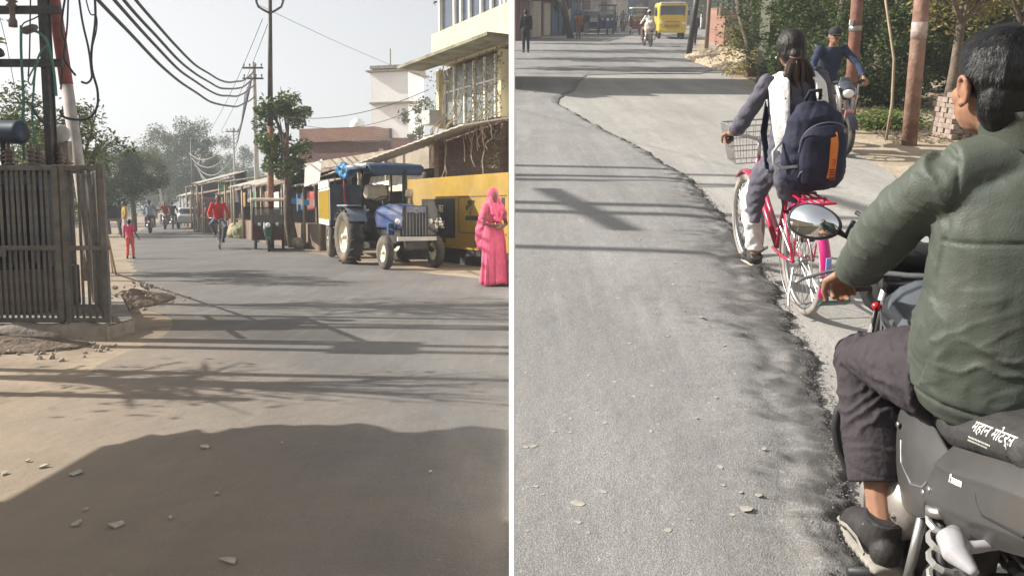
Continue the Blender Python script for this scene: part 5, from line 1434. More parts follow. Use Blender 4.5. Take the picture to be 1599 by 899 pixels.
q.tube([V(0, 0, .95), V(0, 0, 1.08), V(0, 0, 1.22), V(0, -.01, 1.34), V(0, -.015, 1.40)], [.16, .145, .165, .155, .075], 14, True, [(1.05, .8), (1, .82), (1.02, .8), (1.15, .7), (1, 1)], up=(1, 0, 0))
for s in (-1, 1): q.tube([V(s * .10, -.02, 1.33), V(s * .165, -.01, 1.30), V(s * .195, .0, 1.2), V(s * .205, .02, 1.12)], [.085, .066, .056, .048], 10)
q.tube([V(0, -.03, 1.40), V(0, -.04, 1.47)], [.11, .10], 12)
hd = J['head']
q.ell(hd + V(0, -.035, .02), (.105, .105, .135)); q.ell(hd + V(0, -.05, -.10), (.115, .09, .13))
q.tube([hd + V(-.09, .02, -.03), V(-.10, .06, 1.34), V(-.06, .12, 1.2), V(-.02, .13, 1.06)], [.03, .055, .07, .05], 8, True, (.6, 1)); q.tube([hd + V(.09, .02, -.03), V(.10, .06, 1.34), V(.07, .12, 1.2), V(.03, .13, 1.06)], [.03, .055, .07, .05], 8, True, (.6, 1))
q.tube([V(.10, -.08, 1.36), V(.15, -.12, 1.2), V(.19, -.12, 1.0), V(.205, -.11, .75), V(.20, -.10, .60)], [.06, .085, .10, .10, .07], 12, True, (.25, 1), up=(1, .3, 0))
organic('sari_drape', q, M_SARI, sw_, .014, 3, lambda c_, n_: .010 * math.sin(c_.x * 60 + c_.z * 22 + 4 * fbm(c_.x * 4, c_.z * 4, 1)) * (1 if c_.z < 1.36 else .3))
for s in (-1, 1): MB().torus(J['wrR' if s > 0 else 'wrL'] + V(s * .03, -.02, 0), .036, .007, (0, PI / 2, 0), 16, 6).build('bangle', mat('gold_bangle', (.5, .3, .08), .3, .8), sw_)
# ---- child in pink
p = LG(204, 404); ck = thing('person', 'small child in pink top and salmon trousers walking at the road edge', 'person', LW, (p.x, p.y, 0), .25)
J, k = stand_pose(1.02, .10); J['wrR'] = V(.20, .05, .55); figure(ck, J, k, cloth('hot_pink', (.62, .06, .14)), cloth('salmon', (.58, .13, .10)), M_SKIND, shoe=cloth('dark_sandal', (.04, .03, .03)), voxel=.012, short=True, face=False)
# ---- man in yellow beside the child (farther)
p = LG(196, 372); ck = thing('person', 'person in a mustard yellow shirt standing behind the child', 'person', LW, (p.x, p.y, 0), 2.2)
J, k = stand_pose(1.6, .05); figure(ck, J, k, cloth('mustard', (.42, .27, .06)), cloth('pale_lungi', (.5, .42, .4)), M_SKIND, voxel=.024, face=False, hands=False)
# ---- cyclist in red
p = LG(343, 389.5)
bc = bicycle('black roadster bicycle ridden by the man in the red jacket', LW, (p.x - .35, p.y + .95, 0), PI + .36, M_BLKPL, None, M_ALU, n=24, group='bicycles')
ck = thing('person', 'man in a bright red jacket cycling towards the camera', 'person', LW, (p.x - .35, p.y + .95, 0), PI + .36)
J, k = ride_pose((.22, .84), (.66, .98), (.44, .22), .98, lean=.16, barw=.27); J['kn' + 'L'] += V(-.03, 0, 0); J['toR'] += V(0, 0, .2); J['anR'] += V(0, 0, .22); J['knR'] += V(.05, 0, .1); J['grip'] = 1
figure(ck, J, k, cloth('red_jacket', (.55, .02, .02)), cloth('slate_trousers', (.10, .12, .16)), M_SKIND, shoe=cloth('dark_sandal', (.04, .03, .03)), voxel=.018)
# ---- distant traffic
def rider_on(mc_label, p_label, W, loc, rz, mshirt, mtr, mbody, group='far motorcycles', helmet=None, scale=1.0, vox=.03, base=None):
    m_ = dup(base, W, loc, rz, mc_label, group) if base else motorcycle(mc_label, W, loc, rz, mbody, mbody, group)
    f = thing('person', p_label, 'person', W, loc, rz, 'riders and walkers')
    J, k = ride_pose((-.30, .82), (.28, 1.02), (.10, .34), 1.0, lean=.1, barw=.33, pegw=.2); J['grip'] = 1
    figure(f, J, k, mshirt, mtr, M_SKIND, voxel=vox, face=False, cap=helmet, hands=vox < .02, shoe=None)
    return m_
C_BLUE = cloth('light_blue', (.30, .36, .46)); C_GREY = cloth('grey', (.2, .2, .21)); C_BRN = cloth('brown', (.16, .09, .06)); C_WHT = cloth('white', (.65, .64, .62)); C_NAVY = cloth('navy', (.03, .04, .075)); C_BLK = cloth('black', (.022, .022, .025)); C_RED = cloth('dull_red', (.3, .05, .04)); C_MAR = cloth('maroon', (.16, .03, .03))
p = LG(235, 364); base_m = rider_on('dark motorcycle ridden away by the man in a pale blue shirt', 'man in a pale blue shirt riding away on a motorcycle', LW, (p.x, p.y, 0), .35, C_BLUE, C_GREY, mat('dark_red_paint', (.12, .02, .02), .4))
p = LG(258, 358); rider_on('far motorcycle coming up the middle of the street', 'far rider in red coming up the middle of the street', LW, (p.x, p.y, 0), PI + .35, C_RED, C_GREY, None, base=base_m)
p = LG(270, 357); rider_on('far motorcycle right of the oncoming one', 'far rider in dark clothes near the street end', LW, (p.x, p.y, 0), .4, C_BLK, C_BLK, None, base=base_m)
def walker(label, W, loc, rz, h, cs, ct, step=.1, vox=.03, **kw):
    f = thing('person', label, 'person', W, loc, rz, 'riders and walkers'); J, k = stand_pose(h, step)
    return figure(f, J, k, cs, ct, M_SKIND, voxel=vox, face=False, hands=vox < .02, **kw)
p = LG(311, 362); walker('dark clad person standing beside the far truck', LW, (p.x, p.y, 0), 2, 1.65, C_BRN, C_BLK)
p = LG(323, 361); walker('person in maroon standing behind the cyclist', LW, (p.x, p.y, 0), 2, 1.6, C_MAR, C_GREY)
p = LG(386, 373); walker('person in dark clothes standing by the shops left of the e-rickshaw', LW, (p.x, p.y, 0), 3.4, 1.62, C_BLK, C_BRN)
p = LG(188, 366); walker('person in white behind the parked cart', LW, (p.x, p.y, 0), 1, 1.6, C_WHT, C_GREY)
# parked dark cart at the left road edge
p = LG(172, 369)
ct = thing('hand_cart', 'dark loaded hand cart parked at the left road edge', 'cart', LW, (p.x, p.y, 0), .3)
MB().bbox((0, 0, .75), (.95, 1.5, .08), .02).build('deck', M_WOOD, ct); MB().bbox((0, 0, 1.12), (.9, 1.4, .62), .12).build('load', C_BLK, ct)
for s in (-1, 1): wheel(ct, (s * .48, 0, .33), .33, .05, .85, M_TYRE, M_BLKPL, 14, 0, 22, hub=.03)
MB().cyl((-.35, .75, .8), (-.35, 1.2, .9), .02, None, 6).build('handle', M_WOOD, ct)
# truck seen far off
p = LG(318, 357)
tk_ = thing('truck', 'far dark truck with red lower body beside the thin dark pole', 'truck', LW, (p.x, p.y + 2, 0), PI + .4)
MB().bbox((0, -2.2, 2.05), (2.3, 4.2, 1.9), .05).build('cargo_box', mat('truck_navy', (.02, .03, .045), .6, var=.2, dirt=.2), tk_)
MB().bbox((0, -2.2, .9), (2.2, 4.2, .45), .03).build('side_rail', mat('truck_red', (.25, .03, .03), .6, dirt=.2), tk_)
MB().bbox((0, .7, 1.25), (2.1, 1.4, 1.5), .12).build('cab', mat('truck_red', (.25, .03, .03), .6), tk_)
MB().box((0, 1.42, 1.6), (1.8, .02, .55)).build('windscreen', M_GLASS, tk_)
for s in (-1, 1):
    wheel(tk_, (s * .95, .7, .45), .45, .25, .55, M_TYRE, M_ALU, 0, 0, 18, disc=True); wheel(tk_, (s * .95, -3.2, .45), .45, .25, .55, M_TYRE, M_ALU, 0, 0, 18, disc=True)
    MB().ell((s * .8, 1.42, .8), (.12, .05, .1)).build('headlight', M_LAMP, tk_)
p = LG(358, 366)
vn = thing('dark_van', 'dark van with a round spare wheel cover parked right of the cyclist', 'van', LW, (p.x, p.y + 1.5, 0), .5)
q = MB().bbox((0, 0, .95), (1.5, 3.0, 1.3), .18); q.build('body', mat('van_dark', (.03, .032, .035), .4, var=.1, dirt=.2), vn)
MB().box((0, -1.505, 1.25), (1.2, .02, .4)).build('rear_window', M_GLASS, vn)
MB().lathe([(0, .03), (.26, .03), (.28, 0), (.28, -.05)], (0, -1.52, .85), 20, (PI / 2, 0, 0)).build('spare_wheel_cover', M_WHITEP, vn)
for s in (-1, 1):
    for y in (-.95, .95): wheel(vn, (s * .68, y, .28), .28, .16, .6, M_TYRE, M_ALU, 0, 0, 18, disc=True)
p = LG(287, 357)
vn = thing('white_car', 'pale far car parked near the street end', 'car', LW, (p.x, p.y + 1, 0), PI + .4)
q = MB(); q.bbox((0, 0, .62), (1.55, 3.4, .55), .15); q.bbox((0, -.2, 1.08), (1.35, 1.9, .55), .2); organic('body', q, mat('car_pale', (.5, .5, .5), .3, var=.05, coat=.4), vn, .06, 2)
MB().bbox((0, .78, 1.08), (1.2, .04, .36), .01, (-.5, 0, 0)).build('windscreen', M_GLASS, vn)
for s in (-1, 1):
    for y in (-1.05, 1.05): wheel(vn, (s * .7, y, .28), .28, .17, .6, M_TYRE, M_ALU, 0, 0, 18, disc=True)
# ================================================================== CLIMBING STREET: poles, thicket, market
GR = 'trees and bushes of the thicket'
G_TH = leaf_mat('thicket_dark', (0.028, 0.048, 0.017), (0.10, 0.13, 0.042))
G_TH2 = leaf_mat('thicket_green', (0.05, 0.08, 0.022), (0.17, 0.205, 0.06))
G_TH3 = leaf_mat('thicket_straw', (0.16, 0.13, 0.05), (0.30, 0.25, 0.10))
def rtree(label, px, Y, h, r, cz, n, m, seed, leaf=.09, name='thicket_tree', tr=.1, lean=(0, 0), clumps=34, off=0.0):
    p = RA(px, 100, Y)
    return tree(name, label, RW, (p.x + off, Y, 0), h, r, cz, leaf, n, clumps, m, tr, GR, seed, lean=lean)
rtree('dense dark bush behind the capped motorcyclist', 1290, 16.5, 2.6, 1.1, 1.2, 12000, G_TH, 1, name='bush', tr=.05)
rtree('dense bush between the two rusty poles', 1385, 16.0, 2.4, 1.0, 1.1, 11000, G_TH, 2, name='bush', tr=.05)
rtree('dark bush behind the rider\'s head left side', 1455, 17.5, 2.8, 1.2, 1.3, 12000, G_TH2, 3, name='bush', tr=.05)
rtree('dark bush behind the brick stack', 1530, 17.0, 2.7, 1.2, 1.2, 11000, G_TH, 4, name='bush', tr=.05)
rtree('bush at the right picture edge behind the rider', 1600, 18.0, 3.0, 1.4, 1.4, 9000, G_TH2, 5, name='bush', tr=.05)
rtree('tall thicket tree left of the grey concrete pole', 1168, 27.0, 5.8, 1.7, 4.1, 9000, G_TH2, 6, tr=.16, leaf=.13)
rtree('shadowed tree right of the grey concrete pole', 1252, 23.0, 5.0, 1.9, 2.4, 17000, G_TH, 7, tr=.16, leaf=.12)
rtree('thicket tree above the capped motorcyclist', 1305, 21.0, 5.0, 1.9, 2.3, 15000, G_TH2, 8, tr=.14, leaf=.11)
rtree('thicket tree above the thin sapling', 1375, 20.0, 4.8, 1.8, 2.3, 14000, G_TH, 9, tr=.18, leaf=.11)
rtree('thicket tree with straw tinted leaves over the second rusty pole', 1490, 13.8, 4.2, 1.1, 2.75, 7000, G_TH3, 10, tr=.08, leaf=.10)
rtree('thicket tree right of the rider\'s head', 1590, 15.0, 4.4, 1.4, 2.9, 8000, G_TH3, 11, tr=.1, leaf=.10)
rtree('back row tree filling the gap over the girl', 1225, 30.0, 6.5, 2.6, 3.0, 14000, G_TH, 12, tr=.2, leaf=.16)
rtree('back row tree filling the gap between the rusty poles', 1390, 26.0, 6.0, 2.6, 2.7, 14000, G_TH, 13, tr=.2, leaf=.15)
rtree('back row tree behind the rider', 1520, 24.0, 6.0, 2.8, 2.7, 14000, G_TH, 14, tr=.2, leaf=.15)
rtree('sunlit pale green tree by the brick piles', 1140, 38.0, 7.0, 1.7, 4.9, 9000, leaf_mat('sunlit_leaf', (.09, .13, .03), (.22, .26, .07)), 15, tr=.14, leaf=.14, off=1.0)  # leaf colours brightened to carry the sunlight on this tree
rtree('low bush at the foot of the grey concrete pole', 1222, 20.5, 1.5, .7, .6, 6000, G_TH, 16, name='bush', tr=.04)
rtree('low dry bush on the earth bank', 1175, 24.0, 1.3, .9, .5, 5000, G_TH3, 17, name='bush', tr=.04)
for i, (px, Y, h, r) in enumerate(((1270, 36, 7, 3), (1350, 33, 7, 3), (1450, 31, 7, 3), (1560, 29, 7, 3), (1205, 46, 8, 2.6))):
    p = RA(px, 100, Y); tree('far_thicket_tree', 'deep shaded tree at the back of the thicket, %s' % ('behind the girl', 'behind the first rusty pole', 'behind the second rusty pole', 'behind the rider', 'beside the brick piles')[i], RW, (p.x, Y, 0), h, r, 3.2, .22, 9000, 34, G_TH, .2, GR, 60 + i)
# leaning dark trunk and bare trunk inside the thicket
for i, (a, b2, r0, lb) in enumerate((((1178, 72, 23.5), (1150, -30, 23.5), .10, 'dark leaning tree trunk beside the grey concrete pole'), ((1300, 150, 18.5), (1320, -20, 18.8), .07, 'dark slim trunk behind the capped motorcyclist'), ((1395, 120, 17.8), (1410, -20, 18), .12, 'thick dark trunk between the rusty poles'))):
    A = RA(*a); B = RA(*b2); A.z = min(A.z, 0)
    t = thing('bare_tree', lb, 'tree', RW, (0, 0, 0), 0, 'bare trunks in the thicket')
    MB().tube([A, A.lerp(B, .35) + V(.06, 0, 0), A.lerp(B, .7) - V(.05, 0, 0), B], [r0 * 1.2, r0, r0 * .9, r0 * .8], 9).build('trunk', mat('bark', (.13, .1, .075)), t)
    MB().tube([A.lerp(B, .5), A.lerp(B, .75) + V(.35, .1, .1), A.lerp(B, 1) + V(.6, .1, 0)], [r0 * .6, r0 * .45, r0 * .3], 7).build('branch', MATS['bark'], t)
# dry leaf litter under the thicket
lt = MB()
for i in range(9000):
    Y = rnd.uniform(11.5, 26); x0 = 5.0 + (Y - 12) * .09
    X = x0 + abs(rnd.gauss(0.2, 1.6)) + .3
    z = .01 + (0.05 * rnd.random() if X > x0 + 1 else 0); a = rnd.random() * 6.28; l = rnd.uniform(.015, .05)
    d = V(math.cos(a), math.sin(a), rnd.uniform(-.4, .4)) * l; q_ = V(-math.sin(a), math.cos(a), rnd.uniform(-.3, .3)) * l * .5; c = V(X, Y, z)
    lt._add([c - d, c + q_, c + d, c - q_], [(0, 1, 2, 3)])
o = lt.build('leaf_litter', leaf_mat('litter_leaf', (.12, .085, .05), (.28, .22, .14))); o.matrix_world = RW.copy(); tag(o, 'brown dry leaf litter on the ground under the thicket', 'leaf litter', kind='stuff')
gv = MB()
for i in range(1500):
    p = RG(1405, 207); X = p.x + rnd.gauss(0, .33); Y = p.y + .5 + rnd.gauss(0, .22); h = rnd.uniform(.08, .3); a = rnd.random() * 6.28; d = V(math.cos(a), math.sin(a), 0)
    c = V(X, Y, h * rnd.random() * 1.0); q_ = V(-d.y, d.x, 0) * .022
    gv._add([c, c + q_ + d * .03 + V(0, 0, .02), c + d * .07 + V(0, 0, .035), c - q_ + d * .03 + V(0, 0, .02)], [(0, 1, 2, 3)])
o = gv.build('green_bush', leaf_mat('weed_leaf', (.06, .10, .02), (.16, .22, .05))); o.matrix_world = RW.copy(); tag(o, 'small bright green weed bush between the rusty poles', 'bush')
# poles
def rpole(name, label, base, top, r, m, sq=1, extra=None, n=14):
    t = thing(name, label, 'pole', RW, (base.x, base.y, 0), 0, 'poles along the climbing street')
    b_ = V(0, 0, -.1); e = V(top.x - base.x, top.y - base.y, top.z); d = (e - b_)
    q = MB(); q.tube([b_, b_ + d * .5, b_ + d], [r, r * .96, r * .9], n if sq else 4); q.build('shaft', m, t)
    if extra: extra(t, b_, d, r)
    return t
def up(base, px, py): return RA(px, py, base.y)
M_RUSTP = mat('rust_red_pole', (.135, .055, .038), .85, var=.3, scale=6, c2=(.22, .10, .07), bump=.35, dirt=.3)
b_ = RG(1325, 207); e = up(b_, 1347, -120)
def bands(t, b0, d, r):
    MB().tube([b0 + d * .52, b0 + d * .545], r * 1.04, 14).build('wire_band', M_ALU, t)
    MB().box(b0 + d * .56 + V(-r, -r * .7, 0), (.05, .03, .07)).build('bracket', M_WHITEP, t)
rpole('rusty_pole', 'rust red iron pole behind the capped motorcyclist', b_, e, .088, M_RUSTP, 1, bands)
b_ = RG(1420, 226); e = up(b_, 1452, -140)
def patch(t, b0, d, r):
    MB().tube([b0 + d * .49, b0 + d * .53, b0 + d * .56], [r * .985, r * 1.0, r * .98], 14).build('flaked_patch', mat('pale_flaked_paint', (.42, .33, .29), .8, var=.3, scale=9), t)
rpole('rusty_pole', 'thicker peeling rust pole between the weed bush and the jacketed rider', b_, e, .10, mat('peeling_rust_pole', (.17, .085, .058), .88, scale=5, c2=(.31, .19, .145), bump=.5, dirt=.3), 1, patch)
b_ = RG(1192, 130); e = up(b_, 1205, -40)
rpole('concrete_pole', 'grey green concrete pole at the thicket edge left of the girl', b_, e, .20, mat('mossy_pole', (.17, .17, .13), .9, var=.2, scale=3), 0)
b_ = RG(1075, 88); e = up(b_, 1094, -45); rpole('dark_pole', 'thick dark leaning pole right of the yellow bus', b_, e, .115, M_BLACKIRON)
b_ = RG(1103, 76); e = up(b_, 1110, -35)
t = rpole('dark_pole', 'crooked thin dark pole beside the brick piles', b_, e, .10, M_WOOD)
b_ = RG(1120, 71); e = up(b_, 1127, 6); rpole('dark_pole', 'short dark pole before the farther brick pile', b_, e, .12, M_WOOD)
b_ = RG(892, 61); e = up(b_, 870, -30); rpole('dark_pole', 'dark pole leaning left before the market shops', b_, e, .22, M_BLACKIRON)
b_ = RG(827, 62); e = up(b_, 824, -30); rpole('concrete_pole', 'pale grey pole behind the dark clad man', b_, e, .2, M_CONCP)
sb = RG(1384, 218)
t = thing('sapling_stake', 'thin crooked bare sapling stake between the rusty poles', 'sapling', RW, (sb.x, sb.y, 0)); e = up(sb, 1374, -60)
MB().tube([V(0, 0, -.05), V(.01, 0, .5), V(-.05, 0, 1.1), V(e.x - sb.x, 0, e.z)], [.022, .02, .018, .015], 7).build('stem', M_BAMBOO, t)
for a in (0, 2.1, 4.2): MB().tube([V(math.cos(a) * .16, math.sin(a) * .16, 0), V(math.cos(a) * .05, math.sin(a) * .05, .2), V(0, 0, .32)], .007, 5).build('twig', M_WOOD, t)
# brick stack behind the rider
bs = RG(1488, 214)
t = thing('brick_stack', 'small stack of loose bricks beside the rider\'s collar', 'brick stack', RW, (bs.x, bs.y, 0), .25)
BR = MB().bbox((0, 0, 0), (.23, .11, .068), .006).mesh('brick'); BR.materials.append(mat('dull_brick', (.23, .17, .135), .9, var=.3, scale=5, c2=(.36, .30, .25), bump=.4))
for lz in range(9):
    for i in range(2):
        for j in range(3):
            if lz > 7 and (i + j) % 2: continue
            if lz % 2: loc, rot = ((i - .5) * .24 + rnd.uniform(-.012, .012), (j - 1) * .135, .036 + lz * .071), (0, 0, rnd.uniform(-.06, .06))
            else: loc, rot = ((j - 1) * .17 + rnd.uniform(-.012, .012), (i - .5) * .24, .036 + lz * .071), (0, 0, PI / 2 + rnd.uniform(-.06, .06))
            share('brick', BR, t, loc, rot)
# far brick piles
for i, (x0, x1, y0, y1, lb) in enumerate(((1128, 1157, 72, 24, 'brick_pile'), (1126, 1142, 62, 24, 'x'))):
    if i == 0:
        p = RG(1145, 72); t = thing('brick_pile', 'tall square brick pile with bright sunlit end beyond the earth bank', 'brick pile', RW, (p.x, p.y, 0), .2)
        MB().box((0, .5, .72), (1.1, 1.0, 1.44)).build('bricks', M_BRICK, t)['kind'] = 'stuff'; MB().box((.65, .6, .6), (.12, .9, 1.2)).build('end_bricks', M_BRICK, t)
    else:
        p = RG(1133, 66); t = thing('brick_pile', 'farther brick pile behind the crooked pole', 'brick pile', RW, (p.x, p.y, 0), .2)
        MB().box((0, .5, .9), (1.3, 1.0, 1.8)).build('bricks', M_BRICK, t)['kind'] = 'stuff'
M_BANK = mat('straw_earth', (.26, .20, .13), .95, scale=5, c2=(.42, .34, .23), bump=.9, bscale=20)
p = RG(1150, 105); heap('earth_bank', 'dry earth bank with straw between the road and the thicket', RW, (p.x + .5, p.y + 1, 0), 1.5, 7.5, .55, M_BANK, 60, 12)
p = RG(1300, 150); heap('earth_bank', 'low shaded earth bank along the thicket foot', RW, (p.x + 3.6, 17, 0), 2.6, 5.5, .35, M_EARTH_R, 50, 17)
sg = MB()
for i in range(2600):
    p = V(rnd.gauss(8.0, .7), rnd.gauss(27, 3.5), .05 + rnd.random() * .35); a = rnd.random() * 6.28; l = rnd.uniform(.05, .2)
    d = V(math.cos(a), math.sin(a), rnd.uniform(-.2, .6)) * l; q_ = V(-d.y, d.x, 0).normalized() * .012
    sg._add([p - q_, p + q_, p + d], [(0, 1, 2)])
o = sg.build('dry_straw', leaf_mat('straw', (.24, .19, .1), (.42, .35, .2))); o.matrix_world = RW.copy(); tag(o, 'dry straw strewn over the earth bank', 'straw', kind='stuff')

# market shops (left side of the climbing street) and far buildings
GM = 'market shops'
def shop(label, a, b2, zf, roofm, wallm, doors, depth=5.0, over=1.2):
    """front from a to b2 (street coordinates); body lies left of it, kept right of the dividing line"""
    a = V(a[0], a[1], 0); b2 = V(b2[0], b2[1], 0); u = (b2 - a); L_ = u.length; u.normalize()
    t = thing('market_shop', label, 'shop', RW, a, math.atan2(u.y, u.x), GM)
    dl = min(depth, max(.25, a.x / max(.2, u.y) - .1)); dr_ = min(depth, max(.25, b2.x / max(.2, u.y) - .1))
    q = MB(); q.prism([(0, 0), (L_, 0), (L_, dr_), (0, dl)], zf, (0, 0, zf / 2)); q.build('wall', wallm, t)
    n = int(L_ / .35); vs = []; fs = []
    for i in range(n + 1):
        x = L_ * i / n
        for y, z in ((-over, zf - .35), (min(dl, dr_) * .9, zf + .25)):
            vs.append((x, y, z + (.04 if i % 2 else 0)))
    for i in range(n): fs.append((2 * i, 2 * i + 1, 2 * i + 3, 2 * i + 2))
    q = MB(); q._add(vs, fs); q._add([(x, y, z - .06) for x, y, z in vs], fs); q.build('roof', roofm, t)
    for i, m_ in enumerate(doors):
        w = L_ / len(doors); MB().box((w * (i + .5), -.03, zf * .40), (w * .78, .08, zf * .74)).build('shutter', m_, t)
    return t
M_SH1 = mat('shutter_maroon', (.12, .04, .04), .7, var=.2); M_SH2 = mat('shutter_blue', (.07, .14, .24), .7, var=.2); M_SH3 = mat('shutter_pale', (.42, .38, .33), .7, var=.2); M_TINB = mat('pale_tin', (.55, .56, .56), .5, .1, var=.12, dirt=.2)
shop('maroon fronted shop with pale tin awning at the added divider bar', (.3, 50), (1.9, 57), 2.9, M_TINB, M_SH1, [M_SH1, M_SH3], over=1.0)
shop('shop with blue shutters behind the leaning pole', (2.0, 57.5), (3.9, 65.5), 2.8, M_TINB, M_SH1, [M_SH3, M_SH2, M_SH2], over=1.2)
shop('farther shop with dark tin roof behind the shawled person', (4.4, 67), (7.0, 78), 3.2, mat('dark_tin', (.12, .12, .13), .6, var=.2), M_SH3, [M_SH2, M_SH1], over=1.4)
shop('far shop with bright tin roof behind the blue auto', (7.3, 79), (10.5, 91), 3.2, M_TINB, M_SH3, [M_SH3, M_SH1, M_SH3], over=1.6)
shop('farthest shop row at the end of the climbing street', (11, 93), (19, 118), 3.6, M_TINB, M_SH3, [M_SH3, M_SH2, M_SH3, M_SH1], over=1.6)
def fblock(label, c, d, m, rz=0, win=None):
    t = thing('far_house', label, 'building', RW, c, rz, 'far houses of the climbing street')
    MB().box((0, 0, d[2] / 2), d).build('wall', m, t)
    MB().box((0, 0, d[2] + .1), (d[0] + .6, d[1] + .6, .2)).build('roof_slab', M_CONC, t)
    for i in range(3): MB().box(((i - 1) * d[0] * .3, -d[1] / 2 - .02, d[2] * .55), (d[0] * .16, .06, d[2] * .3)).build('window', M_DARKIN, t)
fblock('grey far house behind the bus', (19.5, 112, 0), (9, 6, 5), M_CONC, -.2)
fblock('pale far house right of the bus', (22.5, 90, 0), (6, 8, 5), mat('pale_house', (.5, .48, .45), .8), -.2)
fblock('far cream house closing the street', (30, 135, 0), (16, 6, 6), M_CREAM, -.2)
for i, (px, Y, h, r) in enumerate(((900, 84, 7, 2.6), (985, 105, 8, 3), (1100, 80, 6, 2.4), (850, 62, 6, 1.6))):
    p = RA(px, 30, Y); tree('street_end_tree', 'hazy tree at the end of the climbing street, %s' % ('over the far shops', 'over the e-rickshaw', 'right of the bus', 'over the first shops')[i], RW, (p.x + (1.5 if i == 3 else 0), Y, 0), h, r, h * .62, .25, 6000, 26, G_TH2, .2, 'trees at the end of the climbing street', 80 + i)

# traffic and walkers far up the street
p = RG(1048, 62)
bus = thing('school_bus', 'yellow minibus coming down the climbing street', 'bus', RW, (p.x, p.y, 0), PI - .12)
M_BUSY = mat('bus_yellow', (.66, .47, .045), .4, var=.06, coat=.3, dirt=.12)
q = MB(); q.bbox((0, -2.6, 1.28), (1.78, 5.4, 1.75), .22); q.bbox((0, -.15, .80), (1.74, .6, .75), .2); bo = organic('body', q, M_BUSY, bus, .05, 2)
MB().bbox((0, .07, 1.60), (1.50, .10, .74), .06, (-.12, 0, 0)).build('windscreen', M_GLASS, bus)
MB().bbox((0, -.3, 2.12), (1.5, .8, .1), .05).build('roof_cap', M_WHITEP, bus)
for s in (-1, 1):
    MB().bbox((s * .68, .17, .95), (.2, .06, .12), .03).build('headlight', M_LAMP, bus)
    wheel(bus, (s * .72, -.75, .32), .32, .2, .6, M_TYRE, M_ALU, 0, 0, 18, disc=True); wheel(bus, (s * .72, -3.9, .32), .32, .2, .6, M_TYRE, M_ALU, 0, 0, 18, disc=True)
    MB().bbox((s * .98, -.1, 1.55), (.1, .08, .3), .03).build('mirror', M_BLKPL, bus)
    for i in range(5): MB().box((s * .885, -1.2 - i * .8, 1.6), (.02, .68, .55)).build('side_window', M_GLASS, bus)
MB().bbox((0, .19, .80), (.9, .06, .14), .03).build('grille', mat('orange_brown', (.35, .2, .05), .6), bus)
MB().box((0, .215, 1.05), (.9, .02, .06)).build('stripe', mat('orange_stripe', (.5, .16, .05), .5), bus)
MB().bbox((0, .14, .50), (1.66, .16, .22), .06).build('bumper', M_BUSY, bus)
M_AUTOB = mat('auto_blue', (.02, .03, .12), .4, var=.15)
p = RG(948, 55); erickshaw('dark blue auto rickshaw ahead of the white van', RW, (p.x, p.y, 0), PI - .05, M_AUTOB, M_AUTOB, M_AUTOB, 'e-rickshaws', 1.30)
MB_ = None
p = RG(998, 55); erickshaw('e-rickshaw with cream roof and red body left of the bus', RW, (p.x, p.y, 0), PI - .05, M_ROOFC, mat('brick_red_paint', (.22, .06, .04), .5), mat('brick_red_paint', (.22, .06, .04)), 'e-rickshaws', 1.18)
p = RG(924, 52)
vn = thing('white_van', 'small white van with dark front behind the blue auto', 'van', RW, (p.x, p.y + 1, 0), PI - .05)
q = MB(); q.bbox((0, -1.4, 1.0), (1.5, 3.0, 1.45), .2); organic('body', q, mat('car_pale', (.5, .5, .5)), vn, .05, 2); MB().bbox((0, .12, 1.35), (1.25, .06, .5), .02, (-.2, 0, 0)).build('windscreen', M_GLASSG, vn); MB().bbox((0, .12, .6), (1.4, .1, .4), .03).build('grille', M_BLKPL, vn)
for s in (-1, 1):
    MB().ell((s * .55, .14, .85), (.12, .04, .08)).build('headlight', M_LAMP, vn)
    for y in (-.5, -2.3): wheel(vn, (s * .66, y, .28), .28, .16, .6, M_TYRE, M_ALU, 0, 0, 16, disc=True)
p = RG(1013, 74); rider_on('scooter carrying a bundle down the road before the bus', 'rider in white headcloth carrying a pale sack on a scooter', RW, (p.x, p.y + .6, 0), .1, C_WHT, C_BRN, None, base=base_m, helmet=C_WHT, vox=.022)
o = organic('sack', MB().ell((0, 0, .3), (.3, .22, .34)), mat('sack_a', (.5, .46, .36)), None, .04, 1, lambda c_, n_: .04 * fbm(c_.x * 5, c_.y * 5, c_.z * 5)); put(o, RW, (p.x + .02, p.y - .05, .62)); tag(o, 'big pale sack on the back of the scooter before the bus', 'sack')
p = RG(974, 50); rider_on('far motorcycle between the blue auto and the e-rickshaw', 'far rider between the blue auto and the e-rickshaw', RW, (p.x, p.y + .6, 0), PI, C_GREY, C_BLK, None, base=base_m)
p = RG(821, 83); walker('man in dark clothes walking at the left edge of the climbing street', RW, (p.x, p.y, 0), .1, 1.76, C_BLK, C_BLK, .08, .022, shoe=C_BLK)
p = RG(903, 62); walker('person wrapped in a rust brown shawl beside the leaning pole', RW, (p.x, p.y, 0), .2, 1.62, cloth('rust_shawl', (.22, .07, .04)), C_BRN, .08, .025)
p = RG(1083, 72); walker('person in dark clothes walking behind the thick leaning pole', RW, (p.x, p.y, 0), .1, 1.6, C_NAVY, C_BLK, .12, .025)
p = RG(915, 55); walker('person in black beside the white van', RW, (p.x, p.y, 0), .1, 1.6, C_BLK, C_GREY, .08, .03)
p = RG(986, 53); walker('person in white standing left of the e-rickshaw', RW, (p.x, p.y, 0), .1, 1.6, C_WHT, C_WHT, .08, .03)
p = RG(871, 54); walker('person in blue standing before the blue shutters', RW, (p.x, p.y, 0), .1, 1.55, cloth('royal', (.05, .1, .25)), C_NAVY, .08, .03)
p = RG(960, 52); walker('person in grey standing between far vehicles', RW, (p.x, p.y, 0), .1, 1.55, C_GREY, C_BLK, .08, .03)
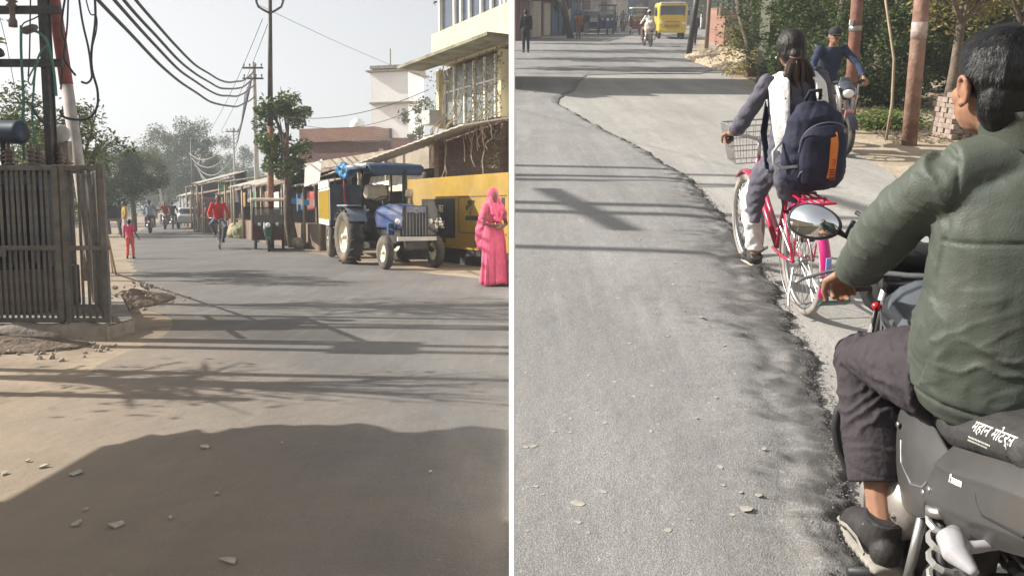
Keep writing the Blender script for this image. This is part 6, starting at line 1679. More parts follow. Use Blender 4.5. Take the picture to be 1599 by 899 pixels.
# pale flecks and leaves on the fresh asphalt
M_FLECK = mat('pale_fleck', (.38, .35, .30), .9, var=.2, scale=20)
rf = random.Random(4)
for i in range(64):
    px = rf.uniform(815, 1230); py = 260 + 620 * rf.random() ** .8
    if px > 1010 + (py - 260) * .42: continue
    p = RG(px, py); s_ = rf.uniform(.008, .02) * (1.25 if i in (3, 9, 17, 28) else .8); n = 6
    poly = [(s_ * rf.uniform(.5, 1.2) * math.cos(6.283 * k_ / n) * 1.2, s_ * rf.uniform(.5, 1.2) * math.sin(6.283 * k_ / n) * .8) for k_ in range(n)]
    o = MB().prism(poly, .0014, (0, 0, .0), (rf.uniform(-.03, .03), rf.uniform(-.03, .03), rf.random() * 3)).build('dry_leaf', M_FLECK); put(o, RW, (p.x, p.y, .061 * (1.35 - .35 * max(0, min(1, (p.y - 5) / 4))) + .0012)); tag(o, 'pale dry leaf fleck lying on the fresh asphalt', 'leaf', 'pale leaf flecks on the climbing street')

# unseen tall trees added behind the cream house to shade the climbing street
for i, (x, y, h, r) in enumerate(((-1.75, 26.5, 11.5, 1.5), (-2.0, 31.5, 13.5, 1.7), (-2.2, 38, 15.5, 1.9), (-2.3, 46, 17.5, 2.0))):
    tree('added_shade_tree', 'unseen tall tree added for shade behind the cream house, %s' % ('nearest', 'second', 'third', 'farthest')[i], LW, (x, y, 0), h, r, h - 2.6, .22, 3600, 30, G_OL, .16, 'added shade trees', 90 + i)

# crumbled asphalt along the broken edge
gm = MB(); rg = random.Random(21)
ico = [(0, 0, 1), (.89, 0, .45), (.28, .85, .45), (-.72, .53, .45), (-.72, -.53, .45), (.28, -.85, .45), (0, 0, -.6)]
icf = [(0, 1, 2), (0, 2, 3), (0, 3, 4), (0, 4, 5), (0, 5, 1), (6, 2, 1), (6, 3, 2), (6, 4, 3), (6, 5, 4), (6, 1, 5)]
def edge_x(y):
    for a, b_ in zip(EDGE, EDGE[1:]):
        if a[1] <= y <= b_[1]: return a[0] + (b_[0] - a[0]) * (y - a[1]) / (b_[1] - a[1])
    return 1.0
for i in range(2200):
    y = 2.0 + 7.5 * rg.random() ** 1.6; off = rg.gauss(-.01, .05); s_ = rg.uniform(.002, .006) * (1.5 if rg.random() < .06 else 1)
    x = edge_x(y) + off
    z = (0.0 if off > 0.02 else min(.078, .012 + max(0, -off + .02) * .38)) + .002
    gm._add([(x + vx * s_ * rg.uniform(.7, 1.2), y + vy * s_ * rg.uniform(.7, 1.2), z + vz * s_) for vx, vy, vz in ico], icf)
o = gm.build('loose_gravel', mat('asphalt_crumbs', (.10, .095, .09), .9, scale=30, c2=(.24, .225, .20))); o.matrix_world = RW.copy(); tag(o, 'crumbled asphalt gravel along the broken edge of the fresh layer', 'gravel', kind='stuff')
# ================================================================== CLIMBING STREET: the riders up close
# ---- schoolgirl on a pink bicycle
M_PINKB = mat('pink_red_bicycle_paint', (.42, .012, .06), .3, var=.08, coat=.5, dirt=.08)
M_PINKG = mat('magenta_guard_paint', (.50, .015, .16), .35, var=.08, coat=.4)
M_GREYTY = mat('dusty_white_tyre', (.27, .245, .21), .8, var=.2, scale=10)
gb = RG(1250, 487); GRZ = .045
LEAN = (0, -.062, GRZ)
bike = bicycle('pink red ladies bicycle with wire basket ridden by the schoolgirl', RW, (gb.x, gb.y, 0), GRZ, M_PINKB, M_GREYTY, M_ALU, basket=True, n=56, group='bicycles')
for ch in bike.children:
    if ch.name.startswith('rear_mudguard'):
        ch.data.materials[0] = M_PINKG
        MB().bbox((0, -.362, .40), (.03, .012, .10), .004).build('sticker', mat('blue_sticker', (.25, .32, .6), .4), ch)
put(bike, RW, (gb.x, gb.y, 0), rot=LEAN)
# skirt guard wires and lock on the rear wheel
q = MB()
for i in range(9):
    a = .5 + i * .22; q.tube([V(-.045, .05, .33), V(-.05, math.cos(a) * .31, .325 + math.sin(a) * .31)], .003, 4)
q.torus((-.05, 0, .325), .26, .004, (0, PI / 2, 0), 30, 5); q.build('skirt_guard', M_ALU, bike)['kind'] = 'stuff'
MB().tube([V(.03, .18, .60), V(-.05, .22, .58), V(-.07, .2, .66), V(-.03, .15, .72), V(.04, .17, .68)], .008, 7).build('cable_lock', M_BLKPL, bike)
gl_ = thing('person', 'schoolgirl with a long ponytail in grey tunic and white scarf riding a bicycle', 'person', RW, (gb.x, gb.y, 0), GRZ, rot=LEAN)
J, k = ride_pose((.22, .845), (.66, .985), (.44, .20), .875, lean=.06, barw=.27, pegw=.11)
J['grip'] = 1; J['head'] += V(-.015, .01, 0)
J['elL'] = V(-.30, .37, 1.08); J['elR'] = V(.30, .40, 1.06); J['wrL'] = V(-.275, .58, 1.025); J['wrR'] = V(.275, .58, 1.025)
J['anL'] = V(-.125, .50, .235); J['toL'] = V(-.135, .64, .175); J['knL'] = V(-.15, .56, .60); J['knR'] = V(.14, .63, .73); J['anR'] = V(.12, .36, .47); J['toR'] = V(.12, .5, .42)
M_TUNIC = cloth('grey_mauve', (.095, .09, .115)); M_SALW = cloth('white_salwar', (.72, .70, .68), .05)
figure(gl_, J, k, None, None, M_SKIN, voxel=.010, face=True, hair_full=False)
fb = lambda c_, n_: .006 * fbm(c_.x * 10, c_.y * 10, c_.z * 14) + .003 * math.sin(c_.z * 70 + 9 * fbm(c_.x * 5, c_.y * 5, c_.z * 2))
q = MB()
q.tube([V(0, .20, .84), V(0, .22, .98), V(0, .235, 1.08), V(0, .25, 1.22), V(0, .262, 1.335), V(0, .27, 1.39)], [.16, .15, .14, .148, .12, .06], 16, True, [(1.08, .8), (1.05, .8), (1, .76), (1.06, .74), (1.2, .7), (1, 1)], up=(1, 0, 0))
for s, n in ((-1, 'L'), (1, 'R')):
    q.ell(J['sh' + n] + V(0, 0, -.012), (.050, .050, .048)); q.tube([J['sh' + n] + V(0, 0, -.008), J['el' + n], J['el' + n].lerp(J['wr' + n], .5)], [.049, .049, .040], 12)
q.tube([V(-.09, .22, .88), V(-.15, .34, .78), V(-.165, .42, .62), V(-.165, .40, .47)], [.11, .085, .07, .04], 12, True, (1, .7)); q.tube([V(.09, .22, .88), V(.15, .38, .80), V(.165, .46, .66)], [.12, .10, .075], 12, True, (1, .75))
q.tube([V(-.02, .10, .86), V(-.06, .08, .76), V(-.08, .10, .68)], [.12, .10, .05], 10, True, (1.2, .5), up=(1, 0, 0))
organic('tunic', q, M_TUNIC, gl_, .009, 6, fb)
q = MB()
for n, s in (('L', -1), ('R', 1)):
    q.tube([J['hip' + n], J['kn' + n], J['kn' + n].lerp(J['an' + n], .55), J['kn' + n].lerp(J['an' + n], .93)], [.085, .068, .062, .054], 12)
q.ell((0, .22, .90), (.15, .12, .09))
organic('salwar_trousers', q, M_SALW, gl_, .009, 2, lambda c_, n_: .006 * math.sin(c_.z * 45 + c_.x * 30 + 6 * fbm(c_.x * 6, c_.y * 6, c_.z * 6)))
# white scarf: a wide sash over each shoulder, meeting low on the back
def sash(name, pts, w, th, m, par, up_):
    q_ = MB().tube(pts, w, 12, True, [(th, 1)] * len(pts), up=up_)
    return organic(name, q_, m, par, .008, 2, lambda c_, n_: .003 * math.sin(c_.x * 90 + c_.z * 20))
for s in (-1, 1):
    sash('scarf', [V(s * .085, .36, 1.20), V(s * .10, .345, 1.31), V(s * .115, .275, 1.385), V(s * .125, .185, 1.34), V(s * .125, .132, 1.20), V(s * .115, .125, 1.05), V(s * .095, .14, .93)], [.045, .055, .064, .070, .066, .052, .036], .30, M_SALW, gl_, (0, -1, .2))
for n, s in (('L', -1), ('R', 1)):
    q = MB(); a = J['an' + n]; o_ = J['to' + n]
    q.tube([a + V(0, -.035, .0), a + V(0, -.015, -.035), a.lerp(o_, .5) + V(0, 0, -.008), o_ + V(0, .02, .0)], [.04, .047, .043, .034], 12); q.ell(o_ + V(0, 0, 0), (.042, .05, .03))
    sh = organic('shoe', q, M_BLKPL, gl_, .008, 2)
    q = MB(); d = (o_ - a); q.tube([a + V(0, -.04, -.065), a.lerp(o_, .5) + V(0, 0, -.045), o_ + V(0, .04, -.028)], [.035, .04, .032], 10, True, (.4, 1.05), up=(0, 0, 1)); organic('sole', q, mat('beige_sole', (.42, .36, .28), .8), sh, .008, 1)
hd = J['head']
q = MB(); q.ell(hd + V(0, -.016, .022), (.086, .098, .098)); q.ell(hd + V(0, -.055, -.015), (.074, .055, .08)); q.ell(hd + V(-.005, -.10, -.025), (.036, .035, .036))
hr = organic('hair', q, mat('black_brown_hair', (.012, .009, .008), .52, var=.5, scale=60, stretch=(1, .25, .25), bump=.35, bscale=170), gl_, .007, 2, lambda c_, n_: 0.0010 * math.sin(math.atan2(c_.x - hd.x, c_.y - hd.y) * 60 + 20 * fbm(c_.x * 9, c_.y * 9, c_.z * 4)))
q = MB()
rh = random.Random(12)
for i in range(46):
    a = rh.random() * 6.28; rr = rh.random() ** .5
    o_ = V(math.cos(a) * rr, math.sin(a) * rr * .6, 0); L_ = rh.uniform(.26, .37)
    P = [hd + V(0, -.10, -.03)]
    for j in range(1, 8):
        u = j / 7; sp_ = .030 + .068 * math.sin(u * 2.5)
        P.append(hd + V(.012 * u + o_.x * sp_ + .010 * math.sin(u * 7 + i), -.115 - .02 * u + o_.y * sp_ * .8, -.03 - L_ * u))
    q.tube(P, [.012, .013, .013, .012, .011, .009, .007, .003], 6)
q.build('ponytail', mat('brown_tipped_hair', (.020, .012, .009), .42, var=.4, scale=30, c2=(.055, .030, .020), stretch=(1, 1, .15)), hr)
MB().torus(hd + V(-.004, -.10, -.035), .027, .010, (.35, 0, 0), 16, 8).build('hair_tie', mat('tie_brown', (.16, .06, .05), .7), hr)
MB().ell(hd + V(-.079, .005, -.045), (.006, .006, .008)).build('earring', M_CHROME, gl_)
# backpack
M_BAG = mat('navy_backpack_cloth', (.013, .014, .036), .75, var=.15, scale=20, bump=.3, bscale=150)
bp0 = (gb.x, gb.y, 0)
bpk = thing('backpack', 'navy blue school backpack with an orange stripe on the girl\'s back', 'backpack', RW, bp0, GRZ, rot=LEAN)
cx, cy, cz = .02, .0, 1.02
q = MB(); q.tube([V(cx, cy, cz - .235), V(cx, cy - .02, cz - .175), V(cx, cy - .02, cz), V(cx, cy, cz + .15), V(cx - .01, cy + .03, cz + .235)], [.15, .185, .185, .155, .08], 18, True, [(1, .58), (1, .62), (1, .60), (1, .56), (1, .5)], up=(1, 0, 0))
organic('main_bag', q, M_BAG, bpk, .009, 2, lambda c_, n_: .007 * fbm(c_.x * 7, c_.y * 7, c_.z * 9) + .003 * math.sin(c_.z * 55 + 8 * fbm(c_.x * 6, c_.z * 3, 1)))
q = MB(); q.tube([V(cx + .015, cy - .10, cz - .195), V(cx + .015, cy - .115, cz - .1), V(cx + .015, cy - .11, cz + .06), V(cx + .015, cy - .09, cz + .11)], [.120, .135, .125, .08], 16, True, (1, .46), up=(1, 0, 0))
fp = organic('front_pocket', q, M_BAG, bpk, .008, 2, lambda c_, n_: .004 * fbm(c_.x * 9, c_.y * 9, c_.z * 9))
# orange stripe follows the pocket face
vs = []; fs = []; NS = 16
for i in range(NS + 1):
    u = i / NS; z = cz + .085 - u * .25; x = cx + .055 - .012 * u
    y = cy - .183 + .06 * max(0, (z - cz) / .11) ** 2 + .012 * max(0, (cz - .12 - z) / .1)
    for dx_ in (-.020, .020): vs.append((x + dx_, y, z)); 
    for dx_ in (.020, -.020): vs.append((x + dx_, y + .016, z))
for i in range(NS):
    for k_ in range(4): fs.append((i * 4 + k_, i * 4 + (k_ + 1) % 4, i * 4 + 4 + (k_ + 1) % 4, i * 4 + 4 + k_))
fs += [(3, 2, 1, 0), (NS * 4, NS * 4 + 1, NS * 4 + 2, NS * 4 + 3)]
q = MB(); q._add(vs, fs); stp = q.build('orange_stripe', mat('orange_print', (.68, .20, .03), .6, var=.08), bpk)
for i in range(5):
    z = cz - .115 - i * .014; MB().box((cx + .046, cy - .189, z), (.036, .006, .005)).build('stripe_bar', mat('dark_red_print', (.25, .035, .02), .6), stp)
text('lettering', 'SAFARI'[:0] + 'iiui', MATS['dark_red_print'], stp, Matrix.Translation((cx + .058, cy - .192, cz - .095)) @ Matrix.Rotation(PI / 2, 4, 'X') @ Matrix.Rotation(PI / 2, 4, 'Z'), .035, .001)
for zz, ww in ((.125, .135), (.02, .132)):
    q = MB(); P = []
    for i in range(15):
        a = PI * i / 14; P.append(V(cx + .015 - math.cos(a) * ww, cy - .11 - .055 * math.sin(a), cz - .02 + (zz + .04) * math.sin(a) ** .6 - (.14 if zz < .1 else 0)))
    q.tube(P, .004, 6); q.build('zip', mat('grey_zip', (.12, .12, .14), .5), bpk)
MB().tube([V(cx - .04, cy + .03, cz + .25), V(cx - .03, cy - .0, cz + .30), V(cx + .03, cy - .0, cz + .30), V(cx + .04, cy + .03, cz + .25)], .011, 8).build('top_handle', M_BAG, bpk)
MB().tube([V(cx - .19, cy - .02, cz + .03), V(cx - .245, cy - .05, cz - .02), V(cx - .24, cy - .05, cz - .085), V(cx - .19, cy - .06, cz - .11), V(cx - .12, cy - .10, cz - .10)], .009, 8).build('side_strap', mat('pale_strap', (.40, .40, .42), .7), bpk)
for s in (-1, 1):
    MB().tube([V(s * .09, .12, cz + .25), V(s * .10, .2, 1.36), V(s * .105, .30, 1.36), V(s * .12, .37, 1.22), V(s * .15, .34, 1.05), V(s * .17, .18, .86)], .022, 8, True, (.35, 1), up=(0, 0, 1)).build('shoulder_strap', M_BAG, bpk)

# ---- oncoming motorcyclist with cap
mf = RG(1309, 245); S87 = .88
mw = (mf.x + .05, mf.y + .60, 0)
mo = motorcycle('black and grey motorcycle coming along the road edge towards the camera', RW, mw, PI + .02, mat('charcoal_paint', (.025, .027, .032), .3, var=.1, coat=.4), mat('grey_cowl_paint', (.06, .068, .085), .35, var=.1, coat=.4), 'oncoming motorcycle', scale=S87)
MB().box((0, .70, .60), (.12, .02, .10)).build('number_plate', mat('red_white_plate', (.55, .2, .2), .5), mo)
for s in (-1, 1): MB().tube([V(s * .16, .52, .98), V(s * .12, .60, .80), V(s * .09, .62, .60)], [.03, .035, .02], 8, True, (1, .4)).build('cowl_strip', M_ALU, mo)
ml = thing('person', 'man in a navy shirt and black cap with sunglasses riding the oncoming motorcycle', 'person', RW, mw, PI + .02, None, S87)
J, k = ride_pose((-.28, .82), (.28, 1.02), (.12, .34), 1.02, lean=.10, barw=.345, pegw=.22); J['grip'] = 1
J['elL'] += V(-.06, 0, .0); J['elR'] += V(.06, 0, 0)
figure(ml, J, k, cloth('navy_shirt', (.018, .028, .06)), cloth('pale_jeans', (.42, .44, .48)), M_SKIN, voxel=.013, cap=C_BLK, shoe=M_BLKPL, hair_full=True)
hd = J['head']
MB().bbox(hd + V(0, .088, .012), (.125, .03, .036), .012).build('sunglasses', M_BLKPL, ml)
MB().ell(hd + V(0, .092, -.036), (.032, .010, .008)).build('moustache', M_HAIR, ml)

from mathutils.bvhtree import BVHTree
def drape_text(body, m, target, size, org, xdir, ray, shear=0, weight=0, lift=.0012):
    """lay flat lettering onto a curved surface: each point slides along the ray until it meets the target"""
    me = text_mesh(body, size, 0, shear, weight)
    bm = bmesh.new(); bm.from_mesh(me); bmesh.ops.triangulate(bm, faces=bm.faces[:])
    bmesh.ops.subdivide_edges(bm, edges=bm.edges[:], cuts=2, use_grid_fill=True); bm.to_mesh(me); bm.free()
    dg = bpy.context.evaluated_depsgraph_get(); te = target.evaluated_get(dg).to_mesh()
    tree_ = BVHTree.FromPolygons([v.co.copy() for v in te.vertices], [list(p_.vertices) for p_ in te.polygons])
    xdir = Vector(xdir).normalized(); ray = Vector(ray).normalized(); yd = xdir.cross(-ray) * -1
    if yd.z < 0: yd = -yd
    last = None
    for v in me.vertices:
        p_ = Vector(org) + xdir * v.co.x + yd * v.co.y
        h = tree_.ray_cast(p_, ray, .5)
        if h[0] is not None: last = h[0] - ray * lift
        v.co = last if last is not None else p_
    me.materials.clear(); me.materials.append(m)
    return share('lettering', me, target)
# ---- the near motorcycle
NX, NY, NRZ = 1.185, 1.85, -.075
M_SIDE = mat('charcoal_side_panel', (.060, .058, .056), .38, var=.10, scale=6, dirt=.18, coat=.15)
M_SEAT = mat('black_seat_cover', (.038, .037, .036), .62, var=.12, scale=9, bump=.3, bscale=40, dirt=.12)
nb = thing('motorcycle', 'charcoal grey motorcycle under the rider in the green jacket', 'motorcycle', RW, (NX, NY, 0), NRZ)
wheel(nb, (0, -.52, .30), .30, .10, .70, M_TYRE, M_BLKPL, 10, 0, 30, hub=.07)
wheel(nb, (.08, .70, .30), .30, .085, .72, M_TYRE, M_BLKPL, 10, 0, 30, hub=.05)
# seat: long cushion, cover creased
q = MB(); q.tube([V(0, .22, .80), V(0, .10, .785), V(0, -.08, .795), V(0, -.22, .855), V(0, -.46, .93), V(0, -.66, .98)], [.10, .135, .15, .150, .14, .10], 18, True, [(.40, 1), (.42, 1), (.45, 1), (.50, 1), (.50, 1), (.45, .9)], up=(0, 0, 1))
st_ = organic('seat', q, M_SEAT, nb, .007, 3, lambda c_, n_: .003 * fbm(c_.x * 14, c_.y * 14, c_.z * 9) + (.004 * math.sin(c_.y * 75 - c_.z * 60 + 5 * fbm(c_.x * 9, c_.y * 9, 2)) if c_.y < -.34 else 0))
# side panel under the seat
def panel(name, rows, m, par, th=.012, vox=.006, sm=3):
    """pressed plastic panel: spline surface through the given points with crisp edges"""
    def cr(P, k):
        out = []
        for i in range(len(P) - 1):
            p0 = P[max(i - 1, 0)]; p1 = P[i]; p2 = P[i + 1]; p3 = P[min(i + 2, len(P) - 1)]
            for j in range(k):
                t = j / k; out.append(0.5 * ((2 * p1) + (p2 - p0) * t + (2 * p0 - 5 * p1 + 4 * p2 - p3) * t * t + (3 * p1 - p0 - 3 * p2 + p3) * t ** 3))
        return out + [P[-1]]
    g_ = [cr([Vector(p_) for p_ in r_], 6) for r_ in rows]
    cols = [cr([r_[j] for r_ in g_], 4) for j in range(len(g_[0]))]
    n_ = len(cols[0]); vs = [p_ for c_ in cols for p_ in c_]; fs = []
    for i in range(len(cols) - 1):
        for j in range(n_ - 1): fs.append((i * n_ + j, i * n_ + j + 1, (i + 1) * n_ + j + 1, (i + 1) * n_ + j))
    q_ = MB(); q_._add(vs, fs, True)
    o_ = q_.build(name, m, par)
    md = o_.modifiers.new('th', 'SOLIDIFY'); md.thickness = th; md.offset = 0
    bv = o_.modifiers.new('bv', 'BEVEL'); bv.width = .004; bv.segments = 2; bv.limit_method = 'ANGLE'
    return o_
for s in (-1, 1):
    panel('side_panel', [[(s * .11, .16, .79), (s * .12, .08, .775), (s * .125, -.02, .755), (s * .125, -.10, .74)],
                         [(s * .145, .17, .72), (s * .155, .08, .70), (s * .16, -.02, .69), (s * .158, -.10, .685)],
                         [(s * .15, .15, .62), (s * .165, .07, .60), (s * .168, -.02, .60), (s * .165, -.10, .61)],
                         [(s * .135, .11, .53), (s * .15, .05, .51), (s * .155, -.02, .52), (s * .15, -.09, .56)]], M_SIDE, nb)
    tp = panel('tail_panel', [[(s * .125, -.105, .765), (s * .13, -.22, .81), (s * .125, -.42, .885), (s * .10, -.70, .965)],
                         [(s * .158, -.105, .72), (s * .168, -.22, .765), (s * .16, -.42, .845), (s * .125, -.72, .94)],
                         [(s * .160, -.105, .705), (s * .171, -.22, .75), (s * .163, -.42, .83), (s * .127, -.72, .93)],
                         [(s * .172, -.105, .64), (s * .174, -.22, .685), (s * .162, -.42, .77), (s * .125, -.72, .89)],
                         [(s * .168, -.105, .615), (s * .170, -.22, .66), (s * .158, -.42, .745), (s * .12, -.72, .875)],
                         [(s * .140, -.105, .575), (s * .14, -.22, .61), (s * .125, -.42, .70), (s * .09, -.70, .85)]], M_SIDE, nb)
    MB().tube([V(s * .171, -.30, .80), V(s * .174, -.33, .765), V(s * .172, -.36, .745), V(s * .165, -.50, .79)], .003, 6).build('panel_gap', M_BLKPL, tp)
    MB().tube([V(s * .163, .10, .67), V(s * .17, .06, .625), V(s * .174, -.02, .612), V(s * .172, -.08, .64), V(s * .17, -.095, .665)], .0035, 6).build('chrome_strip', M_CHROME, nb)
    sh = MB()
    P = [V(s * .150 + .029 * math.cos(a_), -.15 - .12 * u - .0 + .029 * math.sin(a_), .61 - .27 * u) for u, a_ in [(i / 70, i * 2 * PI / 10) for i in range(71)]]
    so = sh.tube(P, .0085, 6).build('shock_absorber', mat('pale_spring_paint', (.34, .33, .31), .4, .3), nb)
    MB().cyl((s * .150, -.145, .63), (s * .150, -.275, .31), .015, None, 10).build('damper', M_BLKPL, so)
    MB().cyl((s * .150, -.145, .625), (s * .150, -.152, .605), .036, None, 14).build('spring_cap', M_ALU, so)
    MB().tube([V(s * .14, -.04, .56), V(s * .165, -.08, .44), V(s * .165, -.07, .34)], .013, 8).build('grab_tube', M_ALU, nb)
    MB().cyl((s * .10, .02, .31), (s * .28, .02, .31), .016, None, 10).build('footrest', M_BLKPL, nb)
    MB().cyl((s * .12, -.24, .36), (s * .25, -.24, .36), .016, None, 10).build('rear_footrest', M_BLKPL, nb)
    iq = MB(); iq.tube([V(s * .11, -.34, .665), V(s * .18, -.345, .655)], [.013, .015], 8); iq.tube([V(s * .18, -.28, .655), V(s * .205, -.32, .657), V(s * .215, -.37, .655), V(s * .20, -.43, .65)], [.016, .032, .030, .010], 12, True, (.85, 1.0), up=(0, 0, 1))
    organic('rear_indicator', iq, mat('clear_lens', (.36, .35, .36), .10, var=.05, spec=.8), nb, .006, 2)
# white lettering on the tail panel and the seat
def on_side(x, y, z, yaw, pit, flip): return Matrix.Translation((x, y, z)) @ Matrix.Rotation(-PI / 2, 4, 'Z') @ Matrix.Rotation(PI / 2 - pit, 4, 'X') @ Matrix.Rotation(yaw, 4, 'Z')
M_WPRINT = mat('white_print', (.75, .75, .73), .5, var=.05)
tps = [c_ for c_ in nb.children if c_.name.startswith('tail_panel')]
drape_text("i'mam", M_WPRINT, tps[0], .026, V(-.30, -.21, .735), V(0, -1, .36), V(1, 0, 0), shear=.2, weight=.001)
M_GPRINT = mat('grey_white_print', (.52, .50, .46), .7, var=.1)
for body, dz_, sz in (('महान मोटर्स', 0, .036), ('................', -.024, .026), ('..............', -.034, .026)):
    drape_text(body, M_GPRINT, st_, sz, V(-.30, -.20, .915 + dz_ * .8), V(0, -1, .30), V(1, 0, -.35), weight=.0006)
# engine, guards, chain cover
q = MB(); q.bbox((0, .22, .40), (.24, .40, .30), .05); q.cyl((0, .30, .48), (0, .40, .68), .075, .07, 14); en_ = q.build('engine', M_ENG, nb)
for i in range(7): MB().bbox((0, .315 + .012 * i, .51 + .024 * i), (.25, .21, .007), .002, (-.45, 0, 0)).build('cooling_fin', M_ALU, en_)
for y_, z_ in ((.05, .47), (.19, .47), (.12, .545), (.12, .395), (.30, .43), (.23, .345)): MB().cyl((-.165, y_, z_), (-.18, y_, z_), .008, None, 6).build('bolt', M_CHROME, en_)
for P_ in ([V(-.13, .48, .93), V(-.17, .40, .80), V(-.16, .25, .64), V(-.15, .17, .56)], [V(-.11, .5, .92), V(-.14, .36, .72), V(-.12, .2, .6), V(-.12, .02, .62)], [V(-.12, .1, .72), V(-.15, .13, .62), V(-.13, .18, .5)]): MB().tube(P_, .006, 6).build('control_cable', M_BLKPL, nb)
for P_ in ([V(-.165, .13, .70), V(-.168, .13, .70)], [V(-.172, -.09, .63), V(-.176, -.09, .63)], [V(-.176, -.125, .66), V(-.18, -.125, .66)], [V(-.166, .10, .56), V(-.17, .10, .56)]): MB().tube(P_, .009, 8).build('bolt', M_ALU, nb)
q = MB(); q.lathe([(0, .035), (.05, .035), (.085, .02), (.10, 0), (.10, -.05)], (-.145, .12, .47), 24, (0, -PI / 2, 0)); q.lathe([(0, .03), (.04, .028), (.06, .012), (.065, -.04)], (-.145, .26, .40), 20, (0, -PI / 2, 0)); q.build('engine_cover', mat('scuffed_alloy', (.40, .37, .34), .42, .6, var=.15, dirt=.25), nb)
MB().tube([V(-.10, -.05, .36), V(-.12, -.3, .33), V(-.1, -.52, .31)], [.05, .045, .06], 10, True, (1, .4)).build('chain_cover', M_BLKPL, nb)
MB().tube([V(-.14, .02, .28), V(-.16, .10, .27), V(-.17, .22, .30)], .009, 8).build('gear_lever', M_ALU, nb)
MB().tube([V(0, .46, .66), V(-.14, .47, .645), V(-.185, .468, .615), V(-.21, .46, .57), V(-.215, .45, .52), V(-.205, .43, .46), V(-.17, .41, .40), V(-.1, .39, .35), V(0, .38, .33)], .014, 8).build('crash_guard', M_BLKPL, nb)
q = MB(); q.tube([V(0, .40, .86), V(0, .30, .60), V(0, .2, .33), V(0, -.1, .36)], .03, 8); q.tube([V(0, .4, .86), V(0, .05, .72), V(0, -.6, .78)], .03, 8); q.build('frame', M_BLKPL, nb)
for i in range(4): MB().tube([V(-.10 - .01 * i, .16 + .04 * i, .52), V(-.13, .10 + .05 * i, .60), V(-.09, .15 + .03 * i, .70)], .006, 6).build('hose', M_BLKPL, nb)
q = MB(); q.tube([V(0, .16, .84), V(0, .26, .90), V(0, .42, .915), V(0, .50, .87)], [.10, .135, .14, .09], 16, True, [(.9, .9), (.75, 1), (.75, 1.05), (.7, 1)], up=(0, 0, 1)); organic('fuel_tank', q, mat('dark_grey_tank', (.08, .09, .10), .25, var=.06, coat=.6), nb, .009, 3)
for s in (-1, 1): MB().cyl((s * .095, .50, 1.0), (s * .09, .74, .32), .019, .024, 12).build('fork', M_ALU, nb)
q = MB(); q.bbox((0, .50, .975), (.25, .10, .035), .012); q.cyl((-.095, .50, .97), (-.095, .498, 1.005), .026, None, 12); q.cyl((.095, .50, .97), (.095, .498, 1.005), .026, None, 12); q.build('top_clamp', M_BLKPL, nb)
MB().tube([V(-.15, .44, .925), V(-.12, .52, .895), V(-.02, .54, .89), V(.10, .53, .895), V(.13, .44, .925)], .013, 8).build('red_bracket', mat('red_bracket_paint', (.50, .015, .02), .3, coat=.4), nb)
q = MB(); q.tube([V(0, .56, .93), V(0, .66, .94), V(0, .76, .90)], [.10, .135, .09], 14, True, (1, 1.05), up=(0, 0, 1)); q.bbox((-.02, .58, 1.03), (.20, .08, .10), .03, (.5, 0, 0)); organic('headlight_cowl', q, M_BLKPL, nb, .009, 2)
hb = MB().tube([V(-.33, .402, 1.005), V(-.24, .44, 1.02), V(-.14, .49, 1.01), V(-.05, .50, 1.0), V(.05, .50, 1.0), V(.14, .49, 1.01), V(.24, .44, 1.02), V(.34, .40, 1.005)], .012, 10).build('handlebar', M_CHROME, nb)
for s in (-1, 1):
    MB().cyl((s * .22, .448, 1.018), (s * .325, .403, 1.004), .018, None, 12).build('grip', M_BLKPL, hb)
    MB().bbox((s * .205, .46, 1.02), (.05, .05, .05), .012).build('switch_box', M_BLKPL, hb)
    MB().tube([V(s * .21, .49, 1.02), V(s * .28, .50, 1.01), V(s * .36, .47, .995), V(s * .385, .45, .99)], [.008, .008, .007, .008], 8, True, (.6, 1)).build('lever', M_ALU, hb)
    mq = MB(); mq.tube([V(s * .20, .47, 1.03), V(s * .20, .51, 1.10), V(s * .18, .55, 1.165), V(s * .20, .57, 1.175)], .007, 8); mq.build('mirror_stalk', M_BLKPL, hb)
MIR = V(-.325, .575, 1.145)
mm = Matrix.Translation(MIR) @ Euler((math.radians(64), math.radians(8), math.radians(-26))).to_matrix().to_4x4()
def mirror_pt(r0, d): return [mm @ V(.074 * r0 * math.cos(a) * (1 + .12 * math.cos(a)), .050 * r0 * math.sin(a), d) for a in [2 * PI * i / 40 for i in range(40)]]
ms = MB().loft([mirror_pt(.97, .004), mirror_pt(1.02, .006), mirror_pt(1.08, 0), mirror_pt(1.05, -.02), mirror_pt(.7, -.040), mirror_pt(.2, -.048)]).build('mirror', M_BLKPL, nb)
MB().loft([mirror_pt(.965, .0045), mirror_pt(.96, .0062)]).build('mirror_glass', mat('mirror_silver', (.9, .92, .93), .02, 1.0, var=.005), ms)
MB().tube([mm @ V(.06, 0, -.012), mm @ V(.105, -.015, -.02), V(-.205, .56, 1.15)], [.014, .010, .008], 8).build('mirror_neck', M_BLKPL, ms)
for s in (-1, 1):
    q = MB(); q.cyl((s * .10, .60, .93), (s * .17, .60, .925), .011, None, 8); q.tube([V(s * .16, .61, .925), V(s * .20, .60, .925), V(s * .25, .575, .915)], [.018, .024, .010], 10, True, (1, .9)); organic('front_indicator', q, M_BLKPL, nb, .006, 2)
MB().box((-.20, .66, .855), (.10, .004, .03), (0.9, 0, .2)).build('green_sticker', mat('teal_reflector', (.03, .12, .10), .3), nb)
MB().bbox((0, -.72, .72), (.20, .12, .10), .03).build('tail_light', mat('red_lens', (.3, .02, .03), .3), nb)
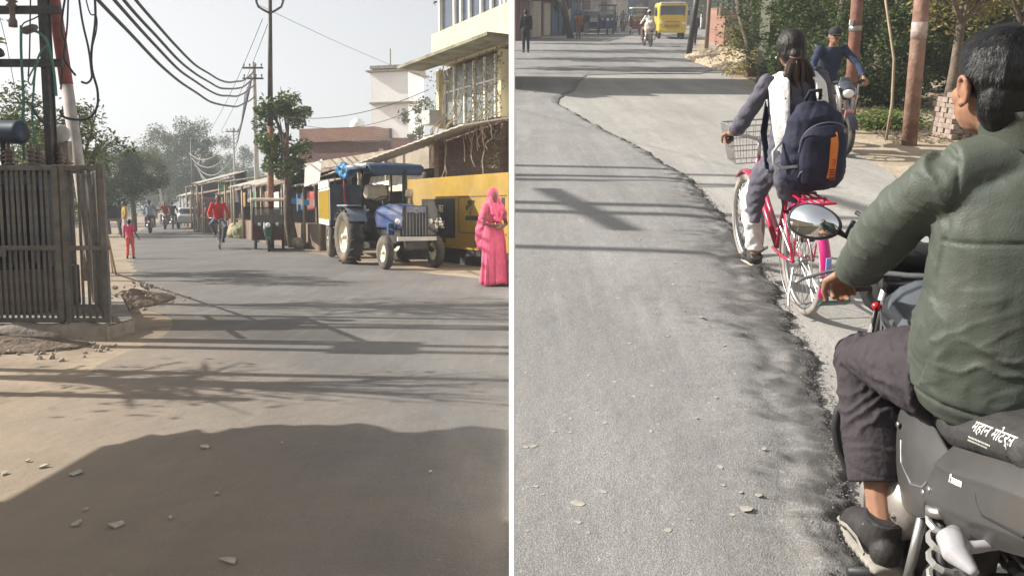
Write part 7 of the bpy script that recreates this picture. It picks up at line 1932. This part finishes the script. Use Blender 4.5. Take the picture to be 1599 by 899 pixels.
MB().tube([V(0, -.30, .64), V(0, -.60, .66), V(0, -.80, .55), V(0, -.88, .40)], [.09, .09, .08, .07], 10, True, (.2, 1), up=(0, 0, 1)).build('rear_mudguard', M_BLKPL, nb)

# ---- the rider in the green jacket
M_JACK = mat('olive_green_jacket', (.055, .066, .054), .58, var=.10, scale=5, c2=(.072, .082, .064), bump=.12, bscale=190, spec=.35)
M_TROU = cloth('mauve_black_trousers', (.040, .032, .037))
nr = thing('person', 'man in an olive green jacket seen from behind riding the near motorcycle', 'person', RW, (NX, NY, 0), NRZ)
def pt(p_): return (p_[0], p_[1], p_[2])
hd = V(-.105, .035, 1.592)
sL, eL, wL = V(-.195, .00, 1.40), V(-.278, .165, 1.175), V(-.272, .325, 1.06)
sR, eR, wR = V(.205, .0, 1.41), V(.285, .185, 1.17), V(.272, .375, 1.055)
hipL, knL, anL, toL = V(-.11, .02, .885), V(-.205, .335, .80), V(-.185, .075, .42), V(-.20, .20, .345)
hipR, knR, anR, toR = V(.11, .02, .885), V(.205, .335, .80), V(.185, .075, .42), V(.20, .20, .345)
LOOK = .12
b = MB()
b.ell(hd, (.076, .094, .112), (0, 0, LOOK)); b.ell(hd + V(-.015, .035, -.05), (.056, .066, .065), (0, 0, LOOK)); b.tube([V(0, -.01, 1.42), V(-.05, .0, 1.49), hd + V(0, -.02, -.05)], [.075, .062, .060], 14)
fx = V(-math.sin(LOOK), math.cos(LOOK), 0); rx = V(math.cos(LOOK), math.sin(LOOK), 0)
b.tube([hd + fx * .085 + V(0, 0, .01), hd + fx * .112 - V(0, 0, .025)], [.010, .017], 8)
b.ell(hd + fx * .075 - V(0, 0, .085), (.03, .025, .022)); b.ell(hd + fx * .06 - rx * .045 - V(0, 0, .03), (.025, .03, .025))
b.tube([V(0, 0, .90), V(0, .0, 1.1), V(0, .0, 1.3), V(0, -.01, 1.44)], [.13, .12, .14, .08], 12, True, (1.1, .75), up=(1, 0, 0))
for (s_, e_, w_) in ((sL, eL, wL), (sR, eR, wR)): b.tube([s_, e_, w_], [.045, .04, .029], 10)
hand(b, wL - V(0, .005, 0), V(.0, .83, -.42), V(0.05, -.3, -1), 1, 1.0, 1.0); hand(b, wR - V(0, .005, 0), V(-.0, .83, -.42), V(-.05, -.3, -1), -1, 1.0, 1.0)
for (h_, k_, a_, o_) in ((hipL, knL, anL, toL), (hipR, knR, anR, toR)):
    b.tube([h_, k_ + V(0, -.03, -.02), a_], [.06, .045, .036], 10); b.tube([a_, a_ + V(0, 0, -.04), o_], [.036, .042, .03], 10)
organic('body', b, M_SKIN, nr, .0048, 3)
# ear with rim and lobe
eb = hd - rx * .078 - fx * .012 - V(0, 0, .010)
q = MB(); P = [eb + fx * (.017 * math.cos(a)) * (1 if math.cos(a) > 0 else 1) - rx * (.012 + .006 * math.sin(a)) + V(0, 0, .028 * math.sin(a)) for a in [(-.5 + i * .28) for i in range(19)]]
q.tube(P, [.0055] * 19, 8); q.ell(eb - rx * .006, (.008, .017, .026), (0, 0, LOOK)); q.ell(eb - rx * .008 - V(0, 0, .029) + fx * .006, (.007, .010, .010))
organic('ear', q, M_SKIN, nr, .0035, 2)
# hair: short, thicker on top, clipped above the ears
q = MB(); q.ell(hd + V(0, 0, .033) - fx * .012, (.089, .104, .096), (0, 0, LOOK)); q.ell(hd - fx * .050 - V(0, 0, .025), (.074, .056, .085), (0, 0, LOOK)); q.ell(hd + fx * .03 + V(0, 0, .062), (.072, .072, .062), (0, 0, LOOK))
def hairf(c_, n_):
    d = c_ - hd; az = math.atan2(d.dot(rx), d.dot(fx))
    base = .003 * fbm(c_.x * 14, c_.y * 14, c_.z * 14)
    return base
hair_o = organic('hair', q, mat('short_black_hair', (.007, .0065, .0065), .45, var=.3, scale=90, bump=.15, bscale=300), nr, .0042, 1, hairf)
fz = MB(); rh = random.Random(5)
me_ = hair_o.data
vv = [v.co.copy() for v in me_.vertices]; nn = [v.normal.copy() for v in me_.vertices]
crown = hd - fx * .035 + V(0, 0, .12)
for i in range(15000):
    j = rh.randrange(len(vv)); c_ = vv[j]; n_ = nn[j]; d = c_ - hd
    if d.z < -.075: continue
    top = max(0, min(1, (d.z + .01) / .08))
    fl = (c_ - crown); fl = fl - n_ * fl.dot(n_)
    fl = fl.normalized() + V(rh.uniform(-.35, .35), rh.uniform(-.35, .35), rh.uniform(-.2, .2))
    dr_ = (fl.normalized() + n_ * (.10 + .22 * top * rh.random())).normalized(); L_ = (.006 + .012 * top) * rh.uniform(.6, 1.3)
    sd__ = dr_.cross(n_).normalized() * .0005
    c0 = c_ + n_ * .0002; fz._add([c0 - sd__, c0 + sd__, c0 + dr_ * L_], [(0, 1, 2)])
o = fz.build('hair_tips', MATS['short_black_hair'], hair_o); o['kind'] = 'stuff'
# jacket
q = MB()
q.tube([V(0, -.03, .835), V(0, -.035, .90), V(0, -.035, 1.0), V(0, -.03, 1.14), V(0, -.02, 1.28), V(0, -.015, 1.385), V(-.015, -.012, 1.445), V(-.04, -.008, 1.475)], [.168, .195, .205, .204, .198, .168, .120, .086], 26, True, [(1.12, .92), (1.12, .92), (1.12, .86), (1.08, .80), (1.12, .74), (1.2, .68), (1.15, .72), (1, .95)], up=(1, 0, 0))
for s_, e_, w_ in ((sL, eL, wL), (sR, eR, wR)):
    q.ell(s_ + V(0, 0, -.03), (.066, .074, .066))
    q.tube([V(-.03 if s_.x < 0 else .0, -.01, 1.445), s_ + V(0, 0, .0)], [.075, .066], 14)
    c_ = e_.lerp(w_, .93); q.tube([s_, s_.lerp(e_, .5) + V(-.012 * (1 if s_.x < 0 else -1), 0, 0), e_, e_.lerp(w_, .5), c_], [.072, .072, .068, .060, .044], 18)
SEAMZ = 1.265
def jackf(c_, n_):
    f_ = .004 * fbm(c_.x * 5, c_.y * 5, c_.z * 7)
    arm = abs(c_.x) > .215 and c_.z < 1.40 or c_.y > .14
    w_ = fbm(c_.x * 2.2, c_.y * 2.2, c_.z * 2.2)
    def ridge(v_, sharp=5.0): return math.exp(-sharp * abs(v_))
    if not arm:
        waist = max(.15, min(1, (1.24 - c_.z) / .18)) * max(0, min(1, (c_.z - .85) / .05))
        f_ += waist * .0075 * ridge(fbm(c_.x * 3.4 + 3 * w_, c_.y * 2, c_.z * 6.5 + 4 * c_.x, 2), 5)
        f_ += waist * .0030 * ridge(fbm(c_.x * 6 + 9, c_.y * 4, c_.z * 12 - 6 * c_.x, 3), 7)
        f_ += .0022 * ridge(fbm(c_.x * 5 + 4 + 5 * c_.z, c_.z * 3.2, 4 + c_.y * 3, 2), 7) * max(0, min(1, (c_.z - 1.22) / .1))
        f_ -= .0045 * math.exp(-((c_.z - SEAMZ - .02 * math.cos(c_.x * 9)) / .004) ** 2) * (1 if c_.y < -.02 else 0)
        f_ -= .006 * math.exp(-((c_.z - .885) / .006) ** 2)
    else:
        u = c_.y * 1.1 - c_.z
        f_ += .0085 * ridge(fbm(u * 6.5 + 2 * w_, c_.x * 5, c_.z * 3.0, 2), 5) * max(.35, min(1, 1.15 - abs(c_.y - .18) / .2))
        f_ += .0025 * ridge(fbm(u * 14, c_.x * 8 + 5, c_.z * 7, 3), 7)
    sx = abs(c_.x) - .205 - .04 * (1.40 - c_.z)
    if c_.y < .10 and c_.z > 1.12: f_ -= .005 * math.exp(-(sx / .0045) ** 2)
    return f_
jk = organic('jacket', q, M_JACK, nr, .0052, 34, jackf)
q = MB()
for i, (z_, r_) in enumerate(((1.468, .086), (1.495, .080), (1.522, .082))):
    pass
cv = []; NC = 48
for j in range(7):
    u = j / 6; ring = []
    for i in range(NC):
        a = 2 * PI * i / NC; gap = .0
        rr_ = .088 - .010 * u + .0035 * math.sin(u * 19) + (.004 if j in (6,) else 0)
        ring.append(V(-.040 - .035 * u + math.cos(a) * rr_ * 1.02, .0 + .008 * u + math.sin(a) * rr_ * 1.02, 1.455 + .072 * u - .018 * u * math.sin(a)))
    cv.append(ring)
col_o = MB().loft(cv, True, False).build('collar', M_JACK, jk); md = col_o.modifiers.new('th', 'SOLIDIFY'); md.thickness = .008
# trousers
q = MB(); q.tube([V(0, -.02, .96), V(0, -.02, .90), V(0, .02, .86)], [.15, .175, .16], 16, True, (1.1, .85), up=(1, 0, 0))
for h_, k_, a_ in ((hipL, knL, anL), (hipR, knR, anR)):
    hem = k_.lerp(a_, .74)
    q.tube([h_, h_.lerp(k_, .5) + V(0, 0, .012), k_ + V(0, -.01, 0), k_.lerp(a_, .35) + V(0, -.015, 0), hem], [.115, .100, .085, .082, .076], 18); q.ell(k_ + V(0, -.005, .0), (.082, .085, .08))
def trf(c_, n_):
    w_ = fbm(c_.x * 5, c_.y * 4, c_.z * 4)
    f_ = .004 * fbm(c_.x * 7, c_.y * 7, c_.z * 9)
    kn = max(0, 1 - abs(c_.z - .70) / .14); f_ += kn * .008 * (1 - abs(math.sin((c_.z * 1.0 + c_.y * .9) * 46 + 7 * w_)))
    th = max(0, min(1, (c_.z - .76) / .05)); f_ += th * .006 * (1 - abs(math.sin((c_.y * 30 - c_.z * 12) + 8 * w_)))
    f_ -= .003 * math.exp(-((c_.z - .565) / .003) ** 2)
    return f_
organic('trousers', q, M_TROU, nr, .0055, 3, trf)
# shoes
M_SHOE = mat('dark_trainer_cloth', (.030, .026, .025), .65, var=.25, scale=20, bump=.15, bscale=150); M_SOLE = mat('grey_trainer_sole', (.24, .22, .19), .75, var=.2, scale=14, dirt=.3)
for a_, o_ in ((anL, toL), (anR, toR)):
    q = MB(); q.tube([a_ + V(0, -.01, .035), a_ + V(0, -.005, -.01), a_ + V(0, .01, -.045), a_.lerp(o_, .55) + V(0, .0, -.012), o_ + V(0, .03, -.005)], [.047, .05, .056, .052, .040], 16, True, (1, 1)); q.ell(a_ + V(0, -.045, -.05), (.042, .04, .045)); q.ell(o_ + V(0, .02, -.008), (.046, .055, .034))
    sh = organic('shoe', q, M_SHOE, nr, .005, 2, lambda c_, n_: .0006 * fbm(c_.x * 60, c_.y * 60, c_.z * 60))
    q = MB(); q.tube([a_ + V(0, -.085, -.088), a_ + V(0, -.02, -.094), a_.lerp(o_, .6) + V(0, .01, -.062), o_ + V(0, .075, -.030)], [.038, .046, .048, .034], 16, True, (.42, 1.08), up=(0, 0, 1)); so = organic('sole', q, M_SOLE, sh, .005, 1, lambda c_, n_: .002 * math.sin(c_.y * 240))
    for kk in range(4): MB().tube([a_.lerp(o_, .25 + .16 * kk) + V(-.040, -.01, .006), a_.lerp(o_, .25 + .16 * kk) + V(0, .0, .042 - .004 * kk), a_.lerp(o_, .25 + .16 * kk) + V(.040, -.01, .006)], .004, 6).build('lace', M_SOLE, sh)
    MB().tube([a_ + V(-.058, -.05, -.055), a_ + V(-.060, .01, -.045), a_.lerp(o_, .5) + V(-.056, .02, -.02), o_ + V(-.044, .02, -.012)], .006, 6, True, (1, .5)).build('side_trim', M_SOLE, sh)
    MB().torus(a_ + V(0, 0, .03), .044, .008, (.1, 0, 0), 24, 8).build('sock', C_BLK, nr)
# ================================================================== morning haze
hz = MB(); hz.box((0, 185, 23), (500, 490, 54))
hm = bpy.data.materials.new('haze'); hm.use_nodes = True
nt = hm.node_tree
for n_ in list(nt.nodes): nt.nodes.remove(n_)
pv = nt.nodes.new('ShaderNodeVolumePrincipled'); mo_ = nt.nodes.new('ShaderNodeOutputMaterial')
pv.inputs['Color'].default_value = (0.86, 0.89, 0.93, 1)
pv.inputs['Density'].default_value = 0.0022
pv.inputs['Anisotropy'].default_value = 0.2
nt.links.new(pv.outputs[0], mo_.inputs['Volume'])
o = hz.build('haze', hm); o['kind'] = 'stuff'; o['label'] = 'pale morning haze hanging over both streets'
